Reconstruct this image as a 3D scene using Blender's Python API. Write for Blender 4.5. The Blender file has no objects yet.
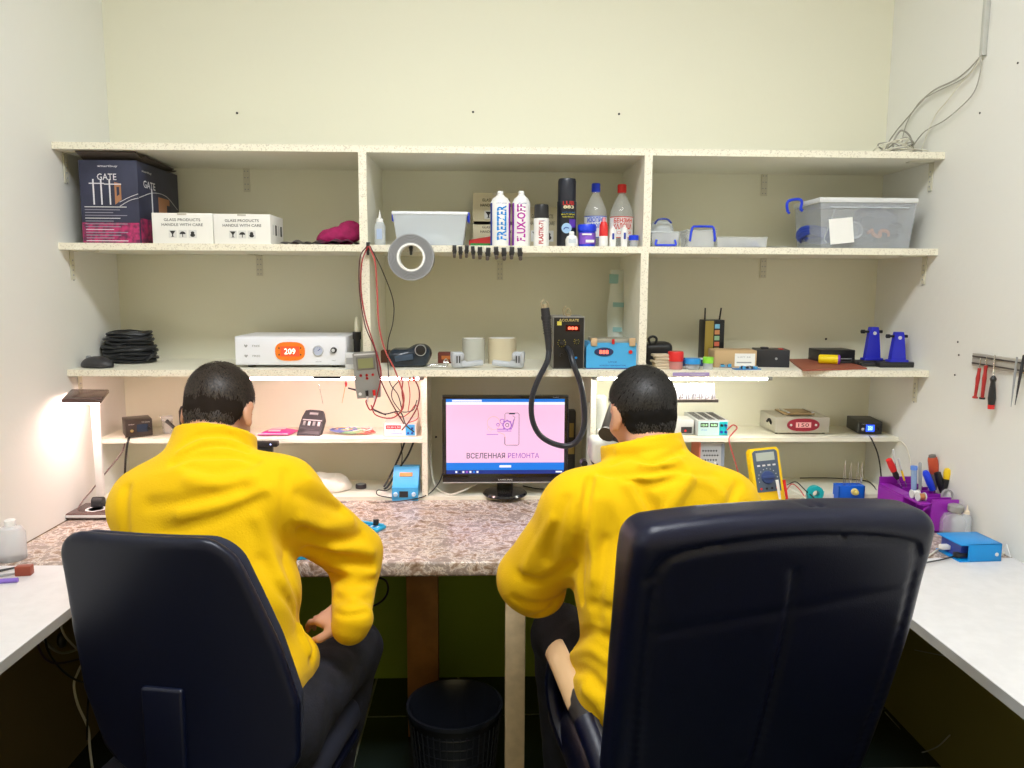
import bpy, bmesh, math, random
import numpy as np
from mathutils import Vector, Matrix, Euler
random.seed(7)
R = math.radians
PI = math.pi
sc_ = bpy.context.scene
COL = sc_.collection

# ---------------------------------------------------------------- camera numbers (metres; back wall is y = 0)
F, PITCH, YAW, ROLL, CAMH, CAMD = 770.9, R(7.293), R(2.1135), R(.29), 1.4626, 2.74
FW = Vector((math.sin(YAW)*math.cos(PITCH), math.cos(YAW)*math.cos(PITCH), -math.sin(PITCH)))
_r = Vector((math.cos(YAW), -math.sin(YAW), 0)); _u = _r.cross(FW)
RT = _r*math.cos(ROLL) + _u*math.sin(ROLL); UP = -_r*math.sin(ROLL) + _u*math.cos(ROLL)
CAM = Vector((0, -CAMD, CAMH))
def ray(px, py): return FW + RT*((px-512)/F) - UP*((py-384)/F)
def atY(px, py, y): d = ray(px, py); return CAM + d*((y-CAM.y)/d.y)      # pixel -> point on the plane y
def atZ(px, py, z): d = ray(px, py); return CAM + d*((z-CAM.z)/d.z)
def atX(px, py, x): d = ray(px, py); return CAM + d*((x-CAM.x)/d.x)
def pxm(y): return (CAMD+y)/F*1.01                                        # metres per pixel at plane y
XL, XR, SD = -1.265, 1.408, .363
ZT, Z2, Z3, Z4, ZD = 1.873, 1.582, 1.2015, .957, .75

# ---------------------------------------------------------------- materials
_M = {}
def mat(name, col=(.5,.5,.5), rough=.5, metal=0, emit=None, es=1., alpha=1., spec=.5, coat=0, bump=0, bscale=60, var=0, vscale=8, sheen=0, trans=0, sss=0, col2=None, speck=0):
    if name in _M: return _M[name]
    m = bpy.data.materials.new(name); m.use_nodes = True
    nt = m.node_tree; b = nt.nodes['Principled BSDF']
    b.inputs['Base Color'].default_value = (*col, 1); b.inputs['Roughness'].default_value = rough
    b.inputs['Metallic'].default_value = metal; b.inputs['Specular IOR Level'].default_value = spec
    b.inputs['Coat Weight'].default_value = coat; b.inputs['Alpha'].default_value = alpha
    b.inputs['Sheen Weight'].default_value = sheen; b.inputs['Transmission Weight'].default_value = trans
    if sss: b.inputs['Subsurface Weight'].default_value = sss; b.inputs['Subsurface Radius'].default_value = (.02,.008,.004)
    if emit: b.inputs['Emission Color'].default_value = (*emit, 1); b.inputs['Emission Strength'].default_value = es
    tc = nt.nodes.new('ShaderNodeTexCoord')
    if var or col2:
        n = nt.nodes.new('ShaderNodeTexNoise'); n.inputs['Scale'].default_value = vscale; n.inputs['Detail'].default_value = 6
        nt.links.new(tc.outputs['Object'], n.inputs['Vector'])
        rp = nt.nodes.new('ShaderNodeValToRGB'); nt.links.new(n.outputs['Fac'], rp.inputs['Fac'])
        c2 = col2 or tuple(c*(1-var) for c in col)
        rp.color_ramp.elements[0].position = .38; rp.color_ramp.elements[1].position = .62
        rp.color_ramp.elements[0].color = (*c2, 1); rp.color_ramp.elements[1].color = (*col, 1)
        nt.links.new(rp.outputs['Color'], b.inputs['Base Color'])
    if speck:   # particle board chips
        n = nt.nodes.new('ShaderNodeTexNoise'); n.inputs['Scale'].default_value = 240; n.inputs['Detail'].default_value = 3
        nt.links.new(tc.outputs['Object'], n.inputs['Vector'])
        rp = nt.nodes.new('ShaderNodeValToRGB'); nt.links.new(n.outputs['Fac'], rp.inputs['Fac'])
        rp.color_ramp.elements[0].position = .34; rp.color_ramp.elements[1].position = .46
        rp.color_ramp.elements[0].color = (.66,.61,.49,1); rp.color_ramp.elements[1].color = (*col,1)
        nt.links.new(rp.outputs['Color'], b.inputs['Base Color'])
    if bump:
        n = nt.nodes.new('ShaderNodeTexNoise'); n.inputs['Scale'].default_value = bscale; n.inputs['Detail'].default_value = 5
        nt.links.new(tc.outputs['Object'], n.inputs['Vector'])
        bp = nt.nodes.new('ShaderNodeBump'); bp.inputs['Strength'].default_value = bump; bp.inputs['Distance'].default_value = .004
        nt.links.new(n.outputs['Fac'], bp.inputs['Height']); nt.links.new(bp.outputs['Normal'], b.inputs['Normal'])
    _M[name] = m; return m
def C(name, *col, **k): return mat(name, col, **k)

BLACK = C('black_plastic', .012,.012,.014, rough=.38)
DARK = C('dark_plastic', .03,.03,.035, rough=.45)
GREY = C('grey_plastic', .35,.36,.37, rough=.45)
LGREY = C('light_grey_plastic', .66,.67,.68, rough=.4)
WHITE = C('white_plastic', .85,.85,.84, rough=.4)
CHROME = C('steel', .7,.7,.7, rough=.25, metal=1)
RED = C('red_plastic', .7,.02,.02, rough=.35)
BLUE = C('blue_plastic', .01,.05,.75, rough=.35)
CYAN = C('light_blue_enamel', .07,.42,.8, rough=.4)
YELLOW = C('yellow_rubber', .9,.62,.01, rough=.5)
CLEAR = C('clear_plastic', .9,.93,.95, rough=.12, alpha=.28)
MILKY = C('milky_plastic', .80,.86,.92, rough=.3, alpha=.45)
PAPER = C('white_card', .88,.88,.86, rough=.8)
INK = C('black_ink', .02,.02,.02, rough=.6)
REDLED = C('red_led', .8,.02,.02, emit=(1,.05,.03), es=2.5)

# ---------------------------------------------------------------- mesh builder
def rotm(rot):
    if rot is None: return Matrix.Identity(3)
    if isinstance(rot, Matrix): return rot.to_3x3()
    return Euler(rot).to_matrix()
def catmull(pts, n=6, closed=False):
    P = [Vector(p) for p in pts]; out = []
    k = len(P)
    if k < 3: return P
    for i in range(k if closed else k-1):
        p1, p2 = P[i], P[(i+1) % k]
        p0 = P[i-1] if (i > 0 or closed) else p1*2-p2
        p3 = P[(i+2) % k] if (i+2 < k or closed) else p2*2-p1
        for j in range(n):
            t = j/n
            out.append(.5*((2*p1)+(p2-p0)*t+(2*p0-5*p1+4*p2-p3)*t*t+(3*p1-p0-3*p2+p3)*t**3))
    if not closed: out.append(P[-1])
    return out
_txt = {}
def text_geo(s):
    if s in _txt: return _txt[s]
    cu = bpy.data.curves.new('t', 'FONT'); cu.body = s.lstrip('*'); cu.offset = .028 if s[0] == '*' else .006; cu.align_x = 'CENTER'; cu.resolution_u = 2
    ob = bpy.data.objects.new('t', cu); COL.objects.link(ob)
    dg = bpy.context.evaluated_depsgraph_get(); dg.update()
    me = bpy.data.meshes.new_from_object(ob.evaluated_get(dg))
    vs = [v.co.copy() for v in me.vertices]; fs = [tuple(p.vertices) for p in me.polygons]
    bpy.data.objects.remove(ob); bpy.data.curves.remove(cu); bpy.data.meshes.remove(me)
    if vs:
        x0 = min(v.x for v in vs); x1 = max(v.x for v in vs); y0 = min(v.y for v in vs); y1 = max(v.y for v in vs)
        vs = [Vector(((v.x-(x0+x1)/2)/(x1-x0), (v.y-(y0+y1)/2)/(y1-y0), 0)) for v in vs]
    _txt[s] = (vs, fs); return _txt[s]
class MB:
    def __init__(s): s.v = []; s.f = []; s.m = []; s.X = Matrix.Identity(4)
    def add(s, vs, fs, mi=0):
        o = len(s.v); s.v += [s.X @ Vector(v) for v in vs]; s.f += [tuple(i+o for i in f) for f in fs]; s.m += [mi]*len(fs); return s
    def addbm(s, bm, M, mi): s.add([M @ v.co for v in bm.verts], [tuple(v.index for v in f.verts) for f in bm.faces], mi); bm.free(); return s
    def box(s, c, d, mi=0, bev=0, rot=None, seg=2, taper=None):
        bm = bmesh.new(); bmesh.ops.create_cube(bm, size=1)
        for v in bm.verts:
            k = 1
            if taper and v.co.z < 0: k = taper
            v.co = Vector((v.co.x*d[0]*k, v.co.y*d[1]*k, v.co.z*d[2]))
        if bev: bmesh.ops.bevel(bm, geom=bm.edges[:], offset=bev, segments=seg, affect='EDGES', profile=.5)
        bm.verts.index_update()
        return s.addbm(bm, Matrix.Translation(c) @ rotm(rot).to_4x4(), mi)
    def cyl(s, a, b, r0, r1=None, mi=0, seg=16, cap=True):
        a = Vector(a); b = Vector(b); r1 = r0 if r1 is None else r1
        q = (b-a).to_track_quat('Z', 'Y'); vs = []; fs = []
        for i in range(seg):
            t = 2*PI*i/seg; e = Vector((math.cos(t), math.sin(t), 0))
            vs.append(a + q @ (e*r0)); vs.append(b + q @ (e*r1))
        for i in range(seg): j = (i+1) % seg; fs.append((2*i, 2*j, 2*j+1, 2*i+1))
        if cap: fs.append(tuple(2*i for i in reversed(range(seg)))); fs.append(tuple(2*i+1 for i in range(seg)))
        return s.add(vs, fs, mi)
    def tube(s, pts, r, mi=0, seg=8, sm=6, closed=False, flat=1):
        P = catmull(pts, sm, closed) if sm else [Vector(p) for p in pts]
        n = len(P); vs = []; fs = []
        up = Vector((0,0,1)); prev = None
        for i, p in enumerate(P):
            t = (P[(i+1) % n]-P[i-1]) if closed else (P[min(i+1,n-1)]-P[max(i-1,0)])
            t = t.normalized() if t.length > 1e-9 else up
            if prev is None:
                a = t.orthogonal().normalized()
            else:
                a = prev - t*prev.dot(t); a = a.normalized() if a.length > 1e-6 else t.orthogonal().normalized()
            prev = a; b = t.cross(a)
            rr = r if not isinstance(r, (list, tuple)) else r[0]+(r[-1]-r[0])*i/(n-1) if len(r) == 2 else r[min(int(i/(n-1)*(len(r)-1)+.5), len(r)-1)]
            for k in range(seg):
                th = 2*PI*k/seg; vs.append(p + a*math.cos(th)*rr + b*math.sin(th)*rr*flat)
        for i in range(n if closed else n-1):
            for k in range(seg):
                i2 = (i+1) % n; k2 = (k+1) % seg
                fs.append((i*seg+k, i*seg+k2, i2*seg+k2, i2*seg+k))
        if not closed: fs.append(tuple(reversed(range(seg)))); fs.append(tuple((n-1)*seg+k for k in range(seg)))
        return s.add(vs, fs, mi)
    def lathe(s, prof, c=(0,0,0), mi=0, seg=24, rot=None, mis=None, sq=0):
        M = Matrix.Translation(c) @ rotm(rot).to_4x4(); n = len(prof); vs = []; fs = []
        for r, z in prof:
            for k in range(seg):
                t = 2*PI*k/seg; x, y = math.cos(t), math.sin(t)
                if sq: q = (abs(x)**sq+abs(y)**sq)**(-1/sq); x *= q; y *= q
                vs.append(M @ Vector((r*x, r*y, z)))
        o = len(s.f)
        for i in range(n-1):
            for k in range(seg): k2 = (k+1) % seg; fs.append((i*seg+k, i*seg+k2, (i+1)*seg+k2, (i+1)*seg+k))
        mm = [(mis[i] if mis else mi) for i in range(n-1) for k in range(seg)]
        nocap = tuple(prof[0]) == tuple(prof[-1]) or (n == 2 and min(prof[0][0], prof[1][0]) < 1e-6)
        if prof[0][0] > 1e-6 and not nocap: fs.append(tuple(reversed(range(seg)))); mm.append(mis[0] if mis else mi)
        if prof[-1][0] > 1e-6 and not nocap: fs.append(tuple((n-1)*seg+k for k in range(seg))); mm.append(mis[-1] if mis else mi)
        s.add(vs, fs, 0); s.m[o:] = mm
        return s
    def ell(s, c, r, mi=0, rot=None, seg=16, rings=10):
        M = Matrix.Translation(c) @ rotm(rot).to_4x4(); vs = [M @ Vector((0,0,-r[2]))]; fs = []
        for i in range(1, rings):
            a = -PI/2+PI*i/rings
            for k in range(seg): t = 2*PI*k/seg; vs.append(M @ Vector((r[0]*math.cos(a)*math.cos(t), r[1]*math.cos(a)*math.sin(t), r[2]*math.sin(a))))
        vs.append(M @ Vector((0,0,r[2]))); L = len(vs)-1
        for k in range(seg):
            k2 = (k+1) % seg; fs.append((0, 1+k2, 1+k)); fs.append((L, L-seg+k, L-seg+k2))
            for i in range(rings-2): fs.append((1+i*seg+k, 1+i*seg+k2, 1+(i+1)*seg+k2, 1+(i+1)*seg+k))
        return s.add(vs, fs, mi)
    def prism(s, poly, y0, y1, mi=0, M=None, holes=None):   # polygon in XZ extruded along Y
        M = M or Matrix.Identity(4); n = len(poly)
        vs = [M @ Vector((x, y0, z)) for x, z in poly]+[M @ Vector((x, y1, z)) for x, z in poly]
        ar = sum(poly[i][0]*poly[(i+1) % n][1]-poly[(i+1) % n][0]*poly[i][1] for i in range(n))
        idx = list(range(n)) if ar > 0 else list(reversed(range(n)))
        fs = [tuple(idx), tuple(i+n for i in reversed(idx))]
        for a in range(n): i, j = idx[a], idx[(a+1) % n]; fs.append((j, i, i+n, j+n))
        return s.add(vs, fs, mi)
    def text(s, t, c, w, h, mi=1, rot=None, up=False, M=None):   # upright lettering facing -y, fitted to w x h; up=True reads upward
        vs, fs = text_geo(t); B = Matrix.Translation(c) @ rotm(rot).to_4x4()
        if up: q = [B @ Vector((-v.y*w, 0, v.x*h)) for v in vs]
        else: q = [B @ Vector((v.x*w, 0, v.y*h)) for v in vs]
        return s.add(q, fs, mi)
    def grid(s, fn, nu, nv, mi=0, th=0):
        vs = [fn(i/nu, j/nv) for j in range(nv+1) for i in range(nu+1)]
        fs = [(j*(nu+1)+i, j*(nu+1)+i+1, (j+1)*(nu+1)+i+1, (j+1)*(nu+1)+i) for j in range(nv) for i in range(nu)]
        return s.add(vs, fs, mi)
    def obj(s, name, mats, parent=None, ang=40, **k):
        me = bpy.data.meshes.new(name); me.from_pydata([tuple(v) for v in s.v], [], s.f)
        if not isinstance(mats, (list, tuple)): mats = [mats]
        for m in mats: me.materials.append(m)
        me.polygons.foreach_set('material_index', [min(i, len(mats)-1) for i in s.m])
        me.polygons.foreach_set('use_smooth', [True]*len(s.f)); me.set_sharp_from_angle(angle=R(ang))
        me.update()
        o = bpy.data.objects.new(name, me); COL.objects.link(o)
        if parent: o.parent = parent
        tag(o, **k); return o
def tag(o, label=None, cat=None, group=None, kind=None):
    if label: o['label'] = label
    if cat: o['category'] = cat
    if group: o['group'] = group
    if kind: o['kind'] = kind
    return o
def thing(name, label, cat, loc=(0,0,0), rz=0, group=None, rot=None):
    o = bpy.data.objects.new(name, None); COL.objects.link(o); o.empty_display_size = .02
    o.location = loc; o.rotation_euler = rot or (0,0,rz)
    return tag(o, label, cat, group)
def put(o, loc, rz=0, rot=None): o.location = loc; o.rotation_euler = rot or (0,0,rz); return o
def dup(o, loc, rz=0, label=None, rot=None, group=None):
    c = o.copy(); COL.objects.link(c); c.location = loc; c.rotation_euler = rot or (0,0,rz)
    if label: c['label'] = label
    if group: c['group'] = group
    for ch in list(o.children):
        d = ch.copy(); COL.objects.link(d); d.parent = c
        for g in list(ch.children): e = g.copy(); COL.objects.link(e); e.parent = d
    return c
def arr(mesh_v, mesh_f, name, mats, parent=None, **k):
    me = bpy.data.meshes.new(name); me.from_pydata(mesh_v.tolist(), [], mesh_f.tolist())
    for m in (mats if isinstance(mats, (list,tuple)) else [mats]): me.materials.append(m)
    me.polygons.foreach_set('use_smooth', [True]*len(me.polygons)); me.update()
    o = bpy.data.objects.new(name, me); COL.objects.link(o)
    if parent: o.parent = parent
    return tag(o, **k)

# ---------------------------------------------------------------- implicit surfaces for bodies, clothes and cushions
def V3(v): return np.array(tuple(v), np.float32)
class SDF:
    def __init__(s, lo, hi, h):
        s.lo = np.array(lo, np.float32); s.h = h
        n = np.ceil((np.array(hi)-np.array(lo))/h).astype(int)+1
        s.ax = [s.lo[i]+h*np.arange(n[i], dtype=np.float32) for i in range(3)]
        s.P = np.stack(np.meshgrid(*s.ax, indexing='ij'), -1); s.d = np.full(n, 9., np.float32)
    def su(s, e, k):
        if k <= 0: s.d = np.minimum(s.d, e); return s
        hh = np.clip(.5+.5*(s.d-e)/k, 0, 1); s.d = s.d*(1-hh)+e*hh-k*hh*(1-hh); return s
    def sub(s, e, k=.005):
        e = -e; hh = np.clip(.5-.5*(s.d-e)/k, 0, 1); s.d = s.d*(1-hh)+e*hh+k*hh*(1-hh); return s
    def win(s, lo, hi):
        sl = []
        for i in range(3):
            n = s.d.shape[i]; a = int((lo[i]-s.lo[i])/s.h); b = int((hi[i]-s.lo[i])/s.h)+2
            sl.append(slice(max(0, min(a, n)), max(0, min(b, n))))
        return tuple(sl)
    def mix(s, w, e, k, op=1):
        D_ = s.d[w]
        if D_.size == 0: return s
        if op > 0: hh = np.clip(.5+.5*(D_-e)/max(k,1e-6), 0, 1); s.d[w] = D_*(1-hh)+e*hh-k*hh*(1-hh)
        else: e = -e; hh = np.clip(.5-.5*(D_-e)/max(k,1e-6), 0, 1); s.d[w] = D_*(1-hh)+e*hh+k*hh*(1-hh)
        return s
    def seg_t(s, a, b, w=(Ellipsis,)):
        a = np.array(a, np.float32); b = np.array(b, np.float32); ba = b-a; P = s.P[w]
        t = np.clip(((P-a) @ ba)/(ba @ ba), 0, 1); return t, np.linalg.norm(P-(a+t[..., None]*ba), axis=-1)
    def cap(s, a, b, r0, r1, k=.03, op=1):
        mg = max(r0, r1)+k+3*s.h; lo = np.minimum(a, b)-mg; hi = np.maximum(a, b)+mg; w = s.win(lo, hi)
        t, d = s.seg_t(a, b, w); return s.mix(w, d-(r0+(r1-r0)*t), k, op)
    def ell(s, c, r, rot=None, k=.03, op=1):
        c = np.array(c, np.float32); mg = max(r)+k+3*s.h; w = s.win(c-mg, c+mg); q = s.P[w]-c
        if rot is not None: q = q @ np.array(rotm(rot), np.float32)
        r = np.array(r, np.float32); k0 = np.linalg.norm(q/r, axis=-1); k1 = np.linalg.norm(q/(r*r), axis=-1)
        return s.mix(w, k0*(k0-1)/np.maximum(k1, 1e-6), k, op)
    def box(s, c, hd, rr, rot=None, k=.02, op=1):
        c = np.array(c, np.float32); mg = float(np.linalg.norm(hd))+k+3*s.h; w = s.win(c-mg, c+mg); q = s.P[w]-c
        if rot is not None: q = q @ np.array(rotm(rot), np.float32)
        q = np.abs(q)-(np.array(hd, np.float32)-rr)
        return s.mix(w, np.linalg.norm(np.maximum(q, 0), axis=-1)+np.minimum(q.max(-1), 0)-rr, k, op)
    def chain(s, pts, rs, k=.03):
        for i in range(len(pts)-1): s.cap(pts[i], pts[i+1], rs[i], rs[i+1], k)
        return s
    def hit(s, px, py):          # first point where the line of sight meets the surface
        d = ray(px, py).normalized()
        for i in range(700):
            p = CAM+d*(1.0+i*.002); q = [int(round((p[a]-float(s.lo[a]))/s.h)) for a in range(3)]
            if all(0 <= q[a] < s.d.shape[a] for a in range(3)) and s.d[tuple(q)] < .001: return V3(p)
        return None
    def folds(s, L):             # creases and ridges lying on the surface: (points, amplitude, width)
        H_ = []
        for pts, a, w in L:
            q = [s.hit(*p) for p in pts]; q = [p for p in q if p is not None]
            if len(q) > 1: H_.append((q, a, w))
        for q, a, w in H_: s.fold(q, a*1.35, w)
        return s
    def fold(s, pts, amp, w):    # a crease (amp < 0) or ridge (amp > 0) along a polyline
        pts = np.array([tuple(p) for p in catmull(pts, 4)], np.float32); W = s.win(pts.min(0)-3*w, pts.max(0)+3*w); best = None
        if s.d[W].size == 0: return s
        for a, b in zip(pts[:-1], pts[1:]):
            t, d = s.seg_t(a, b, W); best = d if best is None else np.minimum(best, d)
        s.d[W] -= amp*np.exp(-(best/w)**2); return s
    def noise(s, amp, freq, seed=0):
        rg = np.random.RandomState(seed); t = 0; band = np.abs(s.d) < .03; P = s.P[band]
        for i in range(7):
            k = rg.normal(size=3).astype(np.float32); k /= np.linalg.norm(k); f = freq*(1+i*.35)
            t = t+np.sin((P @ k)*f+rg.rand()*6+1.5*np.sin((P @ np.roll(k,1))*f*.6+i))/(1+i*.4)
        s.d[band] -= (amp*t/3).astype(np.float32); return s
    def mesh(s, name, mats, parent=None, relax=2, **kw):
        d = s.d; ins = d < 0; nx, ny, nz = d.shape
        idx = -np.ones((nx-1, ny-1, nz-1), np.int64)
        acc = np.zeros((nx-1, ny-1, nz-1, 3), np.float32); cnt = np.zeros((nx-1, ny-1, nz-1), np.float32)
        corners = [(i, j, k) for i in (0,1) for j in (0,1) for k in (0,1)]
        def sl(o): return tuple(slice(o[a], d.shape[a]-1+o[a]) for a in range(3))
        for o in corners:
            for a in range(3):
                if o[a]: continue
                o2 = list(o); o2[a] = 1; d0 = d[sl(o)]; d1 = d[sl(o2)]
                m = (d0 < 0) != (d1 < 0); t = np.where(m, d0/np.where(m, d0-d1, 1), 0)
                for b in range(3): acc[..., b] += np.where(m, o[b]+(t if b == a else 0), 0)
                cnt += m
        act = cnt > 0; idx[act] = np.arange(act.sum()); ijk = np.argwhere(act)
        V = (ijk+acc[act]/cnt[act][:, None])*s.h+s.lo
        Fs = []
        for a in range(3):
            b, c = (a+1) % 3, (a+2) % 3
            n = list(d.shape); s0 = [slice(None)]*3; s1 = [slice(None)]*3
            s0[a] = slice(0, n[a]-1); s1[a] = slice(1, n[a])
            for q in (b, c): s0[q] = slice(1, n[q]-1); s1[q] = slice(1, n[q]-1)
            A = ins[tuple(s0)]; B = ins[tuple(s1)]; E = np.argwhere(A != B)
            if not len(E): continue
            flip = A[tuple(E.T)]; e = E.copy(); e[:, b] += 1; e[:, c] += 1
            def g(db, dc): q = e.copy(); q[:, b] -= db; q[:, c] -= dc; return idx[tuple(q.T)]
            quad = np.stack([g(1,1), g(0,1), g(0,0), g(1,0)], -1); quad[~flip] = quad[~flip][:, ::-1]; Fs.append(quad)
        Fc = np.concatenate(Fs)
        for _ in range(relax):    # Laplacian smoothing
            sm = np.zeros_like(V); c = np.zeros(len(V), np.float32)
            for i in range(4):
                j = (i+1) % 4
                np.add.at(sm, Fc[:, i], V[Fc[:, j]]); np.add.at(sm, Fc[:, j], V[Fc[:, i]]); np.add.at(c, Fc[:, i], 1); np.add.at(c, Fc[:, j], 1)
            V = V*.5+.5*sm/np.maximum(c, 1)[:, None]
        if parent: V = V-np.array(parent.location, np.float32)
        return arr(V, Fc, name, mats, parent, **kw)

# ================================================================ the room
CREAM = C('cream_wall_paint', .79,.78,.645, rough=.85, bump=.12, bscale=35)
WALLP = C('pale_wall_paint', .80,.80,.76, rough=.85, bump=.15, bscale=40)
OLIVE = C('green_wall_paint', .34,.47,.045, rough=.8, bump=.1, bscale=40)
def struct(name, m, mats, **k): return m.obj(name, mats, kind='structure', **k)
# back wall: cream above the desk, green paint below it
m = MB(); m.box(((XL+XR)/2, .05, (ZD+3)/2), (XR-XL+.2, .1, 3-ZD), 0); m.box(((XL+XR)/2, .05, ZD/2), (XR-XL+.2, .1, ZD), 1)
for (px, py) in ((237,113),(473,112),(619,114),(826,339),(436,437)):       # empty screw holes
    p = atY(px, py, -.001); m.cyl((p.x, .002, p.z), (p.x, -.0015, p.z), .004, mi=2, seg=8)
for n_ in range(5): m.cyl((XL+.35+n_*.5, .002, .1+.02*(n_ % 2)), (XL+.35+n_*.5, -.001, .1+.02*(n_ % 2)), .003, mi=2, seg=8)
struct('wall_back', m, [CREAM, OLIVE, INK])
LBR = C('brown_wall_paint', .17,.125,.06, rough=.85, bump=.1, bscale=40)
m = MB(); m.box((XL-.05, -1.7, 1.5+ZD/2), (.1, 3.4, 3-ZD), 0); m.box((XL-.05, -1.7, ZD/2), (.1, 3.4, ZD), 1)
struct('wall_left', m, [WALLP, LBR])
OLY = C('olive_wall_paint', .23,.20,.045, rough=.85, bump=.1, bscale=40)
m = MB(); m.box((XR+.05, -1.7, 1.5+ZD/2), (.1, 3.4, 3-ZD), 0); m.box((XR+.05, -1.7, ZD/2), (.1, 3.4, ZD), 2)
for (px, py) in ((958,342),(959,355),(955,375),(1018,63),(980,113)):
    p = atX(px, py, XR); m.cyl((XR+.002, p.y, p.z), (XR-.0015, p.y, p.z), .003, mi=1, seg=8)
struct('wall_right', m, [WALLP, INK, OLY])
m = MB(); m.box(((XL+XR)/2, -1.7, 3.02), (XR-XL+.2, 3.4, .04), 0); struct('ceiling', m, [C('ceiling_white', .8,.8,.78, rough=.9)])
# floor: dark tiles with pale grout
FM = bpy.data.materials.new('dark_floor_tiles'); FM.use_nodes = True; nt = FM.node_tree; b = nt.nodes['Principled BSDF']
tc = nt.nodes.new('ShaderNodeTexCoord'); br = nt.nodes.new('ShaderNodeTexBrick'); mp = nt.nodes.new('ShaderNodeMapping')
br.offset = 0; br.inputs['Scale'].default_value = 1; br.inputs['Brick Width'].default_value = .305; br.inputs['Row Height'].default_value = .33
br.inputs['Mortar Size'].default_value = .004; br.inputs['Mortar Smooth'].default_value = .1
br.inputs['Color1'].default_value = (.013,.022,.02,1); br.inputs['Color2'].default_value = (.018,.028,.024,1); br.inputs['Mortar'].default_value = (.26,.27,.2,1)
mp.inputs['Location'].default_value = (.095,.26,0)
nt.links.new(tc.outputs['Object'], mp.inputs['Vector']); nt.links.new(mp.outputs['Vector'], br.inputs['Vector']); nt.links.new(br.outputs['Color'], b.inputs['Base Color'])
b.inputs['Roughness'].default_value = .25
m = MB(); m.box(((XL+XR)/2, -1.7, -.03), (XR-XL+.2, 3.4, .06), 0); struct('floor', m, [FM])

# ceiling lamp, out of the picture above the men
cl = thing('ceiling_light', 'white rectangular ceiling light panel above the chairs', 'ceiling light', (.1, -1.9, 2.96))
m = MB(); m.box((0,0,.02), (1.3,.5,.04), 0, bev=.005); m.obj('housing', WHITE, cl)
m = MB(); m.box((0,0,-.003), (1.24,.44,.006), 0); m.obj('diffuser', C('lamp_diffuser', 1,1,1, emit=(.93,.965,1), es=32), cl)

# ================================================================ shelving
SW = C('shelf_white_board', .85,.83,.70, rough=.55, var=.04, vscale=5)
SE = mat('shelf_chip_edge', (.88,.84,.70), rough=.8, speck=1)
def board(m, x0, x1, y0, y1, z1, th=.02):
    m.box(((x0+x1)/2, (y0+y1)/2, z1-th/2), (x1-x0, y1-y0, th), 0)
    m.box(((x0+x1)/2, y0-.001, z1-th/2), (x1-x0, .002, th), 1)     # raw chipboard front edge
sh = thing('shelving_unit', 'white chipboard shelving with three upper bays spanning the back wall', 'shelves', (0, 0, ZD))
def part(name, m, mats, parent, off, **k):
    for i, v in enumerate(m.v): m.v[i] = v-Vector(off)
    return m.obj(name, mats, parent, **k)
for z in (ZT, Z2, Z3):
    m = MB(); board(m, XL, XR, -SD, 0, z); part('shelf_board', m, [SW, SE], sh, sh.location)
XD1, XD2 = atY(424.5, 430, -.222).x, atY(593, 430, -.222).x
m = MB(); board(m, XL, XD1, -.215, 0, Z4, .014); part('shelf_board', m, [SW, SW], sh, sh.location)
m = MB(); board(m, XD2, XR, -.215, 0, Z4, .014); part('shelf_board', m, [SW, SW], sh, sh.location)
m = MB(); board(m, XL, XR, -.225, 0, ZD+.012, .012); part('bottom_board', m, [SW, SW], sh, sh.location)
def post(m, x, z0, z1, th=.024, d=SD):
    m.box((x, -d/2, (z0+z1)/2), (th, d, z1-z0), 0); m.box((x, -d-.001, (z0+z1)/2), (th, .002, z1-z0), 1)
for x in (-.362, .497):
    for z0, z1 in ((Z2, ZT-.02), (Z3, Z2-.02)):
        m = MB(); post(m, x+(.004 if z0 == Z3 else 0)*(-1 if x > 0 else 1), z0, z1); part('divider', m, [SW, SE], sh, sh.location)
for x in (XD1, XD2):
    m = MB(); post(m, x, ZD+.012, Z3-.02, th=.018, d=.222); part('divider', m, [SW, SE], sh, sh.location)
BRK = C('bracket_zinc', .66,.64,.52, rough=.6)
def bracket(px, py0, py1):
    a = atY(px, py0, -.004); b_ = atY(px, py1, -.004); w = .011
    m = MB(); m.box((a.x, -.003, (a.z+b_.z)/2), (w*2, .003, abs(a.z-b_.z)), 0)
    for t in (.2, .45, .7, .9):
        for dx in (-.005, .005): zz = a.z+(b_.z-a.z)*t; m.cyl((a.x+dx, -.004, zz), (a.x+dx, -.0055, zz), .002, mi=1, seg=8)
    m.box((a.x, -.05, a.z-.002), (w*2, .1, .003), 0)
    part('bracket', m, [BRK, GREY], sh, sh.location)
for t in ((246,166,192),(259,255,276),(500,260,280),(765,171,196),(764,257,278)): bracket(*t)
for x, s in ((XR, -1), (XL, 1)):
    for z in (ZT, Z2, Z3):
        m = MB(); m.box((x+s*.003, -.30, z-.065), (.003, .022, .09), 0); m.box((x+s*.04, -.30, z-.0215), (.08, .022, .003), 0)
        for t in (.03, .045, .06, .075, .09): m.cyl((x+s*.004, -.3, z-.02-t), (x+s*.006, -.3, z-.02-t), .0025, mi=1, seg=8)
        part('bracket', m, [BRK, GREY], sh, sh.location)

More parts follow.
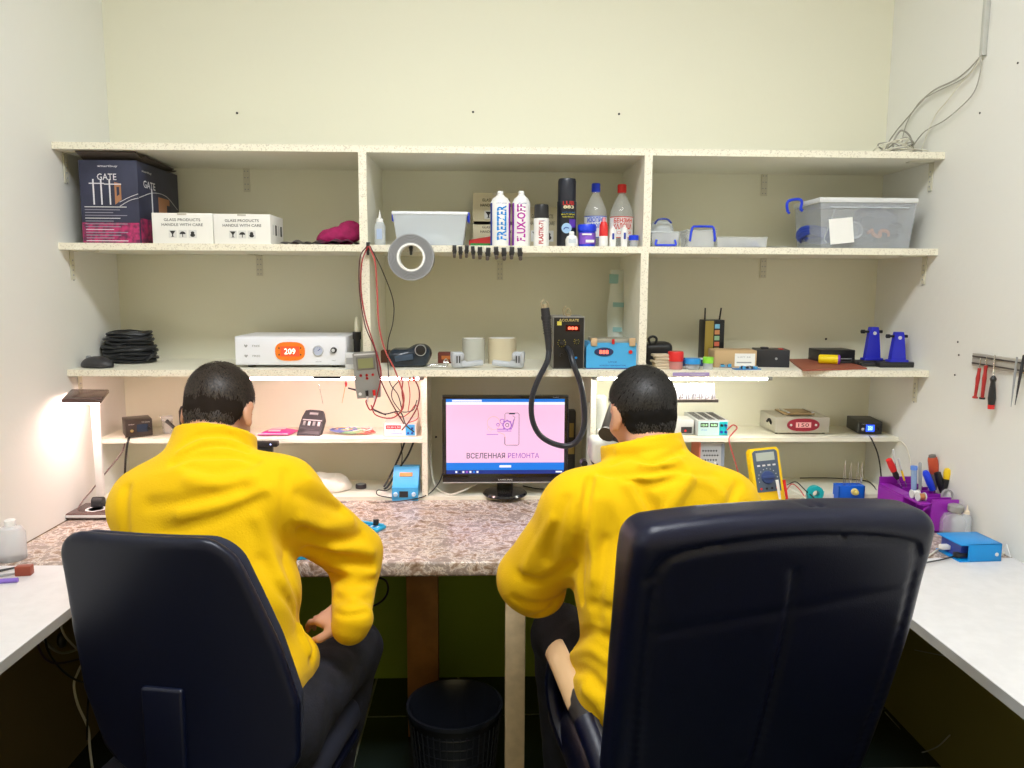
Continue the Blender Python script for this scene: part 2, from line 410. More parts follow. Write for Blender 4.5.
# ================================================================ desk and side tables
MAR = bpy.data.materials.new('marble_laminate'); MAR.use_nodes = True; nt = MAR.node_tree; b = nt.nodes['Principled BSDF']
tc = nt.nodes.new('ShaderNodeTexCoord'); n1 = nt.nodes.new('ShaderNodeTexNoise'); n1.inputs['Scale'].default_value = 24; n1.inputs['Detail'].default_value = 9; n1.inputs['Roughness'].default_value = .7; n1.inputs['Distortion'].default_value = .45
rp = nt.nodes.new('ShaderNodeValToRGB'); e = rp.color_ramp.elements
e[0].position = .30; e[0].color = (.10,.055,.03,1); e[1].position = .72; e[1].color = (.80,.70,.62,1)
for p_, c_ in ((.40,(.30,.20,.14,1)),(.47,(.48,.37,.31,1)),(.495,(.85,.76,.68,1)),(.52,(.42,.34,.31,1)),(.60,(.28,.22,.19,1)),(.66,(.66,.55,.48,1))):
    q = e.new(p_); q.color = c_
nt.links.new(tc.outputs['Object'], n1.inputs['Vector']); nt.links.new(n1.outputs['Fac'], rp.inputs['Fac']); nt.links.new(rp.outputs['Color'], b.inputs['Base Color'])
b.inputs['Roughness'].default_value = .22
WOODB = mat('orange_brown_wood', (.40,.17,.035), rough=.6, var=.25, vscale=14)
WOODL = mat('pale_pine', (.66,.52,.33), rough=.6, var=.2, vscale=20)
dk = thing('workbench', 'long marble-patterned worktop on wooden legs below the shelves', 'workbench', (0, -.4, 0))
m = MB(); m.box(((XL+XR)/2, -.405, ZD-.0205), (XR-XL, .81, .041), 0, bev=.008, seg=3); part('worktop', m, [MAR], dk, dk.location)
m = MB(); m.box((-.196, -.36, (ZD-.041)/2), (.10, .045, ZD-.041), 0, bev=.002); part('leg', m, [WOODB], dk, dk.location, label='orange-brown wooden plank leg')
m = MB(); m.box((.084, -.775, (ZD-.041)/2), (.053, .045, ZD-.041), 0, bev=.002)
part('leg', m, [WOODL], dk, dk.location, label='pale pine front leg')
LAM = C('white_laminate', .74,.73,.74, rough=.45, var=.05, vscale=30)
LAME = C('grey_table_edge', .45,.45,.45, rough=.6)
def sidetable(name, label, x0, x1, y0, y1):
    t = thing(name, label, 'table', ((x0+x1)/2, (y0+y1)/2, 0)); m = MB()
    m.box(((x0+x1)/2, (y0+y1)/2, ZD-.011), (x1-x0, y1-y0, .022), 0)
    xe = x1 if x0 < 0 else x0; s_ = 1 if x0 < 0 else -1
    m.box((xe+s_*.001, (y0+y1)/2, ZD-.011), (.002, y1-y0, .022), 1)
    part('tabletop', m, [LAM, LAME], t, t.location)
    for yy in (y0+.1, y1-.25):
        m = MB(); m.box(((x0+x1)/2, yy, (ZD-.022)/2), (x1-x0-.12, .018, ZD-.022), 0); 
        if yy < -2: part('leg_panel', m, [LAM], t, t.location)
sidetable('side_table', 'white laminate side table along the left wall', XL, -.915, -2.72, -.812)
sidetable('side_table', 'white laminate side table along the right wall', .928, XR, -2.72, -.812)

# ================================================================ camera, world, view
cd = bpy.data.cameras.new('camera'); cam = bpy.data.objects.new('camera', cd); COL.objects.link(cam)
cd.sensor_width = 36; cd.lens = F*36/1024; cd.clip_start = .05
cam.matrix_world = Matrix((( RT.x, UP.x, -FW.x, CAM.x), (RT.y, UP.y, -FW.y, CAM.y), (RT.z, UP.z, -FW.z, CAM.z), (0,0,0,1)))
sc_.camera = cam
w = bpy.data.worlds.new('world'); sc_.world = w; w.use_nodes = True
w.node_tree.nodes['Background'].inputs[0].default_value = (1,.83,.44,1); w.node_tree.nodes['Background'].inputs[1].default_value = .68
sc_.view_settings.view_transform = 'Standard'; sc_.view_settings.look = 'None'; sc_.view_settings.exposure = 0; sc_.view_settings.gamma = 1
sc_.view_settings.use_curve_mapping = False

# ================================================================ people
SKIN = C('skin', .62,.33,.21, rough=.5, sss=.15)
SWEAT = mat('yellow_fleece', (.80,.49,.0), rough=.85, sheen=.08, bump=.25, bscale=260, spec=.2)
JEANS = mat('dark_denim', (.007,.008,.018), rough=.85, var=.5, vscale=30, bump=.3, bscale=200)
HAIRC = C('black_hair', .010,.009,.009, rough=.9, spec=.15)
HAIRM = mat('black_hair_strand', (.034,.029,.027), rough=.5, col2=(.006,.006,.007), vscale=220)
HAIRB = C('brown_hair', .018,.012,.009, rough=.9, spec=.15)
HAIRBS = mat('brown_hair_strand', (.055,.037,.026), rough=.5, col2=(.012,.008,.006), vscale=220)
SHOE = C('black_shoe', .015,.015,.017, rough=.5)
HS = .88
def V(*a): return np.array(a, np.float32)
def V3(v): return np.array(tuple(v), np.float32)

def add_head(S, c, Rh):
    M = np.array(Rh.to_3x3(), np.float32)*HS; _e = S.ell; _c = S.cap
    class Q:
        def ell(self, c, r, rot=None, k=.03, op=1): _e(c, tuple(x*HS for x in r), rot, k=k, op=op)
        def cap(self, a, b, r0, r1, k=.03): _c(a, b, r0*HS, r1*HS, k=k)
    S = Q()
    def L(x, y, z): return V3(c)+M @ V(x, y, z)
    S.ell(L(0,-.006,.028), (.074,.094,.084), Rh, k=.01)
    S.ell(L(0,.03,-.03), (.060,.060,.082), Rh, k=.03)
    S.ell(L(0,.045,-.088), (.042,.040,.026), Rh, k=.025)
    S.cap(L(0,.088,.002), L(0,.108,-.028), .007, .012, k=.012)
    S.ell(L(0,.093,-.055), (.023,.009,.006), Rh, k=.006); S.ell(L(0,.091,-.066), (.020,.009,.007), Rh, k=.006)
    for s in (-1, 1):
        S.ell(L(s*.03,.080,.016), (.024,.012,.008), Rh, k=.012)
        S.ell(L(s*.045,.06,-.03), (.02,.025,.02), Rh, k=.02)
        e = Rh @ Euler((R(8),0,s*R(-22))).to_matrix().to_4x4() if len(Rh) == 4 else Rh @ Euler((R(8),0,s*R(-22))).to_matrix()
        S.ell(L(s*.084,-.010,-.008), (.008,.023,.036), e, k=.008)
        S.ell(L(s*.091,.002,-.006), (.004,.012,.021), e, k=.005, op=-1)
def add_hand(S, w, dirv, nrm, side, curl=.6, sc=1.):
    # w wrist, dirv towards the fingertips, nrm out of the BACK of the hand, side = +1 thumb towards cross(dir, nrm)
    d = Vector(dirv).normalized(); n = Vector(nrm); n = (n-d*n.dot(d)).normalized(); t = d.cross(n)*side; w = Vector(w)
    S.box(w+d*.045*sc, (.040*sc,.046*sc,.013*sc), .012*sc, Matrix((t, d, n)).transposed(), k=.012)
    for i, (o, l) in enumerate(((.029,.072),(.0095,.080),(-.0105,.074),(-.029,.058))):
        p = w+d*.086*sc+t*o*sc; a = -.15*0; L = l*sc; ang = .25+.08*i
        for j, fr in enumerate((.44,.31,.25)):
            ang += curl*(.55+.25*j); q = p+(d*math.cos(ang)-n*math.sin(ang))*L*fr
            S.cap(p, q, (.0092-.0009*j)*sc, (.0085-.0009*j)*sc, k=.003); p = q
    p = w+t*.03*sc+d*.022*sc; q = p+(t*.75+d*.6-n*.3).normalized()*.042*sc; r = q+(d*.85+t*.1-n*.5).normalized()*.034*sc
    S.cap(p, q, .013*sc, .0105*sc, k=.008); S.cap(q, r, .0105*sc, .0085*sc, k=.004)

def hair_mesh(c, Rh, root, seed, crown, name='hair', hm=None, sm=None):
    M = np.array(Rh.to_3x3(), np.float32); S = SDF(V3(c)-.14, V3(c)+.14, .004)
    def L(x, y, z): return V3(c)+M @ V(x, y, z)*HS
    S.ell(L(0,-.010,.032), (.080*HS,.100*HS,.090*HS), Rh, k=0); S.ell(L(0,-.045,-.025), (.062*HS,.052*HS,.064*HS), Rh, k=.03)
    q = (S.P-V3(c)) @ M/HS
    zm = np.interp(q[..., 1], [-.12,-.06,-.03,-.012,.02,.05,.075,.1], [-.098,-.092,-.045,.030,.034,.04,.075,.085])
    S.d = np.maximum(S.d, (zm-q[..., 2])*.8)
    S.noise(.0025, 150, seed)
    h = S.mesh(name, [hm or HAIRC], root)
    # short strands combed away from the crown whorl
    rg = random.Random(seed); m = MB(); cr = Vector(crown).normalized(); Mh = Rh.to_3x3()
    ce = Vector((0,-.010,.032)); rad = Vector((.0805,.1005,.0905))
    for i in range(9000):
        v = Vector((rg.gauss(0,1), rg.gauss(0,1), rg.gauss(0,1))).normalized()
        p = Vector((v.x*rad.x, v.y*rad.y, v.z*rad.z))+ce
        lim = float(np.interp(p.y, [-.12,-.06,-.03,-.012,.02,.05,.075,.1], [-.066,-.056,-.03,.034,.038,.045,.08,.09]))
        if p.z < (lim if p.y > -.02 else -.085): continue
        n = Vector((v.x/rad.x, v.y/rad.y, v.z/rad.z)).normalized()
        away = v-cr; away -= n*away.dot(n); away = away.normalized() if away.length > .05 else n.orthogonal()
        tw = n.cross(away); dist = (v-cr).length
        dr = (away+tw*(.9*math.exp(-dist*2)+rg.gauss(0,.25))).normalized()
        ln = .012+.013*rg.random(); 
        if p.z < lim+.03: ln *= .5
        side = n.cross(dr)*(.0008+.0006*rg.random()); lift = .0005+.0032*rg.random()
        a = p-dr*ln*.3; b_ = p+dr*ln*.4+n*lift; t_ = p+dr*ln+n*lift*.6
        vs = [a-side, a+side, b_-side, b_+side, t_, ]
        vs = [Vector(c)+Mh @ (x_*HS)+(-Vector(root.location)) for x_ in vs]
        nn = Mh @ n*.0006
        m.add([vs[0]+nn, vs[1]+nn, vs[3]+nn, vs[2]+nn, vs[4]+nn], [(0,1,2,3),(3,2,4)])
    c2 = Vector((0,-.045,-.025)); r2_ = Vector((.0625,.0525,.0645))
    for i in range(5000):
        v = Vector((rg.gauss(0,1), rg.gauss(0,1), rg.gauss(0,1))).normalized()
        p = Vector((v.x*r2_.x, v.y*r2_.y, v.z*r2_.z))+c2
        if p.y > -.02 or p.z > .06 or p.z < -.088 or ((p-ce).x/rad.x)**2+((p-ce).y/rad.y)**2+((p-ce).z/rad.z)**2 < .97: continue
        n = Vector((v.x/r2_.x, v.y/r2_.y, v.z/r2_.z)).normalized(); dn = Vector((rg.gauss(0,.25),0,-1)); dn = (dn-n*dn.dot(n)).normalized()
        ln = .007+.008*rg.random(); side = n.cross(dn)*(.0007+.0005*rg.random()); lift = .0005+.002*rg.random()
        vs = [p-side, p+side, p+dn*ln*.5+n*lift-side, p+dn*ln*.5+n*lift+side, p+dn*ln+n*lift*.5]
        vs = [Vector(c)+Mh @ (x_*HS)-Vector(root.location)+Mh @ n*.0006 for x_ in vs]; m.add([vs[0], vs[1], vs[3], vs[2], vs[4]], [(0,1,2,3),(3,2,4)])
    m.obj('hair_strands', [sm or HAIRM], h, kind='stuff'); return h
def eyes(c, Rh, root):
    M = Rh.to_3x3()
    for s in (-1, 1):
        m = MB(); p = Vector(c)+M @ Vector((s*.031,.076,.0))*HS-Vector(root.location); m.ell(p, (.0115,)*3, 0)
        m.ell(p+M @ Vector((0,.0097,0)), (.005,.003,.005), 1, Rh)
        m.obj('eye', [C('eye_white', .8,.8,.78, rough=.2), INK], root)

def ring_collar(S, c, tilt, r0, r1, h, th, k=.008):
    # a stand-up collar: an open tube of cloth round the neck
    M = np.array(rotm(tilt), np.float32); q = (S.P-V3(c)) @ M
    t = np.clip(q[..., 2]/h, -.2, 1); rr = r0+(r1-r0)*np.clip(t, 0, 1)
    ang = np.arctan2(q[..., 1], q[..., 0])
    rho = np.sqrt(q[..., 0]**2+(q[..., 1]*1.0)**2)
    d = np.abs(rho-rr)-th; d = np.maximum(d, np.abs(q[..., 2]-h/2)-h/2)
    w = np.s_[...]; hh = np.clip(.5+.5*(S.d-d)/k, 0, 1); S.d = S.d*(1-hh)+d*hh-k*hh*(1-hh); return q

# ---------------------------------------------------------------- man on the left
H1 = Vector((-.602,-.985,1.176)); RH1 = Euler((R(-30), R(2), R(-4)), 'XYZ').to_matrix().to_4x4()
E1 = V3(atY(354,553,-.99)); W1 = V3(atY(351,624,-1.13)); SR1 = V(-.438,-1.105,1.005); SL1 = V(-.722,-1.10,.985)
EL1 = V(-.752,-.98,.83); WL1 = V(-.63,-.70,.80)
HR1 = V(-.42,-1.27,.575); HL1 = V(-.62,-1.27,.575); KR1 = V3(atY(352,650,-.95)); KL1 = V(-.66,-.86,.56); AR1 = V(-.42,-1.10,.10); AL1 = V(-.66,-.80,.10)
man1 = thing('person', 'dark-haired person in yellow sweatshirt, hand on thigh, on the rounded plastic-backed chair', 'person', (-.52,-1.2,.5))
def body(root, H, RHm, SL, SR, EL, ER, WL, WR, HL, HRr, KL, KR, AL, AR, hl, hr):
    S = SDF((min(EL[0],KL[0],SL[0])-.16, -1.5, .0), (max(ER[0],KR[0],SR[0])+.16, -.5, 1.36), .0052)
    add_head(S, H, RHm)
    cs = (SL+SR)/2; ch = (HL+HRr)/2; M = np.array(RHm.to_3x3(), np.float32)
    S.cap(V3(H)+M @ V(0,-.028,-.05), cs+V(0,.015,.05), .052, .056, k=.02)
    S.cap(cs+V(0,.0,-.02), ch+V(0,0,.04), .105, .11, k=.04)
    S.cap(SL, SR, .05, .05, k=.04); S.cap(HL, HRr, .085, .085, k=.04)
    for a, e, w in ((SL,EL,WL),(SR,ER,WR)): S.cap(a, e, .040, .033, k=.02); S.cap(e, w, .031, .025, k=.01)
    for a, e, w in ((HL,KL,AL),(HRr,KR,AR)):
        S.cap(a, e, .07, .048, k=.03); S.cap(e, w, .048, .034, k=.02); S.cap(w-V(0,.02,.04), w+V(0,.13,-.06), .03, .025, k=.02)
    add_hand(S, WL, *hl); add_hand(S, WR, *hr)
    return S.mesh('body', [SKIN], root, relax=1)
body(man1, H1, RH1, SL1, SR1, EL1, E1, WL1, W1, HL1, HR1, KL1, KR1, AL1, AR1,
     ((.4,.9,-.1),(0,.1,1),1,.5), ((-.8,.55,.06),(.0,-.35,.9),-1,.45,.9))
eyes(H1, RH1, man1); hair_mesh(H1, RH1, man1, 3, (0.02,-.62,.78), hm=HAIRB, sm=HAIRBS)
def sweater(root, S, name='sweatshirt'):
    return S.mesh(name, [SWEAT], root, relax=1)
S = SDF((-.90,-1.42,.58), (-.18,-.66,1.19), .0052)
yr = R(-6)
S.box(V(-.595,-1.115,.925), (.165,.098,.155), .095, (R(-14),0,yr), k=.05)
S.box(V(-.556,-1.185,.76), (.168,.112,.15), .10, (R(-10),0,yr), k=.07)
S.ell(V(-.59,-1.16,.93), (.15,.07,.14), (R(-14),0,yr), k=.05)
S.cap(SL1+V(.015,.0,.005), SR1+V(-.01,.0,.012), .074, .074, k=.05)
S.cap(V(-.60,-1.085,1.03), V(-.603,-1.05,1.09), .11, .07, k=.05)
S.cap(SR1, E1, .077, .066, k=.04); S.cap(E1+V(0,-.01,0), E1+V(.006,-.02,-.03), .064, .056, k=.02); S.cap(E1+V(.004,0,-.03), W1, .056, .041, k=.012); S.cap(W1+V(.004,0,.012), W1-V(.002,.003,.004), .045, .040, k=.006)
for a_, z_ in ((SL1,1.0),(SR1,1.0)): S.cap(V(-.604,-1.075,1.065), V3(a_)+V(0,.01,.0), .060, .066, k=.05)
S.cap(SL1, EL1, .066, .062, k=.04); S.cap(EL1, WL1, .06, .042, k=.02)
S.box(V(-.482,-1.215,.67), (.125,.115,.065), .055, (R(-5),R(8),yr), k=.04)       # loose hem at the hip
q = ring_collar(S, (-.605,-1.048,1.058), (R(-26),0,R(-6)), .094, .079, .080, .009, k=.006)
S.folds((
    (((174,462),(190,456),(216,455),(240,456),(256,460)), -.018, .008), (((178,447),(192,438),(216,434),(238,437),(252,446)), -.010, .006), (((182,456),(205,447),(230,447),(248,452)), -.006, .006), (((180,452),(200,442),(225,441),(248,447)), .006, .006),
    (((286,472),(284,500),(280,530),(286,552)), -.009, .008), (((302,530),(322,540),(345,541),(362,536)), -.016, .010), (((300,518),(325,527),(350,522)), .012, .012),
    (((308,550),(330,556),(352,560),(370,566)), -.013, .010), (((335,548),(355,549),(372,552)), .010, .010), (((330,575),(350,584),(374,582)), -.012, .009), (((334,566),(352,572),(374,573)), .008, .008),
    (((336,597),(352,603),(371,598)), -.007, .008), (((333,612),(348,616),(366,612)), -.006, .006), (((300,495),(318,503),(340,510)), -.008, .012), (((310,480),(330,496),(350,515)), .006, .014),
    (((150,505),(190,500),(240,486)), -.006, .014), (((165,532),(215,520),(262,498)), -.005, .014), (((180,515),(225,505),(265,490)), .005, .012),
    (((126,488),(124,510),(126,540)), -.012, .009), (((188,466),(215,470),(245,466)), -.008, .010), (((190,480),(222,486),(252,478)), .006, .014),
    (((262,560),(280,590),(300,625)), -.008, .010), (((285,560),(296,590),(302,615)), -.010, .009), (((280,580),(298,615),(310,650)), .008, .010), (((292,600),(306,630),(312,662)), -.007, .009), (((258,520),(270,550),(283,585)), .006, .012)))
S.noise(.0016, 34, 5)
# cut: neck hole, sleeve opening, hem
S.cap(V(-.603,-1.02,1.10), V(-.603,-.97,1.25), .066, .066, k=.01, op=-1)
S.box(V(-.50,-1.25,.555), (.35,.3,.07), .01, (0,R(-6),0), k=.006, op=-1)
sweater(man1, S)
# seam cord at collar and cuff are part of the knit; jeans
def jeans(root, HL, HRr, KL, KR, AL, AR, seed, h=.0062):
    S = SDF((min(HL[0],KL[0])-.16, -1.45, .06), (max(HRr[0],KR[0])+.15, min(-.62, 0), .76), h)
    S.cap(HL, HRr, .10, .10, k=.03)
    for a, e, w in ((HL,KL,AL),(HRr,KR,AR)):
        S.cap(a, e, .088, .070, k=.03); S.cap(e, w+V(0,0,.0), .070, .055, k=.02)
        for t in (.35,.6,.82):
            c = a+(e-a)*t; S.fold([c+V(-.08,-.03,.05), c+V(0,0,.09), c+V(.08,.03,.05)], -.009, .012)
    S.noise(.004, 40, seed); return S.mesh('trousers', [JEANS], root, relax=1)
jeans(man1, HL1, HR1, KL1, KR1, AL1, AR1, 4)
def shoes(root, *ank):
    for a in ank:
        m = MB(); c = Vector(a.tolist())-Vector(root.location)
        m.ell(c+Vector((0,.04,-.045)), (.045,.13,.045), 0); m.box(c+Vector((0,.04,-.085)), (.088,.26,.025), 0, bev=.012)
        m.obj('shoe', [SHOE], root)
shoes(man1, AL1, AR1)

# ---------------------------------------------------------------- man on the right
H2 = Vector((.364,-1.0,1.172)); RH2 = Euler((R(-14), R(-2), R(17)), 'XYZ').to_matrix().to_4x4()
SL2 = V3(atY(580,512,-1.12)); SR2 = V(.520,-1.11,.978); E2 = V3(atY(531,578,-1.03)); W2 = V(.235,-.76,.80); ER2 = V(.67,-1.0,.84); WR2 = V(.50,-.74,.80)
HL2 = V(.325,-1.24,.585); HR2 = V(.475,-1.24,.585); KL2 = V(.192,-.92,.60); KR2 = V(.50,-.84,.58); AL2 = V(.22,-.90,.10); AR2 = V(.48,-.80,.10)
man2 = thing('person', 'dark-haired person in yellow sweatshirt seated in the leather chair, head to the microscope', 'person', (.38,-1.2,.5))
body(man2, H2, RH2, SL2, SR2, E2, ER2, W2, WR2, HL2, HR2, KL2, KR2, AL2, AR2, ((.1,1,0),(0,.1,1),1,.5), ((-.2,1,0),(0,.1,1),-1,.5))
eyes(H2, RH2, man2); hair_mesh(H2, RH2, man2, 9, (.35,-.52,.78))
S = SDF((-.02,-1.42,.54), (.80,-.68,1.20), .0053)
S.box(V(.375,-1.12,.91), (.168,.10,.16), .095, (R(-12),0,0), k=.05)
S.box(V(.375,-1.19,.75), (.168,.115,.17), .10, (R(-8),0,0), k=.07)
S.box(V(.36,-1.21,.62), (.172,.12,.09), .08, None, k=.05)
S.ell(V(.38,-1.16,.93), (.15,.075,.14), (R(-14),0,0), k=.05)
S.cap(SL2+V(.01,0,.0), SR2, .074, .074, k=.05)
for a_ in (SL2, SR2): S.cap(V(.372,-1.08,1.045), V3(a_)+V(0,.01,.005), .060, .064, k=.05)
S.cap(V(.372,-1.09,1.03), V(.372,-1.06,1.085), .11, .07, k=.05)
S.cap(SL2, E2, .078, .076, k=.045); S.cap(E2, E2+V(.018,.01,-.03), .074, .066, k=.02); S.cap(E2+V(0,.01,-.01), W2, .068, .046, k=.02)
S.cap(SR2, ER2, .07, .064, k=.04); S.cap(ER2, WR2, .062, .044, k=.02)
q = ring_collar(S, (.368,-1.060,1.035), (R(-16),R(-6),R(14)), .094, .083, .088, .009, k=.006)
S.folds((
    (((612,462),(630,456),(652,462),(680,452)), -.013, .007), (((602,474),(640,473),(684,469)), -.017, .008), (((618,450),(645,447),(680,444)), .008, .008), (((640,464),(660,466),(680,460)), .008, .006),
    (((625,480),(650,486),(676,478)), -.012, .008), (((615,474),(645,478),(680,472)), .008, .006), (((640,490),(652,510),(658,530)), -.014, .014), (((690,478),(676,498),(662,525)), .013, .012),
    (((626,480),(638,500),(650,530)), .009, .010), (((600,480),(612,500),(622,525)), .006, .014),
    (((590,480),(583,520),(580,560),(582,600)), -.016, .009), (((600,500),(594,540),(594,580)), .008, .011), (((606,540),(600,580),(598,620)), -.007, .010),
    (((535,618),(555,606),(572,585)), -.012, .009), (((520,575),(545,582),(572,565)), -.008, .011), (((515,600),(540,606),(562,598)), -.007, .010), (((566,500),(556,530),(548,560)), -.007, .012), (((552,520),(536,548),(522,575)), .006, .012),
    (((575,640),(590,632),(612,640)), -.014, .009), (((572,655),(590,650),(606,660)), .010, .009), (((572,670),(588,672),(604,690)), -.012, .009), (((575,610),(592,604),(612,610)), -.008, .010),
    (((585,690),(596,700),(606,715)), .010, .010), (((738,484),(730,500),(724,515)), -.008, .009), (((700,480),(716,490),(730,508)), .005, .012), (((660,470),(690,474),(715,474)), -.006, .008)))
S.noise(.0016, 33, 11)
S.cap(V(.368,-1.045,1.085), V(.362,-1.0,1.25), .067, .067, k=.01, op=-1)
S.box(V(.36,-1.25,.50), (.35,.3,.055), .01, None, k=.006, op=-1)
sweater(man2, S)
jeans(man2, HL2, HR2, KL2, KR2, AL2, AR2, 8)
shoes(man2, AL2, AR2)

# ================================================================ office chairs
LEA = mat('black_leather', (.002,.0035,.020), rough=.36, spec=.38, bump=.12, bscale=420)
SHELLP = mat('dark_blue_black_plastic', (.002,.004,.018), rough=.36, spec=.38)
FAB = C('dark_seat_fabric', .011,.014,.032, rough=.9)
CH = C('chair_metal', .25,.25,.27, rough=.35, metal=.9)
def star_base(root, mats, rz, n=5, rr=.29):
    for i in range(n):
        a = rz+2*PI*i/n; m = MB(); d = Vector((math.cos(a), math.sin(a), 0))
        m.tube([d*.03+Vector((0,0,.13)), d*.16+Vector((0,0,.115)), d*rr+Vector((0,0,.08))], [.028,.018], 0, sm=4); leg = m.obj('leg', mats, root)
        m = MB(); t = d.cross(Vector((0,0,1)))
        for s in (-1, 1): m.cyl(d*rr+t*.008*s+Vector((0,0,.028)), d*rr+t*.028*s+Vector((0,0,.028)), .027, mi=0, seg=18)
        m.cyl(d*rr+Vector((0,0,.02)), d*rr+Vector((0,0,.085)), .007, mi=0, seg=8); m.obj('caster', BLACK, leg)
    m = MB(); m.cyl((0,0,.10), (0,0,.28), .032, mi=0); m.cyl((0,0,.28), (0,0,.42), .02, mi=0); m.obj('gas_lift', BLACK, root)
# operator chair on the left
ch1 = thing('office_chair', 'black-backed swivel chair with smooth rounded plastic back shell, on the left', 'chair', (-.46,-1.22,0), R(-10))
Mi = Matrix.Translation(ch1.location) @ Matrix.Rotation(R(-10), 4, 'Z'); Mi = Mi.inverted()
bx = SDF((-.40,-.34,.50), (.34,.02,1.06), .0055)
P = bx.P; zz = P[..., 2]; t = np.clip((zz-.54)/.47, 0, 1)
hw = np.interp(t, [0,.12,.35,.6,1], [.15,.195,.214,.202,.166]); xc = -.030-.080*t
yc = -.175-.02*t+.05*(t-.45)**2*-1+.20*(P[..., 0]-xc)**2*2.4       # wraps around the sitter
u = np.abs(P[..., 0]-xc)-(hw-.055); v = np.abs(zz-.777)-(.247-.055)
d2 = np.sqrt(np.maximum(u,0)**2+np.maximum(v,0)**2)+np.minimum(np.maximum(u,v),0)-.055
cush = yc+.045; dsh = np.maximum(d2, np.abs(P[..., 1]-yc)-.013); k=.016
def sround(d2, dy, r): a = np.maximum(d2+r, 0); b = np.maximum(dy+r, 0); return np.sqrt(a*a+b*b)+np.minimum(np.maximum(d2+r, dy+r), 0)-r
bx.d = sround(d2, np.abs(P[..., 1]-yc)-.012, .011).astype(np.float32)
o = bx.mesh('back_shell', [SHELLP], None); o.parent = ch1
bx.d = sround(d2+.008, np.abs(P[..., 1]-(yc+.032))-.019, .017).astype(np.float32)
o = bx.mesh('back_cushion', [FAB], None); o.parent = ch1
m = MB(); m.box((-.090,-.197,.60), (.082,.014,.27), 0, bev=.0065, seg=4); m.tube([(-.075,-.19,.50), (-.045,-.17,.45), (-.03,-.06,.415), (0,0,.41)], .026, 0, sm=5, flat=.7); m.obj('back_bracket', [SHELLP], ch1)
S = SDF((-.30,-.30,.38), (.32,.32,.55), .006); S.box(V(-.08,.0,.472), (.222,.225,.038), .036, None, k=0); S.box(V(-.08,.17,.475), (.20,.05,.028), .026, None, k=.03)
o = S.mesh('seat', [FAB], None); o.parent = ch1
m = MB(); m.box((-.06,.0,.428), (.40,.40,.02), 0, bev=.009); m.box((0,0,.405), (.2,.25,.03), 0, bev=.01); m.obj('seat_pan', [SHELLP], ch1)
star_base(ch1, [SHELLP], R(20))
m = MB(); m.tube([(.12,.05,.40), (.25,.04,.385), (.30,.03,.385)], .006, 0); m.box((.30,.03,.385), (.06,.025,.012), 1, bev=.004); m.obj('height_lever', [CH, LGREY], ch1)
# executive chair on the right
ch2 = thing('office_chair', 'big black leather executive chair with padded high back and wooden armrests, on the right', 'chair', (.452,-1.205,0), R(8))
S = SDF((-.36,-.42,.44), (.36,-.02,1.14), .0055); P = S.P; zz = P[..., 2]; t = (zz-.47)/.61
hw = np.interp(t, [0,.25,.6,.9,1], [.252,.260,.268,.270,.266]); yc = -.150-.155*np.clip(t,0,1.1)-.012*np.sin(np.clip(t,0,1)*PI)
u = np.abs(P[..., 0])-(hw-.036); vtop = 1.105-.22*P[..., 0]**2; v = np.maximum(zz-(vtop-.036), (.47+.036)-zz)
d2 = np.sqrt(np.maximum(u,0)**2+np.maximum(v,0)**2)+np.minimum(np.maximum(u,v),0)-.036
th = .055+.005*np.exp(-((t-.97)/.10)**2)
S.d = sround(d2, np.abs(P[..., 1]-yc)-th, .036).astype(np.float32)
# seams: one running up the middle, one along the rim, piping round the top
def yb(x, z):      # back surface of the slab at (x, z)
    i = int((x+.36)/.0055); k = int((z-.44)/.0055); j = np.argmax(S.d[i, :, k] < 0); return -.42+j*.0055
D0 = S
def seam(pts, a, w): return [V(x, yb(x, z), z) for x, z in pts], a, w
L_ = [seam(((.0,.5),(.006,.6),(.012,.75),(.014,.9),(.010,1.0)), -.011, .006), seam(((-.006,.62),(-.004,.8),(-.006,.99)), .003, .012),
    seam(((-.243,1.0),(-.22,1.035),(-.17,1.052),(-.06,1.062),(.06,1.062),(.17,1.052),(.22,1.035),(.243,1.0)), -.008, .0055),
    seam(((-.205,.5),(-.218,.62),(-.230,.8),(-.232,.98),(-.22,1.035)), -.007, .006), seam(((.205,.5),(.218,.62),(.230,.8),(.232,.98),(.22,1.035)), -.007, .006)]
for dx in (.045,.062): L_.append(([V(dx+.022,yb(dx+.02,1.055),1.055), V(dx+.006,-.335,1.09), V(dx-.01,-.30,1.108), V(dx-.03,-.24,1.10)], -.006, .0045))
L_.append(([V(-.225,yb(-.22,.9),.9), V(0,yb(0,.92)-.002,.925), V(.225,yb(.22,.94),.955)], -.0025, .010))
for q in L_: S.fold(*q)
S.noise(.0012, 14, 3)
o = S.mesh('backrest', [LEA], None); o.parent = ch2
S = SDF((-.32,-.32,.36), (.32,.34,.56), .007); S.box(V(0,.0,.455), (.27,.27,.06), .05, None, k=0); S.noise(.002, 20, 2)
o = S.mesh('seat', [LEA], None); o.parent = ch2
WOODT = C('worn_tan_armrest', .66,.44,.24, rough=.45); 
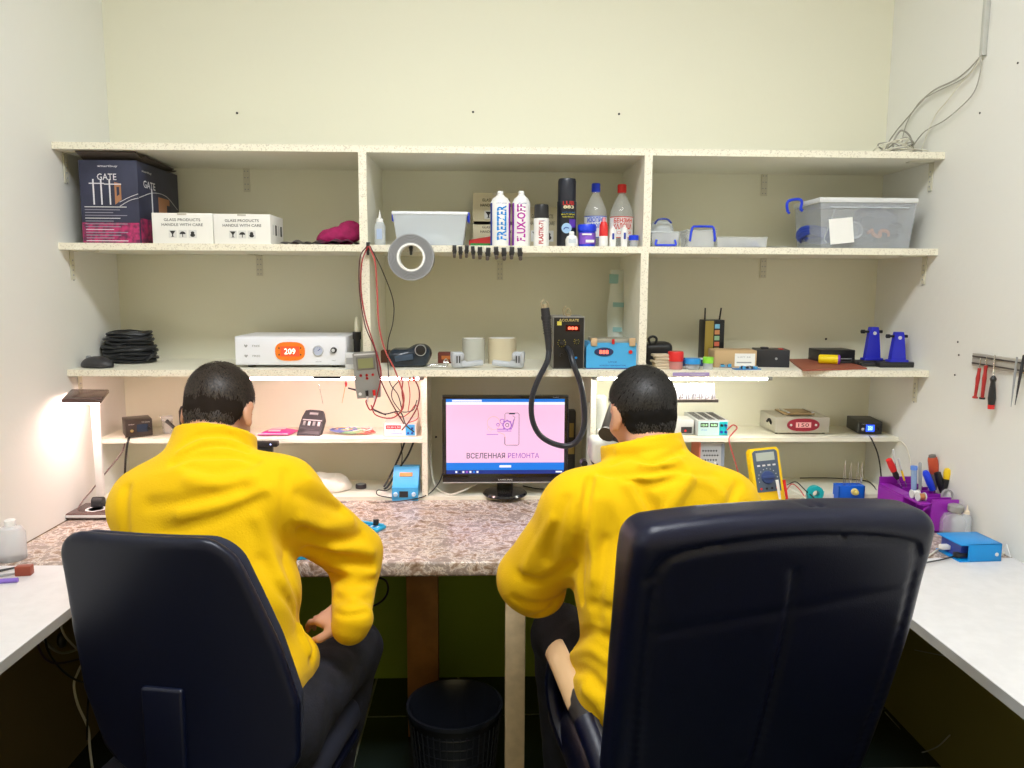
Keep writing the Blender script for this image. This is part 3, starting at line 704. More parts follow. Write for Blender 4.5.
def arm(s):
    nm = bpy.data.materials.get('worn_arm') 
    if not nm:
        nm = mat('worn_arm', (.68,.45,.25), rough=.45); nt = nm.node_tree; b = nt.nodes['Principled BSDF']
        tc = nt.nodes.new('ShaderNodeTexCoord'); n = nt.nodes.new('ShaderNodeTexNoise'); n.inputs['Scale'].default_value = 16
        sx = nt.nodes.new('ShaderNodeSeparateXYZ'); nt.links.new(tc.outputs['Object'], sx.inputs[0]); nt.links.new(tc.outputs['Object'], n.inputs['Vector'])
        # varnish and black coating remain towards the back of the arm, and in small chips
        ma = nt.nodes.new('ShaderNodeMath'); ma.operation = 'MULTIPLY_ADD'; ma.inputs[1].default_value = -5; ma.inputs[2].default_value = .0
        nt.links.new(sx.outputs['Y'], ma.inputs[0]); ad = nt.nodes.new('ShaderNodeMath'); ad.operation = 'ADD'
        nt.links.new(ma.outputs[0], ad.inputs[0]); nt.links.new(n.outputs['Fac'], ad.inputs[1])
        rp = nt.nodes.new('ShaderNodeValToRGB'); rp.color_ramp.elements[0].position = .60; rp.color_ramp.elements[1].position = .63
        rp.color_ramp.elements[0].color = (.68,.45,.25,1); rp.color_ramp.elements[1].color = (.02,.018,.02,1)
        nt.links.new(ad.outputs[0], rp.inputs['Fac']); nt.links.new(rp.outputs['Color'], b.inputs['Base Color'])
    m = MB()
    m.tube([(s*.272,.16,.645), (s*.275,.10,.650), (s*.268,.0,.625), (s*.256,-.09,.588), (s*.246,-.15,.55)], .027, 0, seg=14, sm=6, flat=.5)
    a = m.obj('armrest', [nm], ch2, label='tan wooden armrest with worn black coating' if s < 0 else None)
    m = MB(); m.tube([(s*.272,.15,.63), (s*.272,.17,.55), (s*.26,.13,.47), (s*.23,.03,.42), (s*.15,0,.40)], .022, 0, seg=10, flat=.8); m.tube([(s*.258,-.06,.60), (s*.248,-.12,.565), (s*.240,-.17,.52), (s*.22,-.18,.47)], .026, 0, seg=12)
    m.obj('arm_support', [LEA], a)
arm(-1); arm(1)
m = MB(); m.box((0,0,.385), (.3,.34,.03), 0, bev=.01); m.obj('seat_plate', [BLACK], ch2)
star_base(ch2, [SHELLP], R(50), rr=.31)

# waste bin beside the pale leg
bn = thing('waste_bin', 'black round plastic waste bin under the workbench', 'bin', (-.082,-.675,0))
m = MB(); n_ = 40
prof = [(.098,0),(.10,.004),(.124,.262),(.131,.266),(.131,.276),(.124,.276),(.117,.26),(.094,.008),(0,.008)]
m.lathe(prof, (0,0,0), 0, seg=44)
for a in range(0, 44, 1):       # woven ribs
    th = 2*PI*a/44; d = Vector((math.cos(th), math.sin(th), 0)); m.tube([d*.1015+Vector((0,0,.01)), d*.1245+Vector((0,0,.245))], .0022, 0, seg=4, sm=0)
for k in range(9): z_ = .02+k*.027; m.tube([Vector((math.cos(2*PI*i/32)*(.1015+.0225*z_/.262), math.sin(2*PI*i/32)*(.1015+.0225*z_/.262), z_)) for i in range(32)], .0018, 0, seg=4, sm=0, closed=True)
m.obj('bucket', [C('black_bin_plastic', .01,.012,.018, rough=.3)], bn).scale = (1.05,1.05,1.03)

# ================================================================ helpers for things standing on shelves and bench
def fit(x0, y0, x1, y1, zs, Yf=None):
    """base point (front bottom centre), width and height of a thing whose front face spans the given outline"""
    xm = (x0+x1)/2
    if Yf is None: Yf = min(max(atZ(xm, y1, zs).y, -2.), -.03)
    a = atY(x0, y1, Yf); b = atY(x1, y1, Yf); t = atY(xm, y0, Yf)
    return Vector(((a.x+b.x)/2, Yf, zs)), b.x-a.x, t.z-zs
def cable(name, label, pts, r=.0025, m=None, cat='cable', root=None, group=None, sm=6):
    P = [Vector(p) if len(p) == 3 and isinstance(p, Vector) else atY(p[0], p[1], p[2]) for p in pts]
    b = MB(); o = P[0].copy()
    b.tube([p-o for p in P], r, 0, seg=6, sm=sm)
    ob = b.obj(name, [m or BLACK], None, label=label, cat=cat, group=group); ob.location = o
    if root: ob.parent = root; ob.location = o-Vector(root.location)
    return ob
def lid_box(t, w, d, h, body, lid, clip=None, taper=.88, clips=True, wall=.0025):
    m = MB()      # open tub: outer and inner skins joined at the rim
    def ringp(k, z, ins): return [(sx*(w/2*k-ins), d/2+sy*(d/2*k-ins), z) for sx, sy in ((-1,-1),(1,-1),(1,1),(-1,1))]
    A = ringp(taper, .001, 0)+ringp(1, h*.9, 0)+ringp(1, h*.9, wall)+ringp(taper, .004, wall)
    fs = [(3,2,1,0)]
    for i in range(4):
        j = (i+1) % 4; fs += [(i, j, 4+j, 4+i), (4+i, 4+j, 8+j, 8+i), (8+i, 8+j, 12+j, 12+i)]
    fs.append((12,13,14,15)); m.add(A, fs, 0); m.obj('tub', [body], t)
    m = MB(); m.box((0, d/2, h*.94), (w*1.03, d*1.03, h*.1), 0, bev=min(.004, h*.04)); m.obj('lid', [lid], t)
    if clip and clips:
        for s in (-1, 1):
            m = MB(); m.box((s*(w/2+.004), d/2, h*.86), (.008, d*.45, h*.26), 0, bev=.003); m.box((s*(w/2+.001), d/2, h*.96), (.014, d*.45, h*.1), 0, bev=.003); m.obj('clip', [clip], t)
M_ = lambda *a: MB()

# ---------------------------------------------------------------- top left bay
GBX = C('dark_navy_carton', .035,.04,.085, rough=.5, var=.3, vscale=12)
PINKP = mat('magenta_print', (.55,.03,.16), rough=.5, col2=(.12,.02,.07), vscale=60)
PRW = C('pale_print', .75,.75,.8, rough=.6); WOODP = C('brown_print', .42,.2,.1, rough=.6)
b0, w_, h_ = fit(83, 160, 141, 243, Z2, -.335)
t = thing('carton', 'big dark navy carton for a loudspeaker with pink print and torn top flaps', 'box', b0)
m = MB(); m.box((0, .155, h_/2), (w_, .31, h_), 0, bev=.002)
e = -.0008
m.text('GATE', (-.004, e, h_*.80), w_*.33, .019, 1); m.text('smartbuy', (.0, e, h_*.925), w_*.34, .008, 1)
for x, ww in ((-.045,.004),(-.022,.004),(.003,.004)): m.box((x, e, h_*.62), (ww, .001, .075), 1)
m.box((-.035, e, h_*.77-.012), (.045,.001,.003), 1); m.box((.012, e, h_*.77-.014), (.05,.001,.003), 1)
m.prism([(.017,h_*.47),(.036,h_*.53),(.036,h_*.72),(.017,h_*.74)], e, e+.001, 3)
m.prism([(.023,h_*.57),(.031,h_*.59),(.031,h_*.68),(.023,h_*.68)], e-.0004, e+.001, 0)
m.box((0, e, h_*.13), (w_*.98, .001, h_*.24), 2)
for k in range(13):
    z = h_*(.44-.034*k); m.box((-.012-.01*(k % 3), e-.0006, z), (w_*(.72-.12*(k % 3)), .0008, .0022), 1 if k % 4 == 0 else 4)
m.tube([(.03,e,h_*.50),(.06,e,h_*.56),(w_/2,e,h_*.60)], .0009, 1, seg=4); m.tube([(.03,e,h_*.45),(.06,e,h_*.52),(w_/2,e,h_*.55)], .0009, 1, seg=4)
# right side face
Ms = Matrix.Translation((w_/2+.0009, .155, 0)) @ Matrix.Rotation(R(90), 4, 'Z'); m.X = Ms
m.text('GATE', (-.075, 0, h_*.74), .085, .022, 1); m.text('smartbuy', (-.09, 0, h_*.89), .07, .009, 1)
m.box((.03, 0, h_*.42), (.085, .001, .10), 3); m.box((.065, -.0004, h_*.44), (.03, .001, .05), 0); m.box((-.06, 0, h_*.5), (.006,.001,.10), 1)
m.box((-.10, 0, h_*.16), (.10, .001, h_*.3), 2)
m.tube([(-.15,0,h_*.56),(-.05,0,h_*.66),(.05,0,h_*.66),(.14,0,h_*.52)], .001, 1, seg=4)
m.X = Matrix.Identity(4); m.obj('carton_body', [GBX, PRW, PINKP, WOODP, C('faint_print', .3,.3,.38, rough=.6)], t)
for (cx, cy, ww, dd, rx, ry) in ((-.0,.03,w_,.09,-18,0),(.0,.26,w_,.09,12,3),(w_/2-.02,.16,.05,.26,0,-20)):
    m = MB(); n = 8; vs = []
    m.box((cx, cy, h_+.008), (ww, dd, .0025), 0, rot=(R(rx),R(ry),R(3))); m.obj('flap', [C('carton_inside', .10,.08,.07, rough=.8)], t)
CART = C('white_carton', .87,.86,.82, rough=.75)
def glass_carton(x0, x1, y0, y1, Yf, d, zs, label, group=None, cm=None, lid=True):
    b0, w_, h_ = fit(x0, y0, x1, y1, zs, Yf)
    t = thing('carton', label, 'box', b0, group=group); m = MB(); m.box((0, d/2, h_/2), (w_, d, h_), 0, bev=.0015)
    m.text('GLASS PRODUCTS', (.0, -.0006, h_*.78), w_*.6, h_*.09, 1); m.text('HANDLE WITH CARE', (0, -.0006, h_*.62), w_*.68, h_*.09, 1)
    for i in (-1, 0, 1):     # goblet, umbrella, keep-upright marks
        x = i*w_*.165; z = h_*.32; s = h_*.10; y = -.0007
        m.box((x, y, z), (s*2.6, .0006, s*2.6), 2); y -= .0005
        if i == -1: m.prism([(x-s,z+s),(x+s,z+s),(x+s*.2,z-s*.1),(x+s*.2,z-s*.8),(x+s*.7,z-s),(x-s*.7,z-s),(x-s*.2,z-s*.8),(x-s*.2,z-s*.1)], y, y+.0005, 1)
        if i == 0: m.prism([(x+s*math.cos(a*PI/8), z-s*.1+s*.9*math.sin(a*PI/8)) for a in range(9)], y, y+.0005, 1); m.box((x, y, z-s*.5), (s*.25,.0005,s), 1)
        if i == 1: m.ell((x,y,z+s*.35), (s*.6,.0004,s*.5), 1, seg=10, rings=6); m.ell((x,y,z-s*.4), (s*.8,.0004,s*.6), 1, seg=10, rings=6)
    m.X = Matrix.Translation((w_/2+.0008, d/2, 0)) @ Matrix.Rotation(R(90), 4, 'Z')
    for k in range(4): m.box((-d*.3+d*.2*k, 0, h_*.5), (d*.1, .0006, h_*.35), 1 if k % 2 else 2)
    m.X = Matrix.Identity(4); m.obj('carton_body', [cm or CART, INK, C('print_frame', .72,.72,.7, rough=.7)], t)
    m = MB(); m.box((0, d/2, h_+.0008), (w_*.15, d*.98, .001), 0); m.box((0, -.0007, h_*.97), (w_*.15,.0008,h_*.07), 0); m.obj('packing_tape', [C('clear_tape', .8,.76,.66, rough=.3, alpha=.6)], t)
glass_carton(153, 213.5, 213, 245, -.352, .15, Z2, 'white glass products carton touching the navy loudspeaker carton')
glass_carton(214.5, 271, 214, 245, -.352, .15, Z2, 'white glass products carton beside the black packets, right of its twin')
# black packets and the magenta cloth
for i, (x0, x1, yy, rz) in enumerate(((280,312,-.33,4),(300,338,-.30,-6),(322,356,-.34,3))):
    b0, w_, h_ = fit(x0, 238, x1, 246, Z2, yy); t = MB()
    t.grid(lambda u, v: (w_*(u-.5), .11*v, .006+.010*math.sin(u*PI)*math.sin(v*PI)+.003*math.sin(u*17+i)+i*.002), 14, 10, 0); n = len(t.v)
    t.grid(lambda u, v: (w_*(.5-u), .11*v, .001), 2, 2, 0)
    o = t.obj('packet', [C('black_foil', .03,.03,.045, rough=.3)], label=('flat black foil packet nearest the white cartons', 'middle one of the flat black foil packets on the top left shelf', 'flat black foil packet lying below the magenta cloth')[i], cat='packet'); o.location = b0; o.rotation_euler.z = R(rz)
S = SDF((-.10,-.07,-.01), (.09,.07,.11), .004)
S.ell(V(.0,0,.03), (.060,.04,.030), None, k=0); S.ell(V(.03,.01,.05), (.035,.03,.03), None, k=.02); S.ell(V(-.04,0,.02), (.035,.03,.018), None, k=.02); S.noise(.007, 90, 4)
S.d = np.maximum(S.d, -S.P[..., 2])
o = S.mesh('cloth', [mat('magenta_cloth', (.42,.015,.12), rough=.85, var=.3, vscale=40)], None, label='crumpled magenta cloth on the top left shelf', cat='cloth'); b0 = atY(342, 243, -.20); o.location = (b0.x-.0, -.22, Z2+.001)

# ---------------------------------------------------------------- top middle bay
b0, w_, h_ = fit(374, 210, 385, 248, Z2, -.345)
t = thing('glue_bottle', 'small white dropper bottle with pointed tip next to the left divider', 'bottle', b0)
m = MB(); r = w_/2; m.lathe([(r*.9,0),(r,.003),(r,h_*.55),(r*.7,h_*.66),(r*.5,h_*.68)], (0,r,0), 0, seg=20); m.box((0,-.0003,h_*.32), (r*1.0,.0008,h_*.3), 1); m.obj('bottle_body', [MILKY, C('pale_blue_print', .4,.5,.7)], t)
m = MB(); m.lathe([(r*.62,h_*.66),(r*.62,h_*.76),(r*.3,h_*.78),(.0012,h_)], (0,r,0), 0, seg=16); m.obj('nozzle', [WHITE], t)
b0, w_, h_ = fit(393, 211, 467, 247, Z2, -.33)
t = thing('storage_box', 'clear plastic box with white lid and blue clips above the hanging tape roll', 'storage box', b0)
lid_box(t, w_, .15, h_, MILKY, C('white_lid', .82,.86,.92, rough=.35), BLUE)
m = MB(); m.ell((.005,.07,.022), (.05,.04,.02), 0); o = m.obj('cotton_wad', [WHITE], None, label='white wadding inside the clear box with blue clips', cat='wadding'); o.location = b0+Vector((0,0,.004))
# tape roll hanging on the shelf edge from a black clip
c = atY(411.5, 257.5, -.395); r = atY(434.5, 257, -.395).x-c.x
t = thing('duct_tape_roll', 'big grey duct tape roll hanging from the shelf edge', 'tape roll', (c.x, c.y, c.z))
m = MB(); m.lathe([(r*.60,-.022),(r,-.022),(r,.022),(r*.60,.022),(r*.60,-.022)], (0,0,0), 0, seg=48, rot=(R(90),0,0))
for k in range(5): m.tube([(r*(.68+.06*k)*math.cos(a*PI/16), -.0222, r*(.68+.06*k)*math.sin(a*PI/16)) for a in range(32)], .0006, 1, seg=4, sm=0, closed=True)
m.obj('tape', [C('grey_tape', .30,.31,.33, rough=.35), DARK], t)
m = MB(); m.lathe([(r*.52,-.023),(r*.605,-.023),(r*.605,.023),(r*.52,.023),(r*.52,-.023)], (0,0,0), 0, seg=40, rot=(R(90),0,0)); m.obj('core', [PAPER], t)
def clip(px, py, h_=.024, w=.009, tilt=0, y=-.372):
    p = atY(px, py, y); m = MB()
    m.box((0,0,0), (w, .012, h_), 0, bev=.003); m.box((0,-.004,-h_*.62), (w*.8,.010,h_*.5), 1, bev=.003, rot=(R(20),0,0)); m.box((0,.010,h_*.45), (w,.022,.004), 0, bev=.001); m.cyl((-w*.6,-.002,-h_*.1), (w*.6,-.002,-h_*.1), .0028, mi=1, seg=8)
    return p, m
CG = 'black spring clips on the middle shelf edge'
base = None
for i, px in enumerate((454.5, 460.5, 466.7, 473, 480, 488, 496.3, 504, 511.8, 520)):
    if base is None: p, m = clip(px, 250); base = m.obj('spring_clip', [BLACK, C('rubber_tip', .10,.08,.07, rough=.6)], None, label='small black spring clip in the row of ten on the shelf edge', cat='clip', group=CG); base.location = p; base.scale = (1.25,1,1.15)
    else:
        o = base.copy(); COL.objects.link(o); o.location = atY(px, 250+(1.5 if i > 3 else 0)+(i % 2), -.372); o.rotation_euler = (0, R((i % 3-1)*4), R((i*37 % 20)-10))
        if i > 3: o.scale = (1.5,1,1.15)
for px, lab in ((368, 'black spring clip pinching the red and black leads'), (411, 'black spring clip holding the grey duct tape roll')):
    p, m = clip(px, 247, .028, .010); o = m.obj('spring_clip', [BLACK, DARK], None, label=lab, cat='clip'); o.location = p+Vector((0,-.0,0))
# cartons at the back
TANC = C('cream_carton', .62,.56,.38, rough=.8)
glass_carton(473, 519, 193, 221, -.14, .12, Z2+.078, 'cream carton behind the sprays, upper of the stacked two', cm=TANC)
glass_carton(473, 519, 221, 247, -.14, .12, Z2, 'cream carton behind the sprays, lower of the stacked two', cm=TANC)
glass_carton(524, 560, 207, 247, -.12, .10, Z2, 'cream carton standing behind the red-lettered white spray', cm=TANC)
m = MB(); b0, w_, h_ = fit(469, 236, 493, 247, Z2, -.28)
m.grid(lambda u, v: (w_*(u-.5), .05*v, .003+h_*math.sin(min(v*1.5,1)*PI/2)*(.6+.4*u)), 8, 8, 0); m.grid(lambda u, v: (w_*(.5-u), .05*v, .0), 2, 2, 0); m.box((0,.0,h_*.18), (w_*.9,.003,h_*.3), 1)
o = m.obj('packet', [C('red_foil', .5,.03,.03, rough=.4), C('green_foil', .02,.2,.04, rough=.4)], None, label='red and green packet lying before the stacked cream cartons', cat='packet'); o.location = b0
def spray(x0, x1, y0, y1, Yf, label, bodym, capm, texts, style='nozzle', band=None):
    b0, w_, h_ = fit(x0, y0, x1, y1, Z2, Yf); r = w_/2; b0 = b0+Vector((0, r, 0)); t = thing('spray_can', label, 'spray can', b0)
    m = MB()
    if style == 'nozzle': prof = [(r*.93,0),(r,.003),(r,h_*.79),(r*.96,h_*.80),(r*.75,h_*.87),(r*.5,h_*.895),(r*.45,h_*.91)]
    else: prof = [(r*.95,0),(r,.003),(r,h_*.66),(r*.97,h_*.665)]
    m.lathe(prof, (0,0,0), 0, seg=32)
    if band:
        for (a0, a1, z0, z1, mi) in band:
            n = 8; vs = []
            for i in range(n+1):
                a = R(a0+(a1-a0)*i/n); rr = r*1.008
                vs += [(rr*math.sin(a), -rr*math.cos(a), h_*z0), (rr*math.sin(a), -rr*math.cos(a), h_*z1)]
            m.add(vs, [(2*i, 2*i+2, 2*i+3, 2*i+1) for i in range(n)], mi)
    for (s, cx, cz, ww, hh, mi, up) in texts:      # lettering wrapped on the round can
        vs, fs = text_geo(s); q = []
        for v in vs:
            X, Z = (-v.y*ww, v.x*hh) if up else (v.x*ww, v.y*hh)
            a = (X+cx)*1.0; a = max(-1.3, min(1.3, a)); q.append((r*1.045*math.sin(a), -r*1.045*math.cos(a), h_*cz+Z*h_))
        m.add(q, fs, mi)
    m.obj('can', bodym, t)
    m = MB()
    if style == 'nozzle': m.lathe([(r*.42,h_*.90),(r*.36,h_*.93),(r*.30,h_*.935),(r*.30,h_*.99),(r*.26,h_)], (0,0,0), 0, seg=20)
    else: m.lathe([(r*.94,h_*.655),(r*.93,h_*.95),(r*.86,h_*.99),(0,h_)], (0,0,0), 0, seg=28)
    m.obj('cap', [capm], t); return t
PURP = C('purple_print', .28,.02,.45, rough=.4); SKYP = C('sky_print', .0,.25,.75, rough=.4); NAVYP = C('navy_print', .02,.05,.35, rough=.4); SILV = C('silver_tin', .75,.76,.78, rough=.3, metal=.5)
spray(490.5, 510.5, 190, 247, -.33, 'white and blue FREEZER aerosol can', [WHITE, SKYP, NAVYP, PURP], WHITE, [('*FREEZER', .12, .42, .95, .62, 1, True), ('cold spray', .1, .77, 1.1, .022, 2, False)], band=[(-95,-55,.02,.78,2),(55,95,.02,.78,3)])
spray(512.5, 530.5, 190, 247, -.33, 'white and purple FLUX-OFF aerosol can', [WHITE, C('magenta_text', .45,.0,.35), NAVYP, PURP], WHITE, [('*FLUX-OFF', -.05, .42, .95, .66, 1, True), ('cleaner', .1, .77, 1.0, .022, 2, False)], band=[(-95,-55,.02,.78,3)])
spray(534, 549.5, 203.5, 247, -.34, 'short white PLASTIK-71 spray can with black cap', [WHITE, C('dark_red_print', .45,.02,.04), NAVYP], BLACK, [('*PLASTIK-71', -.1, .33, .6, .54, 1, True), ('CRC', .2, .60, .5, .02, 2, False)], style='cap')
spray(557.5, 577, 177, 247, -.32, 'tall black 883 aerosol can with yellow lettering', [C('black_tin', .01,.012,.02, rough=.35), C('red_print', .5,.02,.02), C('cream_print', .8,.75,.5), C('yellow_print', .75,.7,.05), SKYP, C('indigo_print', .1,.03,.4), WHITE], C('black_cap', .01,.013,.025, rough=.3), [('*LUB', .1, .63, 1.2, .06, 1, False), ('*883', .1, .575, 1.1, .045, 2, False), ('universal', .1, .50, 1.3, .012, 4, False), ('MULTI SPRAY', .1, .47, 1.5, .02, 3, False), ('lubricant', .1, .435, 1.2, .02, 3, False)], style='cap',
    band=[(10,60,.28,.40,5)])
m = MB(); bb, w_, h_ = fit(557.5, 177, 577, 247, Z2, -.32)
t = [o for o in bpy.data.objects if o.get('label', '').startswith('tall black 883')][0]
m.lathe([(0,0),(w_*.26,.0)], (-.003,-w_/2-.0006,h_*.27), 0, seg=24, rot=(R(90),0,0)); m.tube([(-.012,-w_/2-.0012,h_*.25),(-.006,-w_/2-.0012,h_*.28),(.004,-w_/2-.0012,h_*.27)], .0015, 1, seg=5); m.obj('emblem', [C('pale_blue_disc', .35,.55,.8), NAVYP], t)
PET = C('pet_plastic', .85,.88,.86, rough=.08, alpha=.22)
def pet(x0, x1, y0, y1, Yf, capm, label, names, pm, lab2):
    b0, w_, h_ = fit(x0, y0, x1, y1, Z2, Yf); r = w_/2; t = thing('solvent_bottle', label, 'bottle', b0+Vector((0,r,0)))
    m = MB(); m.lathe([(r*.9,0),(r,.006),(r,h_*.52),(r*.94,h_*.60),(r*.55,h_*.76),(r*.32,h_*.84),(r*.3,h_*.88)], (0,0,0), 0, seg=28); m.lathe([(0,h_*.45),(r*.93,h_*.45),(r*.93,.004),(0,.004)], (0,0,0), 1, seg=24); m.obj('bottle_body', [PET, C('clear_liquid', .8,.85,.85, rough=.05, alpha=.12)], t)
    m = MB(); m.lathe([(r*.36,h_*.87),(r*.38,h_*.875),(r*.38,h_*.985),(r*.34,h_)], (0,0,0), 0, seg=24)
    m.obj('cap', [capm], t)
    m = MB(); m.lathe([(r*1.01,h_*.16),(r*1.01,h_*.49)], (0,0,0), 0, seg=28); n0 = len(m.f)
    m.f = m.f[:28]; m.m = m.m[:28]
    for (s, cx, cz, ww, hh, mi) in names:
        vs, fs = text_geo(s); m.add([(r*1.06*math.sin(v.x*ww+cx), -r*1.06*math.cos(v.x*ww+cx), h_*(cz+v.y*hh)) for v in vs], fs, mi)
    for z in (.165,.485): m.add([(r*1.02*math.sin(R(a)), -r*1.02*math.cos(R(a)), h_*(z+dz)) for a in range(-80,81,10) for dz in (-.006,.006)], [(2*i,2*i+2,2*i+3,2*i+1) for i in range(16)], 1)
    m.obj('paper_label', [WHITE, pm, lab2], t)
pet(585, 608, 182, 247, -.26, BLUE, 'clear bottle with blue cap and blue lettering', [('*ИЗОПРОП', 0, .43, 1.7, .08, 1), ('*АБСОЛЮТ', 0, .34, 1.5, .07, 1)], C('blue_print', .02,.1,.6), SKYP)
pet(611, 634.5, 183, 247, -.26, RED, 'clear bottle with red cap and red lettering', [('*БЕНЗИН', 0, .43, 1.6, .07, 1), ('*КАЛОША', 0, .34, 1.6, .09, 1), ('C2-80/120', .1, .24, 1.2, .04, 1)], C('red_print2', .65,.06,.03), RED)
b0, w_, h_ = fit(566, 231, 578.5, 248, Z2, -.35); r = w_/2
t = thing('flux_bottle', 'squat white plastic bottle in front of the black 883 can', 'bottle', b0+Vector((0,r,0)))
m = MB(); m.lathe([(r*.85,0),(r*.95,.003),(r,h_*.45),(r*.75,h_*.68),(r*.4,h_*.74)], (0,0,0), 0, seg=22, sq=3); m.box((0,-r*.97,h_*.36), (r*1.2,.001,h_*.3), 1); m.obj('bottle_body', [WHITE, C('pale_print2', .6,.65,.7)], t)
m = MB(); m.lathe([(r*.42,h_*.72),(r*.42,h_*.95),(r*.35,h_)], (0,0,0), 0, seg=16); m.obj('cap', [WHITE], t)
b0, w_, h_ = fit(578.5, 224, 597.5, 247.5, Z2, -.335); r = w_/2
t = thing('paste_jar', 'royal blue jar with violet label between the sprays and bottles', 'jar', b0+Vector((0,r,0)))
m = MB(); m.lathe([(r*.88,0),(r*.92,h_*.7)], (0,0,0), 0, seg=28); m.add([(r*.935*math.sin(R(a)), -r*.935*math.cos(R(a)), z) for a in range(-80,81,10) for z in (h_*.12,h_*.62)], [(2*i,2*i+2,2*i+3,2*i+1) for i in range(16)], 1); m.box((-.004,-r*.94,h_*.55), (r*1.0,.002,h_*.07), 2); m.box((.006,-r*.94,h_*.25), (r*.9,.002,h_*.12), 2); m.obj('jar_body', [BLUE, C('violet_print', .25,.1,.6), WHITE], t)
m = MB(); m.lathe([(r*.97,h_*.70),(r,h_*.71),(r,h_*.92),(r*.93,h_)], (0,0,0), 0, seg=28); m.obj('lid', [BLUE], t)
b0, w_, h_ = fit(599.5, 217, 608.5, 248, Z2, -.35); r = w_/2
t = thing('glue_tube', 'red and white upright glue tube with pink tip', 'glue tube', b0+Vector((0,r,0)))
m = MB(); m.lathe([(r*.8,0),(r,.003),(r,h_*.36)], (0,0,0), 0, seg=18); m.lathe([(r*.98,h_*.36),(r*.98,h_*.72),(r*.6,h_*.85)], (0,0,0), 1, seg=18); m.obj('tube_body', [WHITE, RED], t)
m = MB(); m.lathe([(r*.45,h_*.84),(r*.4,h_*.96),(r*.2,h_)], (0,0,0), 0, seg=12); m.obj('cap', [C('pink_cap', .75,.25,.3)], t)
for i, (xa, xb) in enumerate(((609.5,616.5),(621,628))):
    b0, w_, h_ = fit(xa, 226 if i == 0 else 225, xb, 248, Z2, -.35); t = thing('ointment_tube', ('small white tube with dark marks touching the red glue tube', 'small white tube with dark marks beside the blue-capped vial')[i], 'tube', b0)
    m = MB(); m.lathe([(w_*.46,0),(w_*.5,h_*.3),(w_*.46,h_*.86),(w_*.2,h_*.9)], (0,w_/2,0), 0, seg=14); m.box((0,-.0005,h_*.5), (w_*.3,.001,h_*.3), 1); m.obj('tube_body', [WHITE, NAVYP], t)
    m = MB(); m.lathe([(w_*.25,h_*.88),(w_*.2,h_)], (0,w_/2,0), 0, seg=12); m.obj('cap', [WHITE], t)
b0, w_, h_ = fit(629.5, 235, 639.5, 247.5, Z2, -.345); r = w_/2
t = thing('vial', 'tiny clear vial with blue lid near the right divider', 'vial', b0+Vector((0,r,0)))
m = MB(); m.lathe([(r*.85,0),(r*.9,h_*.62)], (0,0,0), 0, seg=20); m.lathe([(0,h_*.4),(r*.7,h_*.4),(r*.7,.003),(0,.003)], (0,0,0), 1, seg=16); m.obj('vial_body', [CLEAR, GREY], t)
m = MB(); m.lathe([(r,h_*.58),(r,h_*.95),(r*.9,h_)], (0,0,0), 0, seg=20); m.obj('lid', [BLUE], t)

# ---------------------------------------------------------------- top right bay
def bits(t, w, d, h, m_, n, seed, name='contents', label='', cat='small parts'):
    rg = random.Random(seed); m = MB()
    for i in range(n): m.box((rg.uniform(-.42,.42)*w, d*rg.uniform(.1,.9), h*rg.uniform(.1,.4)+.003), (w*.16*rg.uniform(.5,1.3), d*.12, h*.16), rg.randrange(len(m_)), rot=(rg.random(), rg.random(), rg.random()*3))
    o = m.obj(name, m_, None, label=label, cat=cat, kind='stuff'); o.location = t.location; return o
b0, w_, h_ = fit(651, 231, 679, 248, Z2, -.34)
t = thing('storage_box', 'small clear box with blue handle at its foot, against the divider', 'storage box', b0); lid_box(t, w_, .10, h_, CLEAR, MILKY, None)
m = MB(); m.tube([(-w_*.32,-.006,h_*.45),(-w_*.36,-.008,h_*.15),(-w_*.2,-.008,.006),(w_*.2,-.008,.006),(w_*.36,-.008,h_*.15),(w_*.32,-.006,h_*.45)], .0032, 0, sm=3); m.obj('handle', [BLUE], t)
bits(t, w_*.8, .1, h_, [GREY, LGREY, DARK], 14, 1, 'small_parts', 'small grey parts inside the clear box by the divider')
b0, w_, h_ = fit(652, 219, 676, 231.5, Z2+.052, -.25)
t = thing('storage_box', 'small domed clear box with dark blue handle, behind and above', 'storage box', b0)
m = MB(); m.lathe([(w_/2,0),(w_/2,h_*.3),(w_*.45,h_*.6),(w_*.3,h_*.9),(0,h_)], (0,.05,0), 0, seg=24, sq=4); m.obj('tub', [MILKY], t)
m = MB(); m.tube([(-w_*.4,-.0,h_*.6),(-w_*.25,-.003,h_*.95),(w_*.1,-.003,h_*.98),(w_*.3,-.0,h_*.7)], .003, 0, sm=3); m.obj('handle', [NAVYP], t)
t['label'] = 'domed clear box with dark blue handle stacked behind the small clear box'
m = MB(); b1, w1, h1 = fit(652, 231, 680, 248, Z2, -.22); m.box((0,.06,.025), (w1,.10,.050), 0, bev=.002); o = m.obj('tray', [MILKY], None, label='frosted plastic tray hidden behind the small clear box by the divider', cat='tray'); o.location = b1
b0, w_, h_ = fit(687, 229, 716, 248, Z2, -.34)
t = thing('storage_box', 'clear lidded box with bright blue carrying handle, below the shelf bracket', 'storage box', b0); lid_box(t, w_, .10, h_, CLEAR, MILKY, None)
m = MB(); m.tube([(-w_*.42,-.004,h_*.35),(-w_*.42,-.008,h_*.5),(-w_*.36,-.008,h_*1.05),(-w_*.2,-.008,h_*1.12),(w_*.2,-.008,h_*1.12),(w_*.36,-.008,h_*1.05),(w_*.42,-.008,h_*.5),(w_*.42,-.004,h_*.35)], .0036, 0, sm=3); m.obj('handle', [BLUE], t)
bits(t, w_*.8, .1, h_, [WHITE, LGREY, GREY], 16, 2, 'small_parts', 'white and grey parts inside the box with bright blue handle')
b0, w_, h_ = fit(717, 236.5, 767, 248, Z2, -.33)
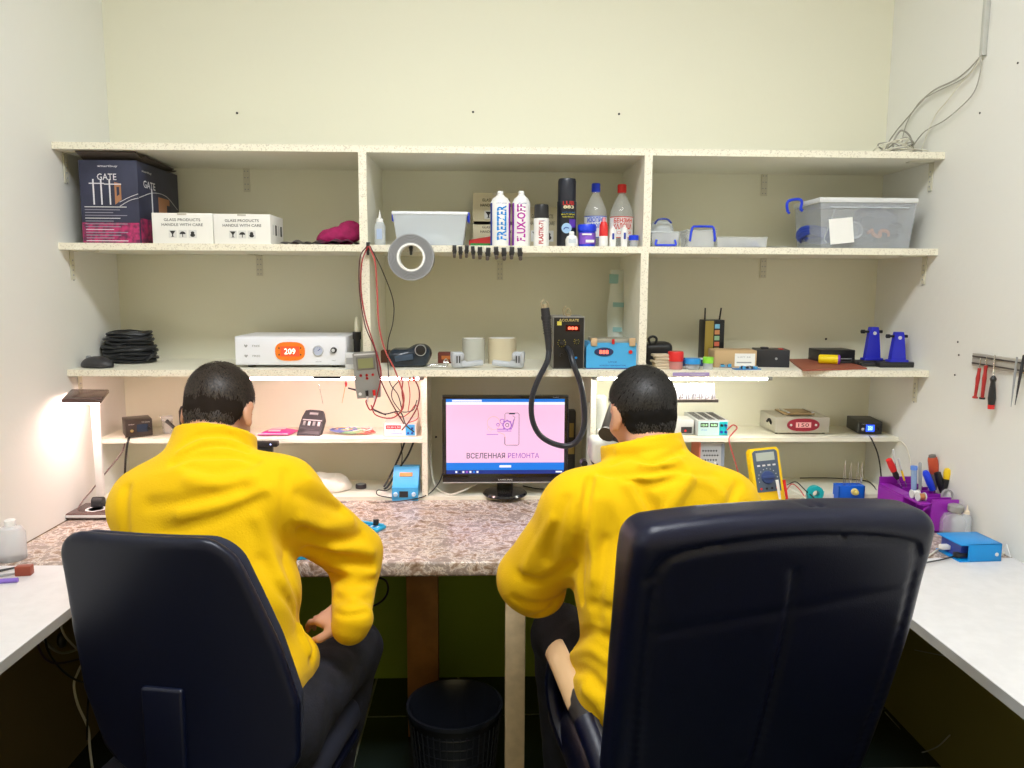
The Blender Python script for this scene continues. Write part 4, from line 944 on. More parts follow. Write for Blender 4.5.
t = thing('organizer_box', 'low clear compartment box in front of the back wall bracket', 'storage box', b0); lid_box(t, w_, .10, h_, CLEAR, CLEAR, None, taper=.98)
m = MB(); [m.box((w_*(k/3-.5), .05, h_*.45), (.0015,.095,h_*.85), 0) for k in (1,2)]; m.obj('partition', [MILKY], t)
bits(t, w_*.9, .1, h_, [NAVYP, DARK, GREY], 22, 5, 'small_parts', 'dark small parts inside the low compartment box')
m = MB(); m.grid(lambda u, v: (.085*(u-.5), .06*v, .002+.004*math.sin(u*9)*v), 8, 4, 0); o = m.obj('paper_sheet', [PAPER], None, label='small curled white paper left of the large clear tub', cat='paper'); b0 = atY(778, 247, -.33); o.location = (b0.x, -.33, Z2+.003)
# large tub with a sheet of paper
b0, w_, h_ = fit(818, 197, 914, 248, Z2, -.335); DT = .20
t = thing('storage_tub', 'large clear plastic tub of dark cables with a white lid', 'storage box', b0)
lid_box(t, w_, DT, h_, C('frosted_tub', .62,.66,.72, rough=.18, alpha=.34), C('frosted_lid', .85,.87,.88, rough=.3, alpha=.85), None, taper=.92)
m = MB(); m.tube([(-w_*.40,-.002,h_*.80),(-w_*.30,-.002,h_*.8),(.3*w_,-.002,h_*.8),(.42*w_,-.002,h_*.8)], .002, 0, sm=2)
m.tube([(-.34*w_,.004,h_*.78),(-.38*w_,.006,h_*.5),(-.43*w_,.008,h_*.2),(-.40*w_,.009,h_*.12)], .002, 0, sm=3); m.obj('rib', [MILKY], t)
m = MB(); m.tube([(-.022,0,-.022),(-.026,0,.0),(-.018,0,.014),(.012,0,.018),(.022,0,.010),(.020,0,-.012),(.026,0,-.018)], .0045, 0, sm=4); m.tube([(-.022,0,-.022),(-.016,0,-.026)], .004, 0, sm=0)
o = m.obj('tub_handle', [BLUE], t, label='loose blue handle hanging off the tub'); o.location = (-w_/2-.040, .10, h_*.90)
m = MB(); m.box((-w_*.27,.0,h_*.28), (.075,.0012,.078), 0, rot=(R(-3),R(-6),0)); o = m.obj('note', [PAPER], None, label='blank white note on the front of the large clear tub', cat='note'); o.location = b0+Vector((0,-.002,.01))
rg = random.Random(4)
for k, (px, z, mm, lab) in enumerate(((-.10,.03,NAVYP,'dark blue'),(.02,.035,DARK,'black'),(.11,.05,DARK,'charcoal'),(.09,.09,C('grey_blue', .10,.12,.2),'grey-blue'))):
    m = MB()
    for j in range(6): m.tube([(px+.055*math.cos(a+j)*(1+.2*rg.random()), .13+.05*math.sin(a+j), z+.012*math.sin(a*2+j*2)+.004*j) for a in np.linspace(0, 2*PI, 9)[:-1]], .006, 0, seg=6, sm=3, closed=True)
    m.ell((px,.12,z*.8), (.05,.05,z*.6), 0, seg=10, rings=6)
    o = m.obj('cable_coil', [mm], None, label=lab+' cable coil inside the large clear tub', cat='cable'); o.location = b0+Vector((0,0,.012))
m = MB(); m.tube([(.03+.01*i+.006*math.sin(i*2), .055+.003*i, .052+.010*math.sin(i*1.3)) for i in range(9)], .006, 0, seg=6, sm=3); o = m.obj('ribbon', [C('orange_plastic', .7,.2,.05)], None, label='orange lead inside the large clear tub', cat='cable'); o.location = b0
m = MB(); m.lathe([(.026,0),(.028,.02),(.022,.02),(.020,.002)], (-.035,.03,.055), 0, seg=20, rot=(R(80),0,0)); o = m.obj('cup', [MILKY], None, label='frosted round cap inside the large clear tub', cat='cap'); o.location = b0
# white cable bundle on top, and the conduit it comes from
WC = C('white_cable', .72,.70,.60, rough=.5); GC = C('grey_cable', .38,.37,.33, rough=.5)
pc = atY(905, 148, -.2); rg = random.Random(12)
m = MB()
for k in range(13):
    a0 = rg.random()*6; rx = .03+.045*rg.random(); ry = .03+.04*rg.random(); tl = rg.uniform(-.5,.5); hh = .012+.05*rg.random()**2; ox = rg.uniform(-.05,.0)
    m.tube([(ox+rx*math.cos(a0+a)+.012*rg.uniform(-1,1), ry*math.sin(a0+a), .004+hh*(1+math.sin(a+a0*2))*.5+.006*rg.random()) for a in np.linspace(0, 2*PI, 8)[:-1]], .0022, k % 2, seg=6, sm=4, closed=True)
m.tube([(-.03,0,.01),(-.035,.0,.05),(-.015,0,.085),(.015,0,.07),(.03,0,.03)], .003, 1, seg=6)
o = m.obj('cable_bundle', [WC, GC], None, label='tangled white cable bundle lying on top of the shelving', cat='cable'); o.location = (XR-.062, -.24, ZT+.001)
m = MB(); a = atX(988, -30, XR-.008); b = atX(984, 55, XR-.008); m.box((XR-.008, (a.y+b.y)/2, (b.z+2.9)/2), (.014,.014,2.9-b.z), 0, bev=.002); m.obj('cable_conduit', [C('conduit_grey', .55,.56,.53, rough=.5)], None, label='thin grey cable conduit running up the right wall', cat='conduit')
cz = Vector((XR-.012, (a.y+b.y)/2, b.z))
for i, (pts, mm, rr, lab) in enumerate((
    ([(968,70),(955,80),(930,93),(910,115),(890,140),(879,151)], GC, .0024, 'grey cable curving from the conduit, leftmost of the four'),
    ([(970,73),(957,82),(932,94),(918,104),(905,128),(900,148)], GC, .0018, 'grey cable looping from the conduit just right of the leftmost'),
    ([(973,70),(960,84),(948,100),(934,118),(920,138)], WC, .0018, 'pale thin cable falling from the conduit to the bundle'),
    ([(981,68),(976,88),(966,102),(945,120),(922,134),(905,146)], GC, .0018, 'grey cable hanging nearest the right wall below the conduit'))):
    P = [cz]+[atX(x, y, XR-.014) for x, y in pts]
    P[-1].z = ZT+.005; cable('cable', lab, P, rr, mm)

# ---------------------------------------------------------------- middle left bay (on the third shelf)
b0 = atZ(128, 359, Z3); b0.y = -.14; b0.x = atY(130, 355, -.14).x
m = MB(); rg = random.Random(3); CB = C('black_cable', .012,.014,.018, rough=.4)
for k in range(9):
    z = .009+.0112*k; q = .072*(1-.012*k)+.006*rg.uniform(-1,1); a0 = rg.random()*6
    for j in range(3): m.tube([((q-.008*j)*math.cos(a+a0)*1.12+.004*rg.uniform(-1,1), (q-.008*j)*math.sin(a+a0)*.8, max(.007,z+.004*rg.uniform(-1,1))) for a in np.linspace(0, 2*PI, 11)[:-1]], .0055, 0, seg=6, sm=3, closed=True)
m.tube([(.07,-.04,.012),(.09,-.03,.03),(.075,-.01,.045)], .004, 0)
o = m.obj('cable_coil', [CB], None, label='thick stack of coiled black cable on the left end shelf', cat='cable'); o.location = (b0.x, -.14, Z3)
m = MB(); m.box((0,0,.012), (.022,.03,.022), 0, bev=.003); m.box((.012,-.004,.014), (.012,.02,.012), 1, bev=.002); o = m.obj('plug', [C('dark_red_plug', .08,.015,.02), LGREY], None, label='dark plug resting against the black cable coil', cat='plug'); b1 = atZ(154, 357, Z3); o.location = (b1.x, -.16, Z3)
b0, w_, h_ = fit(86, 355, 109, 366.5, Z3, -.30)
t = thing('computer_mouse', 'black computer mouse on the left end shelf', 'mouse', b0, R(75))
S = SDF((-.045,-.07,-.002), (.045,.07,.045), .0025); S.ell(V(0,0,.006), (.032,.055,.030), None, k=0); S.d = np.maximum(S.d, -S.P[..., 2]+.001)
o = S.mesh('mouse_body', [DARK], None); o.parent = t
m = MB(); m.cyl((-.004,.03,.029), (.004,.03,.029), .008, mi=0, seg=14); m.obj('scroll_wheel', [GREY], t)
# pale device with the orange panel
b0, w_, h_ = fit(235.5, 335, 347, 363.5, Z3, -.30); h_ = atY(290, 336.5, -.30).z-Z3; dd = .22
t = thing('laminating_machine', 'wide white instrument with orange panel reading 209 and pressure gauge', 'instrument', b0)
WD = C('white_enamel', .80,.82,.88, rough=.35)
m = MB(); m.box((0,dd/2,h_/2+.004), (w_,dd,h_-.008), 0, bev=.003); m.box((0,.001,h_/2+.004), (w_*.985,.006,h_*.84), 1, bev=.002)
for zz in (.70,.38):
    x = -w_*.40; z = h_*zz; s = .0045
    m.prism([(x,z-s*1.2),(x+s*1.2,z+s*.2),(x+s*.8,z+s),(x,z+s*.4),(x-s*.8,z+s),(x-s*1.2,z+s*.2)], -.0035, -.0015, 2); m.text('FREE', (x+.032, -.0035, z), .024, .006, 2)
m.text('VACUUM', (w_*.245,-.0035,h_*.20), .018, .003, 2); m.text('HEAT', (w_*.385,-.0035,h_*.24), .012, .003, 2)
m.obj('housing', [WD, C('white_front', .86,.88,.95, rough=.3), GREY], t)
m = MB(); xo = .0
n = 24; rx, rz = w_*.133, h_*.30; cx, cz_ = -.002, h_*.53
m.prism([(cx+math.copysign(abs(math.cos(2*PI*i/n))**.6, math.cos(2*PI*i/n))*rx, cz_+math.copysign(abs(math.sin(2*PI*i/n))**.8, math.sin(2*PI*i/n))*rz) for i in range(n)], -.006, -.001, 0)
m.box((cx,-.0062,cz_), (rx*1.25,.001,rz*1.05), 1); m.text('209', (cx,-.0072,cz_), rx*.75, rz*.62, 2)
for i in (-1,1):
    for j in (-1,1): m.cyl((cx+i*rx*.72,-.0078,cz_+j*rz*.35), (cx+i*rx*.72,-.005,cz_+j*rz*.35), .0022, mi=3, seg=8)
m.obj('display_panel', [C('orange_panel', .95,.22,.01, rough=.4), C('display_red', .6,.03,.02, emit=(1,.1,.02), es=.8), C('digits', 1,.6,.5, emit=(1,.75,.6), es=2.2), DARK], t)
m = MB(); gx = w_*.245; m.lathe([(.0,.004),(.0145,.004),(.0155,.006),(.017,.004),(.017,-.001)], (gx,-.002,h_*.55), 0, seg=28, rot=(R(90),0,0)); m.lathe([(0,.0052),(.014,.0052)], (gx,-.002,h_*.55), 1, seg=24, rot=(R(90),0,0))
m.tube([(gx,-.0078,h_*.55),(gx+.008,-.0078,h_*.55+.007)], .0008, 2, sm=0); [m.box((gx+.0115*math.cos(a),-.0076,h_*.55+.0115*math.sin(a)), (.0012,.0006,.0012), 2) for a in np.linspace(-.6,3.8,9)]; m.obj('pressure_gauge', [SILV, C('gauge_face', .55,.6,.75, rough=.3), NAVYP], t)
m = MB(); m.cyl((w_*.385,.0,h_*.57), (w_*.385,-.012,h_*.57), .010, .0085, mi=0, seg=20); m.cyl((w_*.385,-.012,h_*.57), (w_*.385,-.0135,h_*.57), .0055, mi=1, seg=16); m.obj('knob', [BLACK, LGREY], t)
for s in (-1,1):
    for yy in (.03,.19): m = MB(); m.cyl((s*w_*.38,yy,-.000), (s*w_*.38,yy,.006), .012, mi=0); m.obj('foot', [BLACK], t)
b0, w_, h_ = fit(353, 317, 361.5, 356, Z3, -.24)
t = thing('brush', 'black-handled brush standing upright beside the white instrument', 'brush', b0)
m = MB(); m.cyl((0,0,0), (0,0,h_*.55), w_*.36, w_*.42, mi=0); m.cyl((0,0,h_*.55), (0,0,h_*.70), w_*.5, mi=0); m.obj('handle', [BLACK], t)
m = MB(); m.lathe([(w_*.26,h_*.68),(w_*.28,h_*.8),(w_*.2,h_*.95),(w_*.1,h_)], (0,0,0), 0, seg=14); m.obj('bristles', [C('cream_bristle', .75,.72,.58, rough=.8)], t)
b0, w_, h_ = fit(345, 353, 356, 369, Z3, -.34); m = MB(); m.box((0,.02,h_/2), (w_,.03,h_), 0, bev=.002); m.box((0,.0045,h_*.5), (w_*.8,.002,h_*.4), 1); o = m.obj('relay_box', [LGREY, GREY], None, label='tiny grey plastic box in front of the brush', cat='box'); o.location = b0

# ---------------------------------------------------------------- middle bay
DB = C('smoky_plastic', .02,.03,.045, rough=.25)
b0, w_, h_ = fit(388, 345, 433, 369, Z3, -.30)
t = thing('magnifier_goggles', 'black magnifier goggles with round lens beside the hanging leads', 'goggles', b0)
S = SDF((-.09,-.01,-.004), (.09,.13,.10), .004); S.box(V(-.008,.055,.030), (.060,.045,.028), .016, None, k=0); S.ell(V(.03,.05,.045), (.035,.04,.028), None, k=.02); S.box(V(-.045,.05,.022), (.02,.045,.02), .01, None, k=.02); S.noise(.0012, 80, 2)
o = S.mesh('headband', [DB], None); o.parent = t
for k, (x, z, rr) in enumerate(((.032,.056,.017),)):
    m = MB(); m.lathe([(rr*.72,.002),(rr,.0),(rr*1.05,-.03),(rr*.8,-.03),(rr*.72,.0)], (x,.004,z), 0, seg=24, rot=(R(90),0,0)); m.lathe([(0,.001),(rr*.75,.001)], (x,.006,z), 1, seg=20, rot=(R(90),0,0)); m.tube([(x+rr*math.cos(a), .001, z+rr*math.sin(a)) for a in np.linspace(0,2*PI,20)[:-1]], .0014, 2, seg=5, sm=0, closed=True); m.obj('lens', [BLACK, C('lens_glass', .02,.03,.05, rough=.05), GREY], t)
m = MB(); m.box((-.02,.0,.032), (.06,.006,.02), 0, bev=.004, rot=(0,R(-8),0)); m.obj('visor', [C('blue_grey_gloss', .05,.08,.13, rough=.15)], t)
m = MB(); m.box((0,.025,.018), (.055,.05,.036), 0, bev=.002); m.box((0,-.0008,.02), (.03,.001,.012), 1); o = m.obj('carton', [C('brown_red_carton', .14,.025,.012, rough=.6), C('orange_mark', .5,.15,.03)], None, label='small brownish red carton left of the tape rolls', cat='box'); p = atY(446, 362, -.16); o.location = (p.x, -.16, Z3)
m = MB(); m.box((0,.02,.02), (.03,.04,.042), 0, bev=.002); o = m.obj('carton', [C('brown_carton', .12,.045,.02, rough=.7)], None, label='small brown carton behind the magnifier goggles', cat='box'); p = atY(385, 362, -.14); o.location = (p.x, -.14, Z3)
for i, (x0, x1, y0, mm, lab) in enumerate(((462,485,339,C('clear_tape_roll', .62,.63,.56, rough=.2, alpha=.8), 'translucent clear tape roll behind the grey holders'), (488,517,339,C('tan_tape', .68,.60,.42, rough=.4), 'wide beige tape roll lying behind the grey holders'))):
    b0, w_, h_ = fit(x0, y0, x1, 362, Z3, -.19); r = w_/2; t = thing('tape_roll', lab, 'tape roll', b0+Vector((0,r,0)))
    m = MB(); m.lathe([(r*.86,0),(r,0),(r,h_),(r*.86,h_),(r*.86,0)], (0,0,0), 0, seg=32); m.obj('tape', [mm], t)
    m = MB(); m.lathe([(r*.80,0),(r*.865,0),(r*.865,h_*1.01),(r*.80,h_*1.01),(r*.80,0)], (0,0,0), 0, seg=30); m.obj('core', [PAPER], t)
GH = C('grey_white_holder', .50,.53,.58, rough=.4)
for i, (px, rz, lab) in enumerate(((468,12,'grey plastic phone clamp lying crosswise, left of two'),(508,-8,'grey plastic phone clamp lying crosswise, right of two'))):
    b0, w_, h_ = fit(px-16, 349, px+16, 369, Z3, -.33); t = thing('phone_clamp', lab, 'clamp', b0, R(rz))
    s = 1 if i else -1
    m = MB(); m.box((s*.030,.02,.028), (.036,.03,.050), 0, bev=.007, seg=3); m.box((s*.045,.014,.036), (.012,.04,.036), 0, bev=.005); m.box((s*.018,.014,.040), (.012,.04,.02), 0, bev=.005)
    for k in range(3): m.box((s*(.026+.008*k),.0045,.03), (.0035,.002,.022), 1)
    m.obj('jaw', [GH, DARK], t)
    m = MB(); m.box((-s*.016,.022,.014), (.075,.018,.018), 0, bev=.006, seg=3, rot=(0,R(s*6),0)); m.cyl((s*.012,.0,.018), (s*.012,.036,.018), .009, mi=0); m.obj('arm', [GH], t)
for i, (x, lab) in enumerate(((437,'small steel clip lying by the goggles'),(446,'small steel wire clip standing left of the grey clamps'))):
    p = atZ(x, 368, Z3); m = MB()
    if i: m.tube([(0,0,.03),(-.006,0,.022),(-.007,0,.014),(0,0,.003),(.007,0,.014),(.006,0,.022),(0,0,.03)], .0016, 0, seg=6); m.tube([(-.008,0,.018),(.008,0,.018)], .002, 0, sm=0)
    else: m.tube([(-.03,0,.006),(-.01,.004,.012),(.01,0,.009),(.03,-.005,.014)], .004, 0, flat=.5); m.tube([(-.03,0,.006),(0,-.008,.005),(.03,-.012,.006)], .003, 0)
    o = m.obj('steel_clip', [CHROME], None, label=lab, cat='clip'); o.location = p
# hot-air station
b0, w_, h_ = fit(552.5, 316.5, 584, 366, Z3, -.33); DH = .15
t = thing('hot_air_station', 'black hot air rework station with red digits and knobs', 'rework station', b0)
KP = C('yellow_mark', .75,.65,.1)
m = MB(); m.box((0,DH/2,h_/2), (w_,DH,h_), 0, bev=.002); m.box((0,-.0005,h_/2), (w_*.94,.002,h_*.96), 1)
m.text('ACCURATE', (.0,-.002,h_*.93), w_*.62, .008, 2); m.box((-w_*.30,-.002,h_*.87), (.014,.001,.012), 3)
m.box((w_*.12,-.002,h_*.78), (w_*.45,.0015,h_*.12), 4); m.text('888', (w_*.12,-.0035,h_*.78), w_*.3, h_*.055, 5)
for a in np.linspace(-3.9,.8,9): m.box((-w_*.22+.012*math.cos(a),-.002,h_*.50+.012*math.sin(a)), (.002,.001,.002), 3)
for a in np.linspace(-3.9,.8,7): m.box((w_*.25+.008*math.cos(a),-.002,h_*.53+.008*math.sin(a)), (.0015,.001,.0015), 3)
m.cyl((w_*.24,-.002,h_*.22), (w_*.24,-.0005,h_*.22), .004, mi=6, seg=10)
m.obj('housing', [C('grey_case', .25,.24,.22, rough=.5), BLACK, C('gold_text', .7,.55,.2), KP, C('dark_display', .06,.0,.0, rough=.2), C('red_digits', 1,.1,.05, emit=(1,.15,.08), es=3), SKYP], t)
for x, z, rr in ((-.22,.50,.0085),(.25,.53,.005),(-.22,.27,.006)):
    m = MB(); m.cyl((w_*x,.0,h_*z), (w_*x,-.012,h_*z), rr, rr*.85, mi=0, seg=18); m.obj('knob', [BLACK], t)
m = MB(); m.tube([(-.006,.03,h_),(-.008,.03,h_+.015),(0,.03,h_+.024),(.008,.03,h_+.015),(.006,.03,h_)], .002, 0, seg=6); m.cyl((0,.03,h_), (0,.03,h_+.008), .006, mi=0); m.tube([(-.012,.035,h_),(-.016,.03,h_+.02),(-.008,.03,h_+.032)], .0018, 0); m.obj('nozzle', [C('brass', .6,.5,.35, rough=.3, metal=.8)], t)
# its handle stands in a holder at the left side, the hose hangs down in front of the monitor
hy = -.375
t2 = thing('hot_air_gun', 'black hot air gun handle with hose looping over the monitor', 'hot air gun', atY(548, 340, hy))
O = Vector(t2.location)
def hp(*a): return [atY(x, y, yy)-O for x, y, yy in a]
P = hp((545,308,hy),(546,316,hy),(548,338,hy),(549,352,hy)); m = MB()
m.cyl(P[0], P[1], .013, .014, mi=0, seg=20); m.cyl(P[1], P[1]+(P[2]-P[1])*.15, .0155, mi=0, seg=20); m.cyl(P[1], P[2], .0135, .0105, mi=0, seg=20); m.cyl(P[2], P[3], .0105, .009, mi=0, seg=20)
for k in range(6): q = P[1]+(P[2]-P[1])*(.2+.12*k); m.tube([q+Vector((.0135*math.cos(a), .0135*math.sin(a), 0)) for a in np.linspace(0,2*PI,12)[:-1]], .001, 0, seg=4, sm=0, closed=True)
m.obj('grip', [C('black_grip', .02,.02,.024, rough=.5)], t2)
m = MB(); m.cyl(P[0], P[0]+Vector((-.002,0,.012)), .007, mi=0); m.tube([P[0]+Vector((-.01,0,.0)), P[0]+Vector((-.012,0,.016)), P[0]+Vector((-.004,0,.026))], .0016, 0); m.tube([P[0]+Vector((.01,0,0)), P[0]+Vector((.009,0,.014)), P[0]+Vector((.002,0,.02))], .0016, 0); m.obj('nozzle', [bpy.data.materials['brass']], t2)
m = MB(); m.tube(hp((549,350,hy),(547,362,hy-.01),(538,380,-.39),(532,398,-.39),(532,418,-.39),(539,434,-.385),(552,443,-.385),(567,446,-.385),(578,440,-.385),(584,425,-.385),(584,405,-.385),(581,385,-.385),(574,366,-.385),(570,352,-.36),(567,348,-.335)), .0088, 0, seg=12, sm=6); m.obj('hose', [C('black_hose', .02,.024,.035, rough=.3)], t2)
# blue separator
b0, w_, h_ = fit(586, 343, 639, 368, Z3, -.33)
t = thing('screen_separator', 'light blue heating plate machine with red digits beside the black station', 'instrument', b0)
m = MB(); m.prism([(-w_/2,.004),(w_/2,.004),(w_/2,h_*.86),(w_*.44,h_),(-w_*.44,h_),(-w_/2,h_*.86)], 0, .13, 0)
n = 20; m.prism([(-w_*.17+math.cos(2*PI*i/n)*w_*.18, h_*.66+math.sin(2*PI*i/n)*h_*.17) for i in range(n)], -.0025, 0, 1); m.text('888', (-w_*.17,-.0035,h_*.66), w_*.17, h_*.15, 2)
m.cyl((w_*.33,.0,h_*.66), (w_*.33,-.004,h_*.66), .006, mi=3, seg=14); m.text('UYUE', (.0,-.0008,h_*.27), w_*.16, h_*.07, 4); m.text('SCREEN SEPARATOR', (0,-.0008,h_*.14), w_*.5, h_*.05, 4)
m.obj('housing', [CYAN, C('navy_oval', .03,.04,.12, rough=.3), bpy.data.materials['red_digits'], RED, NAVYP], t)
m = MB(); m.box((0,.065,h_+.006), (w_*.74,.11,.012), 0, bev=.001); m.obj('heating_plate', [C('alu_plate', .45,.44,.38, rough=.4, metal=.6)], t)
for s in (-1,1): m = MB(); m.box((s*w_*.36,.0,h_+.003), (w_*.12,.012,.026), 0, bev=.003); m.obj('plate_clamp', [C('tan_resin', .6,.42,.24, rough=.5)], t)
m = MB(); m.cyl((0,-.002,h_-.003), (0,-.002,h_+.012), .0045, mi=0, seg=12); m.obj('pin', [RED], t)
m = MB(); m.box((0,.065,.003), (w_*.98,.12,.006), 0); m.obj('base_plate', [NAVYP], t)
# cotton roll packet leaning at the right divider
b0, w_, h_ = fit(607, 271, 625, 335, Z3, -.10); h_ = atY(616, 270, -.10).z-Z3
m = MB(); m.grid(lambda u, v: (w_*(u-.5)*(1-.12*math.sin(v*9)), -.016*math.sin(u*PI)*math.sin(min(v,1-v)*PI+.5), v*h_), 10, 20, 0); m.grid(lambda u, v: (w_*(.5-u)*(1-.12*math.sin(v*9)), .016*math.sin(u*PI)*math.sin(min(v,1-v)*PI+.5), v*h_), 10, 20, 0)
m.box((0,-.018,h_*.62), (w_*.6,.001,h_*.05), 1); m.box((0,-.018,h_*.35), (w_*.5,.001,h_*.05), 1); m.box((-w_*.3,-.012,h_*.9), (w_*.5,.001,h_*.1), 1)
o = m.obj('wipes_packet', [C('wipes_film', .74,.78,.70, rough=.5), C('teal_print', .35,.62,.62)], None, label='tall pale packet with teal print leaning in the corner by the divider', cat='packet'); o.location = (b0.x, -.09, Z3+.001); o.rotation_euler = (R(-4), R(2), 0)

# ---------------------------------------------------------------- middle right bay
b0, w_, h_ = fit(646, 341, 673, 366, Z3, -.22)
t = thing('tool_case', 'rounded black case behind the pale sponge stack', 'case', b0)
S = SDF((-.06,-.01,-.004), (.07,.12,.10), .004); S.box(V(0,.05,.036), (w_/2,.045,.036), .016, None, k=0); S.box(V(.012,.05,.058), (.03,.035,.016), .012, None, k=.012)
o = S.mesh('case_body', [BLACK], None); o.parent = t
m = MB(); m.tube([(-.03,.01,.07),(-.036,.01,.088),(-.022,.01,.096),(-.01,.01,.088),(-.014,.01,.07)], .004, 0); m.obj('handle', [BLACK], t)
for k in range(5):
    p = atZ(659, 368, Z3); m = MB(); m.box((0,.02,0), (.052-.003*(k % 2),.045,.0085), 0, bev=.003); o = m.obj('sponge', [C('beige_sponge', .62,.52,.38, rough=.9, bump=.5, bscale=300)], None, label=('lowest beige sponge pad behind the red jar', 'second beige pad from the bottom of the stack', 'middle beige pad of the stack of five', 'second beige pad from the top of the stack', 'topmost beige pad of the stack of five')[k], cat='sponge'); o.location = (p.x+.003*(k % 2), -.33, Z3+.0048+.0095*k); o.rotation_euler.z = R(5*(k % 3)-4)
def jar(x0, x1, y0, y1, Yf, zs, bm_, lm, name, label, cont=None, split=.62):
    b0, w_, h_ = fit(x0, y0, x1, y1, zs, Yf); r = w_/2; t = thing(name, label, 'jar', b0+Vector((0,r,0)))
    m = MB(); m.lathe([(r*.86,0),(r*.93,.003),(r*.93,h_*split)], (0,0,0), 0, seg=24)
    if cont: m.lathe([(0,.003),(r*.8,.003),(r*.8,h_*split*.6),(0,h_*split*.6)], (0,0,0), 1, seg=20)
    m.obj('jar_body', [bm_, cont or bm_], t)
    m = MB(); m.lathe([(r*.96,h_*split),(r,h_*(split+.02)),(r,h_*.93),(r*.92,h_),(0,h_)], (0,0,0), 0, seg=24); m.obj('lid', [lm], t); return t
jar(669.5, 685, 352, 370, -.35, Z3, C('clear_red', .75,.35,.33, rough=.2, alpha=.7), RED, 'solder_jar', 'small clear jar with bright red lid on the third shelf', RED, .45)
jar(686.5, 702.5, 359, 370.5, -.355, Z3, CLEAR, C('sky_blue_lid', .02,.30,.75, rough=.35), 'solder_jar', 'small clear jar with sky blue lid on the third shelf', GREY, .5)
jar(704, 714.5, 357.5, 369.5, -.345, Z3, MILKY, C('lime_lid', .28,.75,.05, rough=.4), 'solder_jar', 'small clear jar with lime green lid on the third shelf', None, .5)
b0, w_, h_ = fit(673, 352, 712, 363, Z3, -.24)
m = MB(); m.box((0,.03,.004), (w_,.07,.006), 0, bev=.002)
for s in (-1,1): m.box((s*w_*.49,.03,.012), (.003,.07,.020), 0)
for s in (0,1): m.box((0,.07*s-.004,.012), (w_,.003,.020), 0)
m.box((-.01,.03,.014), (w_*.7,.05,.010), 1, bev=.002); m.box((.03,.03,.018), (.03,.04,.012), 2, bev=.001); o = m.obj('tray', [C('dark_blue_tray', .02,.04,.13, rough=.4), BLUE, WHITE], None, label='low dark blue tray of parts behind the red and blue lidded jars', cat='tray'); o.location = b0
# router
b0, w_, h_ = fit(704, 320, 725, 353, Z3, -.15)
t = thing('router', 'router standing on edge with two upright black antennas', 'router', b0, R(8))
m = MB(); m.box((0,.03,h_/2), (w_,.05,h_), 0, bev=.003); m.box((-w_*.28,.003,h_/2), (w_*.42,.002,h_*.96), 1); m.box((w_*.12,.003,h_/2), (w_*.26,.002,h_*.92), 0)
for k, cc in enumerate(((.1,.35,.6),(.6,.5,.2),(.6,.15,.1),(.2,.5,.2),(.5,.2,.1),(.1,.3,.5))): m.box((w_*.10,.0015,h_*(.18+.135*k)), (w_*.24,.002,h_*.10), 2+k)
m.obj('housing', [BLACK, C('gold_panel', .33,.24,.04, rough=.4)]+[C('port_%d' % k, *c) for k, c in enumerate(((.1,.4,.6),(.6,.5,.2),(.65,.15,.08),(.3,.5,.3),(.6,.25,.1),(.2,.5,.7)))], t)
for s, tl in ((-1,0),(1,.006)): m = MB(); m.cyl((s*w_*.36,.03,h_-.01), (s*w_*.36+tl,.03,h_+.040), .0032, .0026, mi=0, seg=10); m.obj('antenna', [BLACK], t)
b0, w_, h_ = fit(714.5, 350.5, 756, 366, Z3, -.28)
t = thing('carton', 'flat brown cardboard box with a white label, left of the black power box', 'box', b0, R(-3))
KB = C('kraft_card', .55,.38,.20, rough=.8)
m = MB(); m.box((0,.045,h_/2), (w_,.09,h_), 0, bev=.0015); m.box((w_*.22,-.0006,h_*.45), (w_*.48,.001,h_*.75), 1); m.text('LOT 24', (w_*.2,-.0014,h_*.62), w_*.3, .004, 2); m.box((w_*.2,-.0012,h_*.3), (w_*.35,.0006,.004), 2); m.obj('carton_body', [KB, PAPER, GREY], t)
for i, (px, py, rz, cc, lab) in enumerate(((748,370,8,(.05,.2,.5),'small blue circuit board in front of the cardboard box'),(727,368,-15,(.25,.26,.28),'small grey metal parts tray left of the blue circuit board'))):
    p = atZ(px, py, Z3); m = MB(); m.box((0,0,.002), (.085 if not i else .04,.03,.003), 0); rg = random.Random(i+3)
    for k in range(12): m.box((rg.uniform(-.035,.035)*(1 if not i else .45),rg.uniform(-.012,.012),.006), (.009,.006,.008*rg.uniform(.5,1.6)), 1+k % 3, rot=(0,0,rg.random()))
    o = m.obj('circuit_board', [C('pcb_%d' % i, *cc), CYAN, GREY, DARK], None, label=lab, cat='circuit board'); o.location = p+Vector((0,.015,0)); o.rotation_euler.z = R(rz)
b0, w_, h_ = fit(757, 350, 788.5, 366, Z3, -.27)
t = thing('power_box', 'small black metal box with screws beside the red-brown mat', 'box', b0, R(-10))
m = MB(); m.box((0,.05,h_/2), (w_,.10,h_), 0, bev=.0015); m.cyl((.01,-.001,h_*.5), (.01,.001,h_*.5), .004, mi=1, seg=10); m.box((-.02,.05,h_+.003), (.025,.02,.006), 0, bev=.002); m.box((.03,.04,h_+.001), (.012,.03,.002), 2); m.obj('housing', [C('black_metal', .02,.022,.03, rough=.35), GREY, RED], t)
b0, w_, h_ = fit(820, 350, 855, 360, Z3, -.14)
m = MB(); m.box((0,.05,h_/2), (w_,.10,h_), 0, bev=.003); m.box((0,-.001,h_*.35), (w_*.8,.001,.003), 1); o = m.obj('set_top_box', [BLACK, GREY], None, label='flat black set-top box against the wall behind the yellow roll', cat='box'); o.location = b0
cable('cable', 'thin black lead running from the black power box to the set-top box', [atZ(786, 358, Z3+.003), atZ(800, 357, Z3+.004), atZ(812, 356, Z3+.003), atZ(822, 354.5, Z3+.003)], .002)
